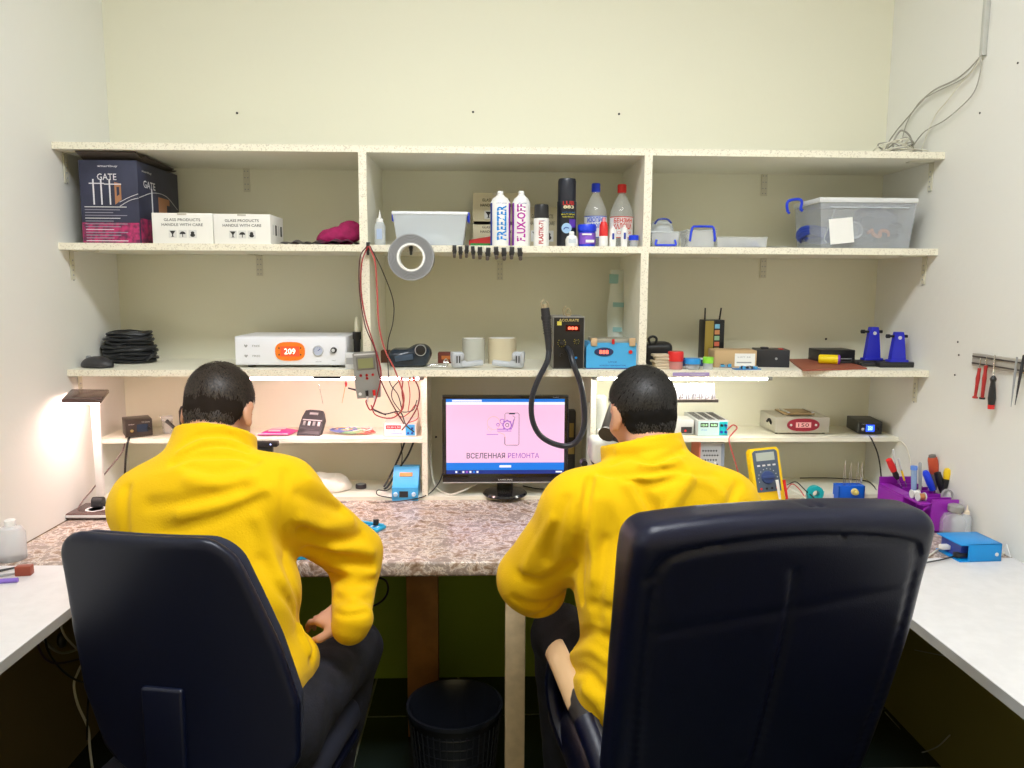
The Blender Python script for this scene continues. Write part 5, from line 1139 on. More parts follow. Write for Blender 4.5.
# red-brown silicone mat: a quad on the shelf
q = [atZ(x, y, Z3) for x, y in ((803,371.5),(867,369.5),(838,359.5),(789,360.5))]
m = MB(); m.add([Vector((p.x, p.y, z)) for z in (0,.005) for p in q], [(3,2,1,0),(4,5,6,7),(0,1,5,4),(1,2,6,5),(2,3,7,6),(3,0,4,7)]); o = m.obj('silicone_mat', [C('red_brown_rubber', .33,.09,.05, rough=.6)], None, label='red-brown silicone mat on the right third shelf', cat='mat'); o.location = (0,0,Z3+.0005)
c = atZ(829, 364, Z3+.005)
t = thing('foam_roll', 'short yellow roll with purple end on the red-brown mat', 'roll', (c.x,c.y,Z3+.0055), R(-22))
m = MB(); m.lathe([(0,-.034),(.012,-.034),(.0155,-.029),(.0155,.026)], (0,0,.0155), 0, seg=22, rot=(0,R(90),0)); m.obj('roll_body', [C('bright_yellow', .95,.72,.0, rough=.5)], t)
m = MB(); m.lathe([(.0158,.026),(.0158,.031),(.012,.034),(0,.034)], (0,0,.0155), 0, seg=22, rot=(0,R(90),0)); m.obj('end_cap', [C('purple_cap', .2,.03,.5)], t)
# blue board holder posts on black bases
BH = C('cobalt_plastic', .02,.025,.52, rough=.35)
for i, (xc, y0, y1, lab) in enumerate(((872,327,357,'cobalt blue holder post on black rail, the farther left one'),(897,332,362,'cobalt blue holder post on black rail, nearest the right wall'))):
    Yf = (-.20,-.26)[i]; b0, w_, h_ = fit(xc-7, y0, xc+7, y1, Z3, Yf); zb = .018; t = thing('board_holder', lab, 'holder', b0)
    m = MB(); hh = h_; m.prism([(-w_*.55,zb),(w_*.55,zb),(w_*.32,hh*.9),(w_*.26,hh),(-w_*.26,hh),(-w_*.32,hh*.9)], -.008, .012, 0); m.box((0,.002,zb+.003), (w_*1.35,.032,.008), 0, bev=.002); m.cyl((0,-.010,hh*.84), (0,-.006,hh*.84), .006, mi=1, seg=14); m.obj('post', [BH, LGREY], t)
    m = MB(); m.cyl((-w_*.75,.002,hh*.88), (w_*.5,.002,hh*.88), .004, mi=0); m.cyl((-w_*.85,.002,hh*.88), (-w_*.62,.002,hh*.88), .0065, mi=0); m.box((w_*.45,.002,hh*.88), (w_*.35,.012,.010), 0, bev=.002); m.obj('clamp_screw', [BLACK], t)
    m = MB(); m.box((.02,.0,zb/2), (.17,.035,zb), 0, bev=.004); m.box((-.02,.018,zb*.4), (.19,.02,zb*.6), 0, bev=.003); m.obj('base_rail', [C('black_rail', .02,.02,.022, rough=.4)], t)

# ---------------------------------------------------------------- LED lamps under the third shelf
def led(x0, x1, name_l, col, es):
    a = atY(x0, 378, -.30).x; b = atY(x1, 378, -.30).x; zc = Z3-.0205
    t = thing('led_strip_lamp', name_l, 'lamp', ((a+b)/2, -.30, zc)); L = b-a
    m = MB(); m.box((0,0,-.004), (L,.03,.008), 0, bev=.001); m.obj('lamp_housing', [WHITE], t)
    m = MB(); m.box((0,0,-.012), (L-.03,.026,.009), 0, bev=.003); m.obj('diffuser', [mat('led_'+name_l[:9].replace(' ', '_'), col, emit=col, es=es)], t)
    for s in (-1,1): m = MB(); m.box((s*(L/2-.008),0,-.010), (.016,.03,.014), 0, bev=.001); m.obj('end_cap', [GREY], t)
led(246, 424, 'glowing pinkish LED tube under the shelf above the left shelf row', (1,.68,.70), 44)
led(592, 771, 'glowing cold white LED tube under the shelf above the microscope', (1,.97,.88), 40)

# ---------------------------------------------------------------- things hung on the shelf edge, left of the monitor
# rack of small bits clipped under the left shelf
p = atY(328, 377, -.335); t = thing('bit_rack', 'small black slotted rack hanging under the shelf edge, left cubby', 'rack', p)
m = MB(); m.box((0,0,.002), (.085,.05,.006), 0, bev=.002, rot=(R(8),0,0))
for k in range(7): m.cyl((-.034+.0112*k,-.012,.0), (-.034+.0112*k,-.012,.014), .0035, mi=1, seg=8)
m.box((0,.022,.008), (.085,.004,.020), 0); m.box((0,.012,.016), (.07,.03,.004), 0); m.obj('rack_body', [C('navy_black', .02,.022,.05, rough=.4), DARK], t)
for i, (xa, ya, xb, yb_, mm, lab, rr) in enumerate(((319,385,323,404,CHROME,'thin steel pick hanging from the left bit rack',.0012),(346,383,342,403,C('tan_wood2', .7,.5,.25),'thin wooden stick with red tip near the grey multimeter',.0016))):
    a = atY(xa, ya, -.34); b = atY(xb, yb_, -.34); m = MB(); m.cyl((0,0,0), b-a, rr, rr*.6, mi=0, seg=8)
    if i: m.lathe([(.001,.006),(.004,0),(.003,-.008),(.001,-.012)], (0,0,0), 1, seg=10)
    o = m.obj('pick' if not i else 'stick', [mm, RED], None, label=lab, cat='tool'); o.location = a
# grey multimeter clipped on the shelf edge
a = atY(367, 352, -.40); b = atY(371, 398, -.40); W2 = atY(380, 375, -.40).x-atY(355, 375, -.40).x; Hm = a.z-b.z
t = thing('multimeter', 'slim grey multimeter hanging from the shelf edge with test leads', 'multimeter', (a.x+.003, -.40, b.z), rot=(0, R(-4), 0))
m = MB(); k = .92; m.prism([(-W2*.5*k,0),(W2*.5*k,0),(W2*.5,Hm*.2),(W2*.5,Hm*.97),(W2*.44,Hm),(-W2*.44,Hm),(-W2*.5,Hm*.97),(-W2*.5,Hm*.2)], 0, .022, 0)
m.box((0,-.001,Hm*.76), (W2*.74,.002,Hm*.28), 1, bev=.0005); m.box((0,-.002,Hm*.76), (W2*.6,.001,Hm*.21), 2); m.box((0,-.0005,Hm*.955), (W2*.86,.002,Hm*.03), 4)
for x, z in ((-.24,.50),(0,.50),(.24,.50),(0,.43)): m.lathe([(.003,0),(.0036,.0008),(.0042,0)], (W2*x,-.0005,Hm*z), 3, seg=14, rot=(R(90),0,0))
m.obj('housing', [C('meter_grey', .27,.27,.26, rough=.4), C('meter_bezel', .16,.16,.14), C('lcd_olive', .24,.25,.12, rough=.2), RED, LGREY], t)
for x, mm in ((-.05,BLACK),(.24,RED)): m = MB(); m.cyl((W2*x,-.004,Hm*.17), (W2*x,-.004,Hm*.05), .0048, .004, mi=0, seg=12); m.cyl((W2*x,-.004,Hm*.05), (W2*x,-.004,-.012), .0035, .002, mi=1, seg=10); m.obj('plug', [mm, LGREY], t)
m = MB(); m.lathe([(0,0),(.005,0)], (-W2*.33,-.001,Hm*.1), 0, seg=10, rot=(R(90),0,0)); m.obj('socket', [LGREY], t)
yl = -.41
cable('test_lead', 'red test lead hanging in a loop from the clip down to the grey multimeter', [(368,246,-.385),(362,262,-.39),(361,290,yl),(366,320,yl),(374,345,yl),(381,372,yl),(377,395,yl),(371,410,yl),(366,402,-.405),(368,399,-.402)], .0022, C('dull_red', .36,.02,.03, rough=.4))
cable('test_lead', 'dark brown test lead hanging left from the clip past the multimeter', [(367,246,-.385),(360,258,-.39),(359.5,290,-.40),(365,325,-.415),(375,350,-.425),(379,375,-.425),(390,400,-.42),(404,424,-.41)], .002, C('brown_red', .09,.012,.015, rough=.4))
cable('test_lead', 'pink-red test lead swinging right from the clip to the shelf edge', [(369,246,-.385),(375,262,-.39),(377,290,-.40),(379,325,-.405),(385,350,-.405),(394,368,-.405),(400,384,-.40),(404,398,-.39),(401,412,-.38)], .0026, C('coral_red', .50,.09,.08, rough=.4))
cable('test_lead', 'thin black lead curving right from the clip into the middle bay', [(370,246,-.385),(382,270,-.37),(393,300,-.37),(393,322,-.37),(388,342,-.385),(388,365,-.39),(390,383,-.40),(398,395,-.39),(402,410,-.38)], .0016, BLACK)
for i, (pts, mm, rr, lab) in enumerate((
    ([(413,376,-.36),(419,390,-.37),(418,405,-.37),(410,420,-.37),(402,430,-.34)], C('maroon', .2,.01,.015, rough=.4), .0022, 'maroon loop of wire hanging right, near the monitor cubby post'),
    ([(401,379,-.36),(393,388,-.37),(392,398,-.37),(398,408,-.37),(403,412,-.37),(413,410,-.37),(417,400,-.36)], DARK, .0016, 'dark wire loop hanging in the middle of the left cubby leads'),
    ([(403,380,-.36),(402,392,-.37),(403,408,-.37),(392,418,-.38),(376,415,-.39),(371,405,-.40)], bpy.data.materials['dull_red'], .002, 'red wire bowing left towards the multimeter plugs'),
    ([(408,380,-.36),(410,395,-.37),(408,412,-.37)], bpy.data.materials['coral_red'], .0014, 'thin straight red wire inside the lead loops'),
    ([(372,408,-.39),(378,412,-.39),(386,414,-.38),(400,412,-.36),(406,425,-.30),(414,432,-.27)], BLACK, .0020, 'black wire ending at the small power supply'),
    ([(394,412,-.36),(402,417,-.33),(410,412,-.34),(416,405,-.35),(418,418,-.30),(408,423,-.29)], bpy.data.materials['coral_red'], .0018, 'red wire tangle on top of the small power supply'))):
    cable('wire', lab, pts, rr, mm)
m = MB(); a = atY(408, 378, -.37); m.box((0,0,0), (.05,.012,.006), 0, bev=.002); [m.box((-.018+.012*k,-.004,-.003), (.005,.012,.012), k % 3+1, bev=.001) for k in range(4)]; o = m.obj('cable_hook', [LGREY, RED, WHITE, C('amber', .6,.3,.05)], None, label='little rail of hooks holding the wires at the cubby corner', cat='hook'); o.location = a
for i, (pa, pb) in enumerate((((362,385),(374,392)),((360,362),(366,376)))): pass
m = MB(); a = atY(374, 410, -.38); b = atY(386, 415, -.38); m.cyl((0,0,0), b-a, .003, .002, mi=0); o = m.obj('probe', [BLACK], None, label='black test probe pointing at the small power supply', cat='probe'); o.location = a
m = MB(); a = atY(348, 388, -.39); b = atY(356, 390, -.39); m.cyl((0,0,0), b-a, .0022, .003, mi=0); o = m.obj('probe', [BLACK], None, label='short black probe sticking out left of the grey multimeter', cat='probe'); o.location = a

# ---------------------------------------------------------------- left lower shelf
def station(x0, x1, y0, y1, zs, Yf, d, rz, label, name, front, knobs, mats, cat='soldering station'):
    b0, w_, h_ = fit(x0, y0, x1, y1, zs, Yf); t = thing(name, label, cat, b0, R(rz)); m = MB()
    m.box((0,d/2,h_/2+.002), (w_,d,h_-.004), 0, bev=.002); front(m, w_, h_); m.obj('housing', mats, t)
    for x, z, r_, mm in knobs: m = MB(); m.cyl((w_*x,.0,h_*z), (w_*x,-.009,h_*z), r_, r_*.85, mi=0, seg=16); m.obj('knob' if mm != CHROME else 'socket', [mm], t)
    return t, w_, h_
BR = C('dark_bronze_case', .035,.025,.022, rough=.35)
def fr(m, w_, h_): m.box((.01,-.0006,h_*.52), (w_*.42,.001,h_*.42), 1); m.text('T12 station', (w_*.25,-.0012,h_*.84), w_*.3, .004, 2); m.text('mini', (-w_*.28,-.0012,h_*.76), w_*.2, .004, 2)
station(127, 152, 419.5, 434.5, Z4, -.19, .085, 31, 'black mini soldering station with dark screen on the left lower shelf', 'soldering_station', fr, ((-.28,.42,.0065,CHROME),(.36,.48,.0055,BLACK)), [BR, C('screen_dark', .02,.04,.08, rough=.1), LGREY])
a = atY(159, 416, -.17); b = atY(171, 424, -.17); c = atY(178, 431, -.18); d_ = atY(179, 442, -.20)
t = thing('soldering_iron', 'black soldering iron leaning in its stand by the mini station', 'soldering iron', b)
m = MB(); m.cyl(a-b, (a-b)*.35, .0012, .003, mi=1, seg=10); m.cyl((a-b)*.35, (c-b), .006, .0055, mi=0, seg=14); m.cyl((a-b)*.4, (a-b)*.25, .007, mi=0, seg=14); m.obj('handle', [DARK, CHROME], t)
m = MB(); m.tube([c-b, (c-b)+Vector((.004,-.003,-.012)), d_-b], .0032, 0); m.obj('cord', [BLACK], t)
jar(160, 171, 417, 432, -.13, Z4, CLEAR, MILKY, 'glass_jar', 'small clear glass jar behind the soldering iron', None, .75)
b0, w_, h_ = fit(178, 407, 190, 428, Z4, -.10); r = .014
t = thing('wire_spool', 'dark spool half hidden behind the head of the left person', 'spool', b0)
m = MB(); m.lathe([(.017,0),(.021,.004),(.022,h_*.8),(.015,h_),(0,h_)], (0,.02,0), 0, seg=24); m.obj('spool_body', [C('brown_black', .03,.02,.018, rough=.4)], t)
b0, w_, h_ = fit(257, 420, 288, 432, Z4, -.17)
m = MB(); q = .03; m.grid(lambda u, v: (w_*(u-.5)+.018*v, .085*v, .004+.014*math.sin(u*PI)**.5*math.sin(v*PI)**.5), 12, 8, 0); m.grid(lambda u, v: (w_*(.5-u)+.018*v, .085*v, .003), 2, 2, 0); m.box((.01,.04,.0188), (.05,.03,.001), 1, rot=(0,0,R(0))); m.box((0,.004,.006), (w_*.96,.003,.004), 1); m.box((.002,.018,.0155), (.04,.01,.001), 1, rot=(R(18),0,0))
o = m.obj('wipes_packet', [C('hot_pink', .85,.04,.30, rough=.4), C('pale_pink', .9,.6,.7)], None, label='hot pink packet of wipes on the left lower shelf', cat='packet'); o.location = b0
# battery charger leaning on the wall
b0, w_, h_ = fit(296, 404, 321, 433, Z4, -.17)
t = thing('battery_charger', 'black battery charger propped up on the left lower shelf', 'charger', b0, rot=(R(-38),R(3),R(-6))); L_ = .10
m = MB(); m.prism([(-w_*.5,0),(w_*.44,0),(w_*.48,L_*.7),(w_*.36,L_*.98),(w_*.2,L_),(-w_*.2,L_),(-w_*.38,L_*.96),(-w_*.46,L_*.7)], 0, .022, 0)
m.box((0,-.001,L_*.60), (w_*.80,.002,L_*.03), 1); m.box((0,-.001,L_*.85), (w_*.35,.002,L_*.08), 2)
for k in range(4): m.box((w_*(-.3+.2*k),-.001,L_*.47), (w_*.1,.003,L_*.16), 1 if k % 2 else 2, bev=.0005)
m.box((0,-.001,L_*.16), (w_*.8,.003,L_*.22), 3, bev=.001); m.obj('housing', [DARK, LGREY, GREY, C('charcoal_plastic', .06,.055,.06, rough=.5)], t)
# colourful wires
b0 = atZ(356, 430, Z4); rg = random.Random(8)
for i, (cc, lab) in enumerate((((.75,.12,.1),'red thin wire coil on the left lower shelf'),((.8,.55,.1),'orange thin wire coil on the left lower shelf'),((.3,.55,.3),'green thin wire coil on the left lower shelf'),((.85,.8,.78),'white thin wire coil on the left lower shelf'),((.15,.2,.5),'blue thin wire coil on the left lower shelf'))):
    m = MB()
    for j in range(5): a0 = rg.random()*6; ox, oy = (.02*math.cos(i*2.4)*1.6, .012*math.sin(i*2.4)); m.tube([(ox+(.03+.018*rg.random())*math.cos(a+a0), oy+(.022+.01*rg.random())*math.sin(a+a0), .004+.010*rg.random()+.001*i) for a in np.linspace(0,2*PI,9)[:-1]], .0016, 0, seg=5, sm=3, closed=True)
    o = m.obj('wire_coil', [C('wire_%s' % lab.split()[0], *cc, rough=.4)], None, label=lab, cat='wire'); o.location = (b0.x, -.125, Z4)
# small power supply with red digits
b0, w_, h_ = fit(383.5, 423, 417, 437.5, Z4, -.185)
t = thing('power_supply', 'small white-faced power supply with red digits by the monitor cubby', 'power supply', b0)
m = MB(); m.box((0,.06,h_/2), (w_,.12,h_), 0, bev=.002); m.box((0,-.0006,h_/2), (w_*.94,.0015,h_*.86), 1); m.box((-w_*.2,-.002,h_*.70), (w_*.44,.001,h_*.26), 2); m.text('05.00 0.50', (-w_*.2,-.0028,h_*.70), w_*.38, h_*.13, 3); m.text('DC POWER', (-w_*.26,-.0018,h_*.42), w_*.22, h_*.07, 5); m.box((-w_*.1,-.0018,h_*.25), (w_*.34,.0008,h_*.03), 5); m.box((w_*.3,-.0016,h_*.5), (w_*.28,.0008,h_*.8), 4)
m.obj('housing', [C('pale_case', .62,.57,.52, rough=.5), WHITE, C('deep_red', .5,.0,.03), C('digits2', 1,.5,.5, emit=(1,.4,.4), es=1.5), CYAN, SKYP], t)
for x, z in ((.24,.28),(.36,.28),(.36,.62)): m = MB(); m.cyl((w_*x,0,h_*z), (w_*x,-.008,h_*z), .0042, .0036, mi=0, seg=12); m.obj('knob', [NAVYP], t)
m = MB(); m.box((0,0,.008), (.085,.03,.016), 0, bev=.002); m.cyl((.022,-.0155,.009), (.022,-.014,.009), .002, mi=1, seg=8); o = m.obj('usb_hub', [BLACK, C('led_blue', .3,.4,1, emit=(.4,.5,1), es=5)], None, label='small black box with blue light behind the left person', cat='box'); p = atY(265, 445, -.24); o.location = (p.x, -.24, p.z-.004); 
m = MB(); m.box((0,0,0), (.10,.012,.003), 0); a_ = o.location; o2 = MB(); hk = (Z4-.012)-(a_.z+.016)
o['label'] = 'small black box with blue light above the left person\'s right shoulder'
# put it on a little stand so it rests on the bench
o2.box((0,.0,(a_.z-ZD-.012)/2), (.05,.02,a_.z-ZD-.012), 0, bev=.002); q = o2.obj('stand', [BLACK], None, label='slim black stand carrying the small box behind the left person', cat='stand'); q.location = (a_.x, a_.y+.0, ZD+.012)

# ---------------------------------------------------------------- right lower shelf
b0, w_, h_ = fit(697, 420, 728, 439.5, Z4, -.19); h_ = atY(712, 420.5, -.19).z-Z4
t = thing('power_supply', 'grey power supply with ribbed top and cyan knob panel, right of the microscope', 'power supply', b0)
m = MB(); m.box((0,.09,h_/2), (w_,.18,h_), 0, bev=.002)
for k in range(3):
    for j in range(5): m.box((-w_*.32+w_*.32*k+(j-2)*.005,.09,h_+.0006), (.0022,.15,.0012), 1)
m.box((0,-.0006,h_/2), (w_*.95,.0015,h_*.9), 2); 
for x, s in ((-.28,'12.0'),(.02,'0.85')): m.box((w_*x,-.0018,h_*.72), (w_*.25,.001,h_*.26), 1); m.text(s, (w_*x,-.0026,h_*.72), w_*.18, h_*.14, 3)
m.box((w_*.33,-.0016,h_*.5), (w_*.26,.001,h_*.84), 4); m.text('PS-305', (-w_*.28,-.0018,h_*.40), w_*.18, h_*.07, 5)
m.obj('housing', [C('case_grey', .50,.52,.54, rough=.4), DARK, C('pale_aqua', .6,.8,.82), C('green_digits', .5,.9,.5, emit=(.5,1,.5), es=1.2), C('aqua', .0,.55,.65), SKYP], t)
for x, z in ((.27,.70),(.40,.70),(.27,.28),(.40,.28)): m = MB(); m.cyl((w_*x,0,h_*z), (w_*x,-.009,h_*z), .0048, .004, mi=0, seg=12); m.obj('knob', [NAVYP if z < .5 or x > .3 else BLACK], t)
b1, w1, h1 = fit(676, 421, 694, 436, Z4, -.17); m = MB(); m.box((0,.05,.026), (w1,.09,.052), 0, bev=.002); m.box((.004,-.001,.018), (w1*.6,.002,.022), 1); m.cyl((0,-.003,.016), (0,.0,.016), .004, mi=2, seg=10); o = m.obj('adapter', [LGREY, DARK, RED], None, label='light grey adapter box left of the grey power supply', cat='adapter'); o.location = b1
cable('wire', 'red wire looping from the grey power supply down to the bench', [(727,430,-.20),(733,425,-.21),(737,428,-.21),(732,434,-.22),(729,440,-.24),(733,455,-.24),(738,472,-.24),(740,488,-.24)], .0024, bpy.data.materials['coral_red'])
# silver hotplate
b0, w_, h_ = fit(775, 417, 829, 434.5, Z4, -.16)
t = thing('preheater', 'silver metal preheater with round red display panel on the right lower shelf', 'instrument', b0)
m = MB(); m.box((0,.075,h_/2+.002), (w_,.15,h_-.006), 0, bev=.002); n = 24
m.prism([(.002+math.copysign(abs(math.cos(2*PI*i/n))**.7,math.cos(2*PI*i/n))*w_*.30, h_*.55+math.sin(2*PI*i/n)*h_*.36) for i in range(n)], -.003, 0, 1); m.box((.002,-.0036,h_*.55), (w_*.28,.001,h_*.3), 2); m.text('150', (.002,-.0046,h_*.55), w_*.2, h_*.2, 3)
for s in (-1,1): m.cyl((.002+s*w_*.23,-.005,h_*.55), (.002+s*w_*.23,-.002,h_*.55), .004, mi=4, seg=12)
m.obj('housing', [C('brushed_silver', .60,.58,.52, rough=.4, metal=.5), C('crimson_panel', .4,.02,.05, rough=.4), C('pink_lcd', .6,.35,.35, emit=(1,.4,.4), es=.4), C('dark_digits', .2,.01,.01), WHITE], t)
m = MB(); m.box((0,.075,h_+.006), (w_*.55,.10,.006), 0, bev=.001); m.obj('hot_plate', [C('burnt_plate', .42,.30,.16, rough=.5, metal=.5)], t)
for s in (-1,1): m = MB(); m.cyl((s*w_*.22,.03,h_-.004), (s*w_*.22,.03,h_+.012), .003, mi=0); m.box((s*w_*.22,.06,h_+.012), (.008,.08,.004), 0); m.obj('plate_clamp', [CHROME], t)
m = MB(); m.tube([(-w_*.5,.04,h_*.5),(-w_*.56,.03,h_*.8),(-w_*.62,.02,h_*.7)], .004, 0); m.obj('side_lever', [BLACK], t)
for s in (-1,1): m = MB(); m.cyl((s*w_*.44,.02,0), (s*w_*.44,.02,.005), .005, mi=0); m.obj('foot', [BLACK], t)
def fr2(m, w_, h_): m.box((.002,-.0006,h_*.5), (w_*.9,.001,h_*.74), 1); m.box((.0,-.0014,h_*.5), (w_*.34,.001,h_*.5), 2); m.text('350', (0,-.0022,h_*.5), w_*.18, h_*.3, 3); m.text('station', (-w_*.25,-.0016,h_*.8), w_*.2, .003, 4)
station(858, 881, 421.5, 436.5, Z4, -.17, .12, -8, 'black box with glowing blue screen at the right end of the lower shelf', 'soldering_station', fr2, ((-.33,.45,.006,CHROME),(.34,.45,.006,BLACK)), [C('graphite_case', .045,.045,.042, rough=.45), BLACK, C('blue_screen', .02,.05,.8, emit=(.02,.08,1), es=2.5), C('cyan_digits', .3,.6,1, emit=(.4,.7,1), es=3), LGREY])
cable('cable', 'black cord hanging from the blue-screened box to the bench', [(869,436,-.185),(872,440,-.235),(878,455,-.25),(881,475,-.26),(881,498,-.27)], .0024)
cable('cable', 'thin white cable hanging along the right wall above the purple organizer', [atX(892,438,XR-.006), atX(903,443,XR-.005), atX(909,455,XR-.005), atX(912,480,XR-.005)], .002, WC)

# ---------------------------------------------------------------- monitor
ym = -.22
a = atY(442, 395.5, ym); b = atY(567.5, 482.5, ym); w_ = b.x-a.x; h_ = a.z-b.z; zb = b.z
t = thing('monitor', 'black widescreen monitor showing a pink desktop with a phone logo', 'monitor', ((a.x+b.x)/2, ym, ZD+.012)); zo = zb-t.location.z
GL = C('gloss_black', .01,.01,.012, rough=.12, coat=.5)
m = MB(); fx = [(-w_/2,w_/2,h_-.012,h_),(-w_/2,w_/2,0,.031),(-w_/2,-w_/2+.013,.031,h_-.012),(w_/2-.013,w_/2,.031,h_-.012)]
for x0, x1, z0, z1 in fx: m.box(((x0+x1)/2,.012,zo+(z0+z1)/2), (x1-x0,.026,z1-z0), 0, bev=.002)
m.box((0,.020,zo+h_/2), (w_-.004,.022,h_-.004), 0, bev=.003); m.box((0,.045,zo+h_*.5), (w_*.6,.04,h_*.6), 0, bev=.01)
m.box((0,-.0016,zo+.0018), (w_*.995,.002,.0028), 1, bev=.0005); m.text('SAMSUNG', (0,-.0022,zo+.011), .048, .0048, 2); m.text('SyncMaster', (w_*.40,-.0018,zo+h_-.006), .02, .003, 2)
m.obj('bezel', [GL, C('silver_trim', .7,.7,.72, rough=.3, metal=.5), LGREY], t)
m = MB(); m.cyl((w_*.41,.0,zo+.010), (w_*.41,-.0035,zo+.010), .0048, mi=0, seg=18); m.obj('power_button', [C('silver_button', .7,.75,.8, emit=(.5,.7,1), es=.3)], t)
x0, x1, z0, z1 = -w_/2+.013, w_/2-.013, zo+.031, zo+h_-.012; sw = x1-x0; shh = z1-z0
def em(n, c, e=1.): return mat('screen_'+n, tuple(x*.2 for x in c), rough=.3, emit=c, es=e)
m = MB(); y = .0008
m.box(((x0+x1)/2, y+.002, (z0+z1)/2), (sw,.002,shh), 0)
def R_(u0, u1, v0, v1, mi, dy=0): m.box((x0+sw*(u0+u1)/2, y+.0006-dy, z0+shh*(v0+v1)/2), (sw*(u1-u0), .0006, shh*(v1-v0)), mi)
R_(0,1,.96,1,1); R_(0,1,.925,.96,2); R_(0,1,.05,.15,1); R_(0,1,0,.05,3); R_(.05,.30,.966,.99,2,.0005); R_(.45,.55,.085,.115,2,.0005)
for k in range(7): R_(.075+.03*k,.092+.03*k,.012,.038,(2,5,2,4,2,1,2)[k],.0005)
R_(.93,.985,.015,.035,2,.0005)
def S_(u, v): return (x0+sw*u, y-.0004, z0+shh*v)
def line(pts, mi, r=.0007, cl=False): m.tube([S_(*p) for p in pts], r*1.5, mi, seg=5, sm=0, closed=cl, flat=.6)
line([(.495,.50),(.495,.40),(.505,.385),(.605,.385),(.615,.40),(.615,.80),(.605,.815),(.505,.815),(.495,.80),(.495,.72)], 5, .0009); line([(.53,.805),(.58,.805)], 5, .0014)
def circ(u, v, ru, mi, r=.0008): line([(u+ru*math.cos(a), v+ru*1.62*math.sin(a)) for a in np.linspace(0,2*PI,19)[:-1]], mi, r, True)
circ(.515,.655,.035,4,.0016); circ(.515,.655,.014,5); circ(.472,.705,.018,4,.0011); circ(.437,.66,.012,4,.001); circ(.40,.68,.055,6,.0007)
for a in np.linspace(0,2*PI,9)[:-1]: line([(.515+.036*math.cos(a),.655+.058*math.sin(a)),(.515+.045*math.cos(a),.655+.072*math.sin(a))], 4, .0014)
line([(.43,.60),(.55,.60),(.57,.73)], 4, .0012); line([(.43,.575),(.55,.575)], 4, .001); line([(.34,.53),(.44,.53)], 4, .0009); line([(.44,.56),(.49,.53),(.50,.48)], 6, .0008); line([(.345,.60),(.36,.64),(.39,.60),(.37,.56),(.345,.60)], 6, .0007); line([(.56,.78),(.58,.76),(.56,.62)], 5, .0006)
m.text('ВСЕЛЕННАЯ', (*S_(.335,.245)[:2], S_(0,.245)[2]), sw*.325, shh*.075, 5); m.text('РЕМОНТА', (*S_(.655,.245)[:2], S_(0,.245)[2]), sw*.265, shh*.07, 4)
m.obj('screen', [em('pink', (.93,.56,.80), .95), em('blue', (.01,.19,.72)), em('white', (.9,.9,1)), em('navy', (.01,.03,.22)), em('violet', (.35,.10,.50)), em('dark', (.06,.02,.12)), em('peach', (.85,.45,.4))], t)
m = MB(); m.lathe([(.073,0),(.075,.004),(.070,.010),(.03,.014),(.0,.015)], (0,.02,0), 0, seg=36); m.obj('base', [GL], t)
m = MB(); m.box((0,.04,zo*.5+.02), (.055,.03,zo+.05), 0, bev=.008); m.obj('neck', [GL], t)
cable('cable', 'white cable hanging in a curve left of the monitor', [(431,440,-.10),(431,465,-.12),(435,485,-.16),(448,494,-.20),(462,491,-.22),(476,484,-.16)], .003, WC)
cable('cable', 'black cable drooping from the monitor to the bench on its left', [(444,470,-.12),(438,484,-.18),(425,496,-.225),(400,501,-.25),(360,503,-.25),(335,502,-.25)], .002)
cable('cable', 'thin black cable on the bench right of the monitor stand', [(523,486,-.12),(540,489,-.15),(556,488,-.16),(566,484,-.12)], .002)
m = MB(); m.box((0,0,.15), (.03,.04,.24), 0, bev=.006); m.box((0,-.0205,.2), (.015,.001,.05), 1); m.box((0,-.0205,.13), (.022,.001,.03), 1); m.box((0,0,.02), (.05,.06,.04), 0, bev=.004); o = m.obj('speaker', [BLACK, C('dim_yellow', .35,.25,.05)], None, label='narrow black box standing behind the right edge of the monitor', cat='speaker'); p = atY(570, 490, -.08); o.location = (p.x, -.08, ZD+.012)

# ---------------------------------------------------------------- bench, left part
b0, w_, h_ = fit(392, 471, 418, 497.5, ZD, -.235)
t = thing('soldering_station', 'tiny bright blue soldering station with sloping top below the left shelf', 'soldering station', (b0.x, b0.y, ZD+.0))
m = MB(); pr = [(-.0,0),(.10,0),(.10,h_*.98),(.062,h_),(.022,h_*.5),(.0,h_*.44)]
m.X = Matrix.Rotation(R(90), 4, 'Z'); m.prism([(p[0], p[1]) for p in pr], -w_/2, w_/2, 0); m.X = Matrix.Identity(4)
m.box((-w_*.05,-.0008,h_*.22), (w_*.34,.001,h_*.2), 1); m.box((0,.044,h_*.78), (w_*.5,.016,.002), 2, rot=(R(41),0,0))
m.obj('housing', [CYAN, DARK, C('orange_label', .75,.3,.08)], t)
for x in (-.36,.34): m = MB(); m.cyl((w_*x,0,h_*.22), (w_*x,-.010,h_*.22), .0075, .006, mi=0, seg=14); m.obj('knob', [C('pale_knob', .55,.7,.85)], t)
b0 = atZ(361, 488, ZD+.012); t = thing('felt_puck', 'small dark round box on the white back board', 'box', (b0.x,b0.y,ZD+.012)); m = MB(); m.lathe([(.018,0),(.0185,.002),(.0185,.012),(.017,.014),(.0,.014)], (0,0,0), 0, seg=24); m.lathe([(.0,.0005),(.013,.0005),(.013,.002)], (0,0,.0135), 1, seg=20); m.obj('box_body', [C('dark_brown_plastic', .06,.045,.05, rough=.4), GREY], t)
S = SDF((-.11,-.09,-.004), (.11,.09,.08), .004); S.ell(V(-.01,.0,.015), (.085,.06,.040), None, k=0); S.ell(V(-.05,-.01,.03), (.05,.045,.032), None, k=.02); S.noise(.005, 60, 9); S.d = np.maximum(S.d, -S.P[..., 2]+.001)
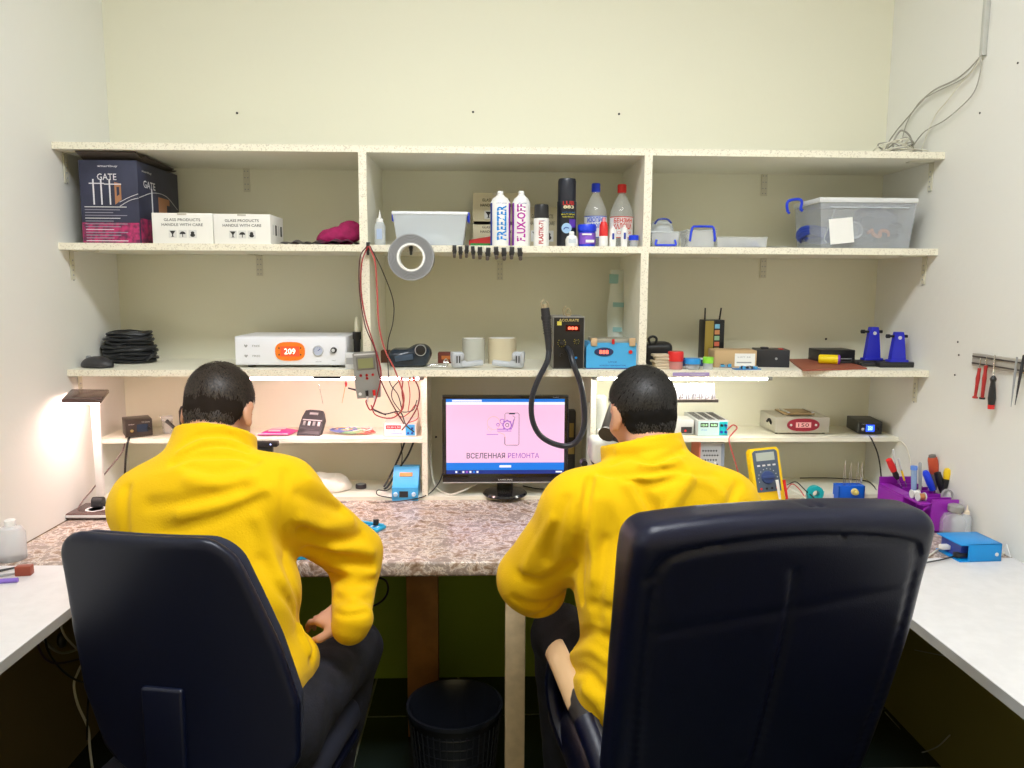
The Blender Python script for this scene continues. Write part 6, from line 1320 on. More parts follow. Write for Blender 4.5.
o = S.mesh('cloth', [C('cream_cloth', .80,.74,.64, rough=.9, bump=.3, bscale=150)], None, label='crumpled cream cloth on the white back board', cat='cloth'); p = atZ(333, 490, ZD+.012); o.location = (p.x-.01, -.13, ZD+.012)
for i, (pts, lab) in enumerate((([(414,441,-.12),(408,455,-.14),(398,470,-.17),(388,486,-.19),(384,489,-.20)], 'black cable hanging down beside the tiny blue station, right one'), ([(405,441,-.10),(400,455,-.12),(392,472,-.16),(384,487,-.19)], 'black cable hanging down beside the tiny blue station, left one'), ([(401,441,-.08),(402,460,-.10),(398,478,-.14),(388,490,-.19),(378,490,-.21),(378,495,-.23),(392,498,-.245)], 'thin black cord curling on the bench to the tiny blue station'))):
    cable('cable', lab, pts, .0035 if i < 2 else .0018)
PCBB = C('cyan_fixture', .02,.42,.72, rough=.4)
for i, (px, py, rz, s, lab) in enumerate(((364,533,-25,1.,'cyan board fixture with a black knob beside the raised elbow'),(303,560,8,.8,'cyan board fixture seen under the arm of the left person'))):
    p = atZ(px, py, ZD); t = thing('board_fixture', lab, 'fixture', (p.x,p.y+.03,ZD), R(rz))
    m = MB(); m.box((0,0,.005), (.095*s,.075*s,.009), 0, bev=.002); m.box((0,.025*s,.012), (.09*s,.010,.008), 0, bev=.001); m.box((0,-.02*s,.012), (.09*s,.008,.008), 0, bev=.001)
    for k in range(8): m.box((-.035*s+.01*k*s,.01,.0098), (.005,.012,.0012), 1 if k % 2 else 2)
    m.obj('fixture_plate', [PCBB, WHITE, NAVYP], t)
    m = MB(); m.cyl((.022*s,.022*s,.012), (.022*s,.022*s,.028), .009, .008, mi=0, seg=14); m.obj('knob', [BLACK], t)
p = atZ(300, 562, ZD); m = MB(); m.tube([(0,0,.012),(-.012,-.02,.014),(-.02,-.05,.006)], .0018, 0); m.tube([(.004,0,.012),(-.006,-.02,.014),(-.02,-.05,.006)], .0018, 0); o = m.obj('tweezers', [CHROME], None, label='steel tweezers lying on the fixture under the arm', cat='tweezers'); o.location = p+Vector((0,.03,0))

# desk lamp at the left wall
pb = atZ(97, 514, ZD); pb.x = XL+.095; XLm = pb.x
t = thing('desk_lamp', 'white-stemmed desk lamp lit at the left wall', 'lamp', (pb.x-.01, pb.y, ZD))
O = Vector(t.location)
m = MB(); m.box((-.02,.0,.010), (.145,.13,.018), 0, bev=.008, seg=3); m.box((-.02,-.064,.011), (.135,.004,.008), 1, bev=.002); m.lathe([(.022,0),(.026,.0012),(.030,0)], (-.02,-.01,.0195), 1, seg=30); m.obj('base', [C('lamp_base_brown', .10,.06,.055, rough=.25), LGREY], t)
tp = atY(98, 400, pb.y+.02); bt = atY(98, 497, pb.y+.02)
m = MB(); m.box(((tp.x+bt.x)/2-O.x, .02, (tp.z-O.z+.03)/2+.01), (.026,.014,tp.z-O.z-.05), 0, bev=.005); m.obj('stem', [C('lamp_stem', .85,.82,.80, rough=.3)], t)
m = MB(); m.cyl((bt.x-O.x-.016,.02,.035), (bt.x-O.x+.016,.02,.035), .014, mi=0); m.box((bt.x-O.x,.02,.025), (.035,.03,.018), 0, bev=.004); m.obj('hinge', [DARK], t)
hc = atY(86, 396, pb.y-.03)-O
m = MB(); m.box((0,0,0), (.105,.13,.012), 0, bev=.004, seg=3); hd = m.obj('lamp_head', [C('lamp_head_brown', .10,.055,.05, rough=.2)], t); hd.location = hc; hd.rotation_euler = (R(6), R(3), R(16))
m = MB(); m.box((0,0,-.0075), (.09,.115,.004), 0, bev=.001); lp = m.obj('light_panel', [mat('lamp_panel', (1,.78,.74), emit=(1,.70,.62), es=42)], hd)
cable('cable', 'thin brown lamp cord arching from the left lower shelf to the lamp base', [(126,437,-.19),(122,452,-.24),(108,470,-.28),(92,490,-.32),(80,505,-.37),(76,519,pb.y-.04),(84,527,pb.y-.09),(100,522,pb.y-.06),(110,514,pb.y-.02)], .0024, C('brown_cord', .10,.05,.05, rough=.4))
cable('cable', 'black cord hanging from the mini soldering station', [(131,434,-.185),(128,441,-.225),(126,455,-.23),(125,470,-.22),(125,484,-.2)], .0034)
# left table bits
p = atZ(22, 577, ZD); t = MB(); t.box((0,.015,.012), (.036,.022,.024), 0, bev=.002); o = t.obj('wood_block', [C('red_brown_wood', .30,.06,.03, rough=.4)], None, label='small red-brown block on the left side table', cat='block'); o.location = p; o.rotation_euler.z = R(8)
p = atZ(2, 562, ZD); t = thing('bottle', 'white translucent bottle at the left edge by the wall', 'bottle', (XL+.042,p.y+.02,ZD)); m = MB(); m.lathe([(.03,0),(.033,.004),(.033,.07),(.025,.085),(.012,.09)], (0,0,0), 0, seg=24); m.obj('bottle_body', [MILKY], t); m = MB(); m.lathe([(.013,.088),(.013,.105),(.010,.107)], (0,0,0), 0, seg=16); m.obj('cap', [WHITE], t)
for i, (px, py, rz, mm, lab) in enumerate(((8,571,40,DARK,'thin dark tool lying at the left wall beside the block'),(12,576,25,GREY,'thin grey tool lying at the left wall beside the block'),(4,583,10,C('violet_plastic', .25,.15,.6),'violet plastic piece at the left edge of the side table'))):
    p = atZ(px, py, ZD); m = MB(); m.cyl((-.03,0,.005), (.03,0,.005), .0035 if i < 2 else .006, .002 if i < 2 else .006, mi=0, seg=10); o = m.obj('tool', [mm], None, label=lab, cat='tool'); o.location = (max(p.x, XL+.035), p.y, ZD); o.rotation_euler.z = R(rz)

# ---------------------------------------------------------------- microscope in front of the right person
GM = C('microscope_grey', .48,.50,.47, rough=.4)
xm = atY(601, 440, -.30).x
t = thing('microscope', 'grey stereo microscope with black eyepieces beside the monitor', 'microscope', (xm+.09, -.33, ZD))
O = Vector(t.location)
def mp_(px, py, y): return atY(px, py, y)-O
m = MB(); m.box((0,0,.012), (.18,.24,.024), 0, bev=.008); m.obj('base', [GM], t)
a = mp_(601, 398, -.20); m = MB(); m.cyl((a.x,.13,.02), (a.x,.13,a.z), .020, mi=0, seg=24); m.ell((a.x,.13,a.z), (.020,.020,.012), 0); m.obj('column', [GM], t)
m = MB(); m.cyl((a.x-.035,.135,.02), (a.x-.035,.135,a.z-.02), .011, mi=0, seg=18); m.ell((a.x-.035,.135,a.z-.02), (.011,.011,.008), 0); m.obj('guide_rod', [C('rod_grey', .62,.63,.60, rough=.3)], t)
q = mp_(606, 450, -.42); m = MB(); m.box((q.x,q.y+.06,q.z-.01), (.085,.12,.075), 0, bev=.014, seg=3); m.box((a.x+.02,.09,q.z), (.07,.09,.06), 0, bev=.01); m.cyl((q.x+.02,q.y+.05,q.z-.04), (q.x+.02,q.y+.05,q.z-.13), .034, .028, mi=0, seg=28); m.obj('optical_head', [C('microscope_white', .72,.72,.66, rough=.4)], t)
for s, (pa, pc) in enumerate((((606,432),(614,406)),((628,440),(634,412)))):
    e0 = mp_(pa[0], pa[1], -.62); e1 = mp_(pc[0], pc[1], -.46)
    m = MB(); m.cyl(e0, e1, .017, .015, mi=0, seg=24); m.cyl(e0+(e0-e1).normalized()*.012, e0, .020, .018, mi=0, seg=24); m.cyl(e1, Vector((q.x+.01+.02*s, q.y+.03, q.z+.02)), .014, .018, mi=0, seg=20); m.obj('eyepiece', [C('eyepiece_black', .05,.045,.04, rough=.35)], t)
for k, (px, py) in enumerate(((584,463),(595,462))): e = mp_(px, py, -.40); m = MB(); m.cyl(e+Vector((0,.02,0)), e-Vector((0,.012,0)), .011, .010, mi=0, seg=16); m.obj('focus_knob', [BLACK], t)

# ---------------------------------------------------------------- bench, right part
# honeycomb organizer on the bench under the grey power supply
b0, w_, h_ = fit(699, 441, 723, 495, ZD+.012, -.20); h_ = min(h_, Z4-.02-ZD-.012)
t = thing('parts_organizer', 'grey mesh-fronted organizer with red side under the grey power supply', 'organizer', b0)
m = MB(); m.box((0,.05,h_/2), (w_,.10,h_), 0, bev=.002); m.box((-w_*.53,.05,h_/2), (.005,.10,h_), 1)
for i in range(6):
    for j in range(9): m.cyl((-w_*.40+w_*.11*i+(j % 2)*w_*.055,-.0012,h_*(.12+.09*j)), (-w_*.40+w_*.11*i+(j % 2)*w_*.055,.001,h_*(.12+.09*j)), .0032, mi=2, seg=6)
m.box((w_*.42,-.001,h_/2), (w_*.13,.002,h_*.95), 3); m.obj('organizer_body', [C('mesh_grey', .45,.47,.5, rough=.4), C('coral_edge', .75,.2,.12), DARK, C('blue_grey', .25,.3,.38)], t)
m = MB(); m.cyl((w_*.1,-.006,h_*.2), (w_*.1,-.006,h_*.82), .0045, .003, mi=0); o = m.obj('marker_pen', [WHITE], None, label='white pen standing before the mesh-fronted organizer', cat='pen'); o.location = b0+Vector((0,0,-.02)); o.location.z = ZD+.012-h_*.2+.001
m = MB(); m.box((0,.02,.06), (.028,.04,.12), 0, bev=.004); m.cyl((0,-.002,.05), (0,.002,.05), .006, mi=1, seg=12); m.cyl((0,-.002,.075), (0,.002,.075), .006, mi=1, seg=12); o = m.obj('switch_box', [WHITE, RED], None, label='white upright box with red lights left of the organizer', cat='box'); p = atY(688, 480, -.18); o.location = (p.x, -.18, ZD+.012)
# yellow multimeter leaning back
pb = atZ(771, 502, ZD+.004); Wm = atY(787, 495, pb.y).x-atY(757, 495, pb.y).x; Lm = .135
t = thing('multimeter', 'yellow multimeter with dark face standing behind the leather chair', 'multimeter', (pb.x, pb.y, ZD+.002), rot=(R(-14), R(-5), R(3)))
Lm = (atY(770, 449, pb.y+.03).z-ZD)/math.cos(R(14)); m = MB()
m.prism([(-Wm*.5,.006),(-Wm*.44,0),(Wm*.44,0),(Wm*.5,.006),(Wm*.5,Lm*.94),(Wm*.42,Lm),(-Wm*.42,Lm),(-Wm*.5,Lm*.94)], 0, .032, 0); m.obj('holster', [C('meter_yellow', .92,.60,.0, rough=.45)], t)
m = MB(); m.prism([(-Wm*.40,Lm*.20),(Wm*.40,Lm*.20),(Wm*.42,Lm*.92),(Wm*.34,Lm*.96),(-Wm*.34,Lm*.96),(-Wm*.42,Lm*.92)], -.003, 0, 0)
m.box((0,-.0035,Lm*.84), (Wm*.62,.001,Lm*.15), 1); [m.box((Wm*(-.26+.175*k),-.0035,Lm*.68), (Wm*.10,.001,Lm*.03), 2) for k in range(4)]
for a in np.linspace(-.3,3.44,11): m.box((Wm*.32*math.cos(a),-.0034,Lm*.44+Wm*.32*math.sin(a)), (.0025,.0008,.0025), 2)
for k in range(4): m.cyl((Wm*(-.27+.18*k),-.0045,Lm*.26), (Wm*(-.27+.18*k),-.002,Lm*.26), .0038, mi=3 if k in (0,3) else 4, seg=10)
m.obj('face_plate', [C('slate_blue', .07,.10,.15, rough=.4), C('lcd_grey', .42,.47,.42, rough=.2), LGREY, RED, BLACK], t)
m = MB(); m.cyl((0,-.003,Lm*.46), (0,-.009,Lm*.46), Wm*.22, Wm*.20, mi=0, seg=24); m.box((0,-.011,Lm*.46), (Wm*.40,.005,Wm*.09), 0, bev=.001); m.obj('dial', [C('dial_blue', .03,.06,.2, rough=.4)], t)
for i, (pts, mm, lab) in enumerate((([(785,492,-.30),(792,484,-.27),(800,490,-.28),(806,499,-.32)], bpy.data.materials['coral_red'], 'red lead right of the yellow multimeter'), ([(753,478,-.20),(748,488,-.24),(750,499,-.30)], bpy.data.materials['coral_red'], 'red lead left of the yellow multimeter'), ([(756,474,-.18),(747,486,-.22),(750,497,-.28),(760,503,-.31)], BLACK, 'black lead left of the yellow multimeter'), ([(786,487,-.28),(800,494,-.3),(810,502,-.34)], WC, 'white lead right of the yellow multimeter'), ([(787,485,-.25),(796,482,-.24),(805,490,-.26),(816,500,-.3)], BLACK, 'black lead right of the yellow multimeter'))): cable('test_lead', lab, pts, .002, mm)
for i, (x, mm, lab) in enumerate(((779,WHITE,'white test plug at the foot of the yellow multimeter'),(786,RED,'red test plug at the foot of the yellow multimeter'))): a = atY(x-2, 480, pb.y-.02); b = atY(x+1, 499, pb.y-.03); m = MB(); m.cyl((0,0,0), b-a, .005, .004, mi=0); o = m.obj('test_plug', [mm], None, label=lab, cat='plug'); o.location = a
# teal tape dispenser
p = atZ(817, 503, ZD); t = thing('tape_dispenser', 'small teal tape dispenser behind the leather chair', 'dispenser', (p.x,p.y+.02,ZD)); m = MB(); m.lathe([(.020,-.011),(.026,-.010),(.026,.010),(.020,.011),(.012,.011),(.012,-.011),(.020,-.011)], (0,0,.028), 0, seg=28, rot=(R(90),0,0)); m.box((0,0,.006), (.06,.024,.012), 0, bev=.003); m.obj('body', [C('teal_plastic', .0,.42,.48, rough=.35)], t); m = MB(); m.box((.02,-.0,.038), (.018,.02,.006), 0, rot=(0,R(30),0)); m.obj('cutter', [C('pale_teal', .5,.75,.8)], t)
# blue tweezer holder
b0, w_, h_ = fit(838, 482, 864, 503, ZD, -.26)
t = thing('tweezer_holder', 'blue box holder with yellow knob holding tweezers', 'holder', b0)
m = MB(); hf = .05; m.box((0,.002,hf/2), (w_,.004,hf), 0, bev=.001); m.box((0,.04,hf/2), (w_,.004,hf), 0); [m.box((s*w_*.48,.02,hf/2), (.004,.04,hf), 0) for s in (-1,1)]; m.box((0,.02,.003), (w_,.04,.006), 0); m.box((0,.02,hf*.9), (w_*.96,.036,.004), 0); m.obj('box_body', [C('royal_blue', .0,.12,.72, rough=.4)], t)
m = MB(); m.cyl((w_*.1,.0,hf*.62), (w_*.1,-.012,hf*.62), .012, .010, mi=0, seg=16); m.ell((w_*.1,-.016,hf*.62), (.008,.006,.008), 0); m.obj('knob', [C('straw_yellow', .8,.65,.2, rough=.4)], t)
for i, (x, y0, lab) in enumerate(((844,460,'tweezers in the blue holder, leftmost'),(850,462,'tweezers in the blue holder, second from left'),(857,461,'tweezers in the blue holder, third from left'),(867,462,'tweezers in the blue holder, rightmost'))):
    a = atY(x, 484, -.24); b = atY(x, y0, -.24); m = MB(); L = b.z-a.z; m.tube([(-.002,0,-.03),(-.003,0,L*.4),(0,0,L)], [.0014,.0007], 0, seg=5); m.tube([(.002,0,-.03),(.003,0,L*.4),(0,0,L)], [.0014,.0007], 0, seg=5); m.cyl((0,0,L*.1), (0,0,L*.3), .003, mi=1) if i == 3 else None
    o = m.obj('tweezers', [CHROME, GREY], None, label=lab, cat='tweezers'); o.location = (min(a.x, b0.x+w_*.45), -.24, ZD+.05); o.scale = (1,1,1)
cable('cable', 'black cable behind the blue tweezer holder', [(800,478,-.02),(830,478,-.02),(860,480,-.04),(872,484,-.10),(880,498,-.25)], .002)
# purple organizer
PU = C('purple_plastic', .30,.015,.42, rough=.35)
f0 = atZ(930, 533, ZD); f1 = atZ(957, 533, ZD); bk = atZ(888, 500, ZD)
t = thing('tool_organizer', 'purple plastic tool organizer full of screwdrivers on the right of the bench', 'organizer', (f0.x, f0.y, ZD))
Wf = f1.x-f0.x; DL = .24; HF = atY(940, 500, f0.y).z-ZD; sh_ = -.034
m = MB(); m.box((Wf/2,.0025,HF/2), (Wf,.005,HF), 0, bev=.001); m.box((Wf-.0025,DL/2,HF*.45), (.005,DL,HF*.9), 0); m.box((Wf/2,DL,HF*.55), (Wf,.005,HF*1.1), 0)
for k in range(1,6): m.box((Wf/2,DL*k/6,HF*.5), (Wf,.003,HF*.92), 0)
m.box((Wf/2,DL/2,.003), (Wf,DL,.006), 0); m.obj('bin', [PU], t)
m = MB(); m.box((sh_/2,DL/2,HF*.30), (abs(sh_),DL,.004), 0); m.box((sh_/2,DL/2,.003), (abs(sh_),DL,.005), 0); m.box((sh_/2,DL/2,HF*.86), (abs(sh_),DL,.005), 0); m.box((sh_/2,DL-.002,HF*.55), (abs(sh_),.004,HF*1.1), 0); m.box((sh_/2,DL*.4,HF*.45), (abs(sh_),.004,HF*.9), 0)
m.box((sh_*.98,DL*.70,HF*.42), (.004,DL*.6,HF*.8), 0); m.prism([(0,HF*.92),(sh_,HF*.60),(sh_,HF*.56),(0,HF*.86)], 0, .004, 0); m.obj('side_rack', [PU], t)
for k, (mm, lab) in enumerate(((C('copper', .6,.25,.1, rough=.3, metal=.6),'copper'),(WHITE,'white'))): m2 = MB(); m2.cyl((-.008,0,0), (.008,0,0), .010, mi=0, seg=16); [m2.cyl((s*.009,0,0), (s*.011,0,0), .013, mi=1, seg=16) for s in (-1,1)]; o = m2.obj('wire_reel', [mm, LGREY], None, label=lab+' wire reel on the rack of the purple organizer', cat='reel'); o.location = Vector(t.location)+Vector((sh_*.5,.03+.032*k,HF*.86+.0155-0)); 
def tool(name, lab, px0, py0, px1, py1, y, parts, cat='screwdriver'):
    a = atY(px0, py0, y); b = atY(px1, py1, y); L = (b-a).length; o = thing(name, lab, cat, a); q = (b-a).to_track_quat('Z','Y'); o.rotation_mode = 'QUATERNION'; o.rotation_quaternion = q
    for pn, prof, mm in parts: m = MB(); m.lathe([(r, z*L) for r, z in prof], (0,0,0), 0, seg=14); m.obj(pn, [mm], o)
    return o
yo = f0.y+.13
HB = lambda r: [(r*.6,.35),(r*.8,.38),(r*.7,.45),(r,.55),(r*.95,.85),(r*.7,.97),(0,1.)]
tool('screwdriver', 'screwdriver with red and black handle, leftmost in the purple organizer', 900, 484, 888, 458, yo+.05, (('shaft', [(.002,-.6),(.002,.36)], CHROME), ('handle', [(.006,.2),(.0095,.35),(.008,.45),(.0095,.55)], BLACK), ('grip', [(.0095,.5),(.0105,.7),(.009,.95),(0,1)], RED)))
tool('screwdriver', 'thin steel precision driver behind the red and black screwdriver', 898, 482, 893, 449, yo+.07, (('shaft', [(.0015,-.3),(.0015,.7)], CHROME), ('handle', [(.003,.6),(.003,.98),(0,1)], LGREY)))
tool('screwdriver', 'thin steel driver with yellow collar in the purple organizer', 906, 486, 898, 458, yo+.04, (('shaft', [(.0018,-.3),(.0018,.7)], CHROME), ('handle', [(.003,.2),(.003,.55)], YELLOW), ('grip', [(.003,.6),(.0035,.98),(0,1)], LGREY)))
tool('tube', 'pale blue transparent tube standing in the purple organizer', 914, 490, 914, 466, yo, (('barrel', [(.008,-.5),(.0085,.85)], C('ice_blue', .35,.55,.85, rough=.15, alpha=.7)), ('cap', [(.010,.85),(.010,1.),(0,1.01)], C('clear_blue', .12,.28,.8, rough=.2))), 'tube')
tool('file', 'flat grey file between the blue tube and the blue handle', 920, 488, 920, 462, yo, (('blade', [(.0045,-.5),(.0045,.95),(.002,1)], GREY),), 'file')
tool('screwdriver', 'bright blue handled tool leaning in the purple organizer', 932, 488, 925, 471, yo-.02, (('shaft', [(.002,-.7),(.002,.1)], CHROME), ('handle', [(.0095,-.1),(.011,.3),(.0105,.85),(.006,1),(0,1)], BLUE)))
tool('pliers', 'thick grey and red handled pliers standing tall in the purple organizer', 936, 486, 932, 454, yo+.03, (('shaft', [(.003,-.4),(.003,.1)], CHROME), ('handle', [(.009,-.1),(.013,.3),(.014,.7),(.010,.97),(0,1)], C('grey_rubber', .16,.15,.14, rough=.6)), ('grip', [(.0125,.35),(.0147,.5),(.0147,.8),(.0125,.9)], C('orange_red', .55,.08,.03))), 'pliers')
tool('screwdriver', 'black handled tool beside the yellow and black one in the organizer', 942, 489, 937, 472, yo-.02, (('shaft', [(.002,-.6),(.002,.1)], CHROME), ('handle', [(.009,-.2),(.0115,.4),(.010,.95),(0,1)], BLACK)))
tool('screwdriver', 'yellow and black handled screwdriver in the purple organizer', 944, 490, 949, 468, yo-.03, (('shaft', [(.002,-.6),(.002,.1)], CHROME), ('handle', [(.007,-.1),(.0095,.4),(.0095,.6)], BLACK), ('grip', [(.0095,.5),(.0125,.75),(.011,.95),(0,1)], YELLOW)))
tool('clamp', 'black spring clamp in a purple cup behind the dropper bottles', 967, 507, 971, 487, f0.y+.08, (('shaft', [(.003,-.8),(.003,.3)], GREY), ('handle', [(.005,.2),(.0075,.6),(.006,1),(0,1)], BLACK)), 'clamp')
p = atY(967, 512, f0.y+.08); m = MB(); m.lathe([(.014,0),(.019,.0),(.021,p.z-ZD+.03),(.018,p.z-ZD+.03),(.012,.004)], (0,0,0), 0, seg=6); o = m.obj('pen_cup', [PU], None, label='small purple cup behind the dropper bottles', cat='cup'); o.location = (p.x+.004, f0.y+.08, ZD)
# bottles near the right wall
for i, (x0, x1, y0, y1, lab) in enumerate(((954,964,507,540,'slim white dropper bottle touching the purple organizer'),(961,974,506,542,'slim white dropper bottle behind the blue charging box'))):
    yy = f0.y-.035-.02*i; b0, w_, h_ = fit(x0, y0, x1, y1, ZD, yy); t = thing('dropper_bottle', lab, 'bottle', b0); r = .013; h_ = atY((x0+x1)/2, y0, yy).z-ZD
    m = MB(); m.lathe([(r,0),(r*1.05,.004),(r*1.05,h_*.62),(r*.6,h_*.72)], (0,r,0), 0, seg=20); m.obj('bottle_body', [MILKY], t); m = MB(); m.lathe([(r*.6,h_*.7),(r*.55,h_*.80),(r*.25,h_*.84),(.0012,h_)], (0,r,0), 0, seg=14); m.obj('nozzle', [C('cream_tip', .8,.7,.55)], t)
yy = f0.y-.02; xg = XR-.045
t = thing('glass_bottle', 'squat clear glass bottle with screw cap against the right wall', 'bottle', (xg, yy, ZD)); m = MB(); m.lathe([(.036,0),(.038,.004),(.038,.045),(.030,.06),(.016,.068),(.016,.075)], (0,0,0), 0, seg=32); m.obj('bottle_body', [CLEAR], t); m = MB(); m.lathe([(.020,.072),(.021,.074),(.021,.088),(.018,.091),(0,.091)], (0,0,0), 0, seg=24); m.obj('cap', [C('grey_cap', .42,.42,.40, rough=.3, alpha=.8)], t)
m = MB(); m.lathe([(.014,-.003),(.018,-.003),(.018,.003),(.014,.003),(.014,-.003)], (0,0,.10), 0, seg=24, rot=(R(90),0,0)); m.lathe([(0,0),(.015,0)], (0,0,.10), 1, seg=20, rot=(R(90),0,0)); m.cyl((0,0,0), (0,0,.082), .0035, mi=0, seg=10); m.cyl((0,0,0), (0,0,.006), .016, mi=0, seg=20); o = m.obj('magnifier', [GREY, CLEAR], None, label='small round magnifier on a stem behind the glass bottle', cat='magnifier'); p = atY(981, 512, yy+.07); o.location = (min(p.x,XR-.03), yy+.07, ZD)
# blue charging box
p0 = atZ(973, 562, ZD); 
t = thing('charging_box', 'bright blue box with open left end and white plugs near the right wall', 'box', (p0.x+.02, p0.y, ZD), R(3)); wq = .115; dq = .10; hq = .048
m = MB(); m.box((0,dq/2,hq-.002), (wq,dq,.004), 0, bev=.001); m.box((0,dq/2,.002), (wq,dq,.004), 0, bev=.001); m.box((wq*.1,.002,hq/2), (wq*.8,.004,hq), 0, bev=.001); m.box((wq/2-.002,dq/2,hq/2), (.004,dq,hq), 0, bev=.001); m.cyl((wq*.38,-.001,hq*.4), (wq*.38,.002,hq*.4), .005, mi=1, seg=14); m.box((.0,dq*.55,hq*.5), (wq*.8,dq*.8,hq*.8), 2); m.obj('housing', [C('azure_plastic', .0,.28,.75, rough=.35), LGREY, NAVYP], t)
for k in range(2): m = MB(); m.box((-wq*.36-.01*k,.02+.045*k,.014+.006*k), (.035,.018,.012), k, bev=.002); m.obj('plug', [BLACK, WHITE], t)
for i, (pts, mm, lab) in enumerate(((((955,556),(940,560),(925,563),(918,568)), BLACK, 'black cord running from the blue charging box over the right table'), (((952,552),(940,549),(928,556),(914,561)), WC, 'white cord running from the blue charging box towards the chair'), (((1000,556),(1008,549),(1010,543)), WC, 'white cord from the blue charging box to the right wall'))): cable('cable', lab, [atZ(x, y, ZD+.006) for x, y in pts], .0022, mm)
m = MB(); m.prism([(-.02,0),(.02,0),(.0,.03)], -.001, .001, 0); o = m.obj('paper_scrap', [PAPER], None, label='small white paper scrap at the right wall behind the blue box', cat='paper'); p = atX(963*1.0+42, 548, XR-.01); o.location = (XR-.006, p.y, ZD+.001); o.rotation_euler.z = R(90)

# ---------------------------------------------------------------- magnetic tool rail on the right wall
a = atX(974, 357, XR-.006); b = atX(1040, 372, XR-.006); zr0 = atX(976, 353, XR-.006).z; zr1 = atX(976, 366, XR-.006).z; 
yA = a.y; yB = b.y; hr = abs(zr0-zr1); zc = (zr0+zr1)/2
t = thing('magnetic_tool_rail', 'grey magnetic tool rail with two dark strips on the right wall', 'tool rail', (XR, (yA+yB)/2, zc))
Lr = abs(yA-yB); m = MB(); m.box((-.006,0,0), (.012,Lr,hr), 0, bev=.002); m.obj('rail_body', [C('warm_grey_metal', .45,.42,.37, rough=.45)], t)
for s in (-1,1): m = MB(); m.box((-.0135,0,s*hr*.27), (.003,Lr*.96,hr*.11), 0); m.obj('magnet_strip', [C('dark_magnet', .06,.05,.045, rough=.4)], t)
def hang(lab, name, px, y0, y1, px1, parts, cat='screwdriver'):
    A = atX(px, y0, XR-.022); B = atX(px1, y1, XR-.022); L = (A-B).length; o = thing(name, lab, cat, B); o.rotation_mode = 'QUATERNION'; o.rotation_quaternion = (A-B).to_track_quat('Z','Y')
    for pn, prof, mm in parts: m = MB(); m.lathe([(r, z*L) for r, z in prof], (0,0,0), 0, seg=14); m.obj(pn, [mm], o)
MR = C('metallic_red', .50,.04,.04, rough=.3, metal=.3)
hang('slim red screwdriver on the wall rail, nearest the shelves', 'screwdriver', 981, 358, 398, 975, (('handle', [(.0075,0),(.0075,.03),(.004,.05),(.0045,.35),(.006,.5),(.0045,.62),(.0045,.75)], MR), ('shaft', [(.0016,.75),(.0016,1)], CHROME)))
hang('slim red screwdriver with black foot on the wall rail, second from the shelves', 'screwdriver', 987, 357, 399, 982, (('end_cap', [(.0075,0),(.0075,.04)], BLACK), ('handle', [(.0045,.04),(.005,.35),(.006,.5),(.0045,.62),(.005,.8)], MR), ('shaft', [(.0016,.8),(.0016,1)], CHROME)))
hang('black screwdriver with red end on the wall rail', 'screwdriver', 995, 355, 409, 991, (('end_cap', [(.0085,0),(.009,.08)], RED), ('handle', [(.0085,.08),(.010,.2),(.0085,.35),(.006,.5),(.0085,.56),(.004,.62)], BLACK), ('shaft', [(.0022,.62),(.0022,1)], CHROME)))
hang('thin steel tweezers on the wall rail at the right', 'tweezers', 1017, 357, 407, 1011, (('blades', [(.0008,0),(.0022,.3),(.0032,.7),(.0025,1)], GREY),), 'tweezers')
hang('dark tweezers on the wall rail, nearest the picture edge', 'tweezers', 1024, 355, 405, 1015, (('blades', [(.0008,0),(.0025,.3),(.004,.7),(.003,1)], DARK),), 'tweezers')

# ---------------------------------------------------------------- bit rack under the right shelf, with its purple label strip
p = atY(693, 402, -.32); wv = atY(718, 400, -.32).x-atY(672, 400, -.32).x
t = thing('bit_rack', 'dark rack of small steel bits hanging under the shelf right of the dark head', 'rack', (atY(695, 402, -.32).x, -.32, p.z))
m = MB(); m.box((0,.02,.004), (wv,.05,.010), 0, bev=.001); m.box((0,.045,.03), (wv,.004,.05), 1); m.obj('rack_body', [C('rack_brown', .10,.08,.07, rough=.5), C('clear_back', .8,.8,.85, rough=.2, alpha=.5)], t)
for k in range(14):
    m = MB(); m.cyl((-wv*.46+wv*.92*k/13,.008+.01*(k % 2),.009), (-wv*.46+wv*.92*k/13,.008+.01*(k % 2),.026), .0032, .0024, mi=0, seg=8); o = m.obj('driver_bit', [C('bit_steel', .45,.43,.5, rough=.3, metal=.6)], None, label='short steel driver bit in the rack under the right shelf', cat='bit', group='driver bits in the hanging rack'); o.location = t.location
m = MB(); m.box((0,0,Z3-.024-t.location.z), (.0,.0,.0), 0)
for s in (-1,1): mm_ = MB(); mm_.tube([(s*wv*.47,.045,.05),(s*wv*.47,.045,Z3-.02-t.location.z)], .0016, 0, sm=0); mm_.obj('hanger', [CHROME], t)
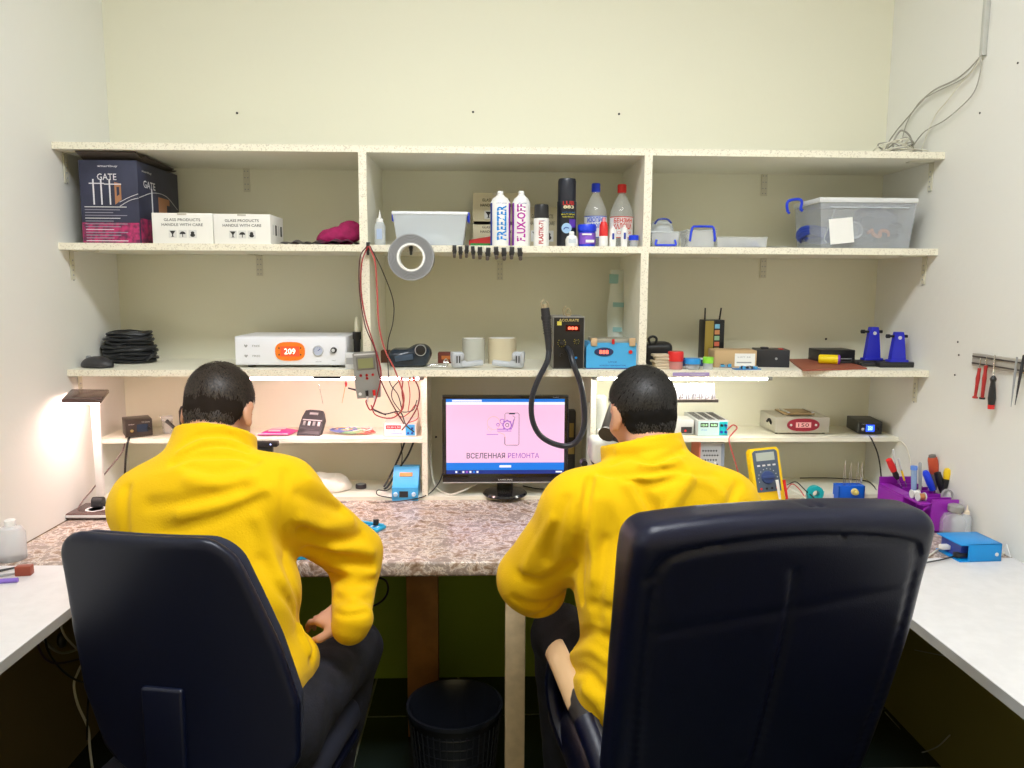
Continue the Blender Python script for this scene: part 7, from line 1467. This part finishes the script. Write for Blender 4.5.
p = atY(691, 374, -.366); m = MB(); m.box((0,0,0), (.115,.0015,.011), 0); m.text('MECHANIC', (.02,-.0012,0), .05, .005, 1); o = m.obj('label_strip', [C('violet_strip', .42,.32,.62, rough=.4), LGREY], None, label='long violet label strip on the shelf edge above the bit rack', cat='label'); o.location = (p.x, -.3665, Z3-.012)
cable('cable', 'black cord looping under the bench edge beside the raised elbow', [(372,577,-.70),(385,580,-.75),(388,590,-.75),(383,600,-.72),(372,606,-.66),(360,604,-.6)], .003)

# ---------------------------------------------------------------- cables and adapter under the left table
def lt(px, py, x): return atX(px, py, x)
for i, (pts, mm, r_, lab) in enumerate((
    (((40,632),(48,645),(62,653),(80,648),(86,641)), GC, .0035, 'pale cable loop under the left table, upper one'),
    (((86,641),(86,655),(78,672),(74,685),(78,705),(88,728),(90,750),(94,780)), WC, .0035, 'long pale cable falling behind the left chair'),
    (((44,630),(48,650),(60,668),(76,680),(95,684)), BLACK, .003, 'black cable sagging under the left table to the chair'),
    (((40,632),(38,645),(47,660),(62,663),(90,656)), C('purple_black', .04,.015,.04), .003, 'dark purple cable looping under the left table'),
    (((55,620),(65,614),(78,618),(86,630)), C('dark_lilac', .12,.09,.16), .003, 'lilac-grey cable arch just under the left table edge'),
    (((90,655),(91,680),(88,705),(87,740)), BLACK, .003, 'black cable hanging straight behind the left chair'),
    (((60,622),(64,634),(72,644),(84,655)), GC, .003, 'grey cable slanting under the left table'))):
    cable('cable', lab, [lt(x, y, -1.17+.01*i) for x, y in pts], r_, mm)
p = lt(62, 640, -1.13); m = MB(); m.ell((0,0,0), (.012,.016,.022), 0); o = m.obj('cable_switch', [BLACK], None, label='black inline cord switch hanging under the left table', cat='switch'); o.location = p
for i, (pts, lab) in enumerate((([(885,718,0),(893,742,0),(912,753,0),(935,748,0),(950,735,0)], 'pale cable curving low along the right wall'), ([(885,712,0),(905,735,0),(930,765,0)], 'thin pale cable slanting down the right wall'), ([(915,650,0),(930,653,0),(945,656,0)], 'short pale cable under the right table edge'))):
    cable('cable', lab, [atX(x, y, 1.39) for x, y, _ in pts], .002, GC)
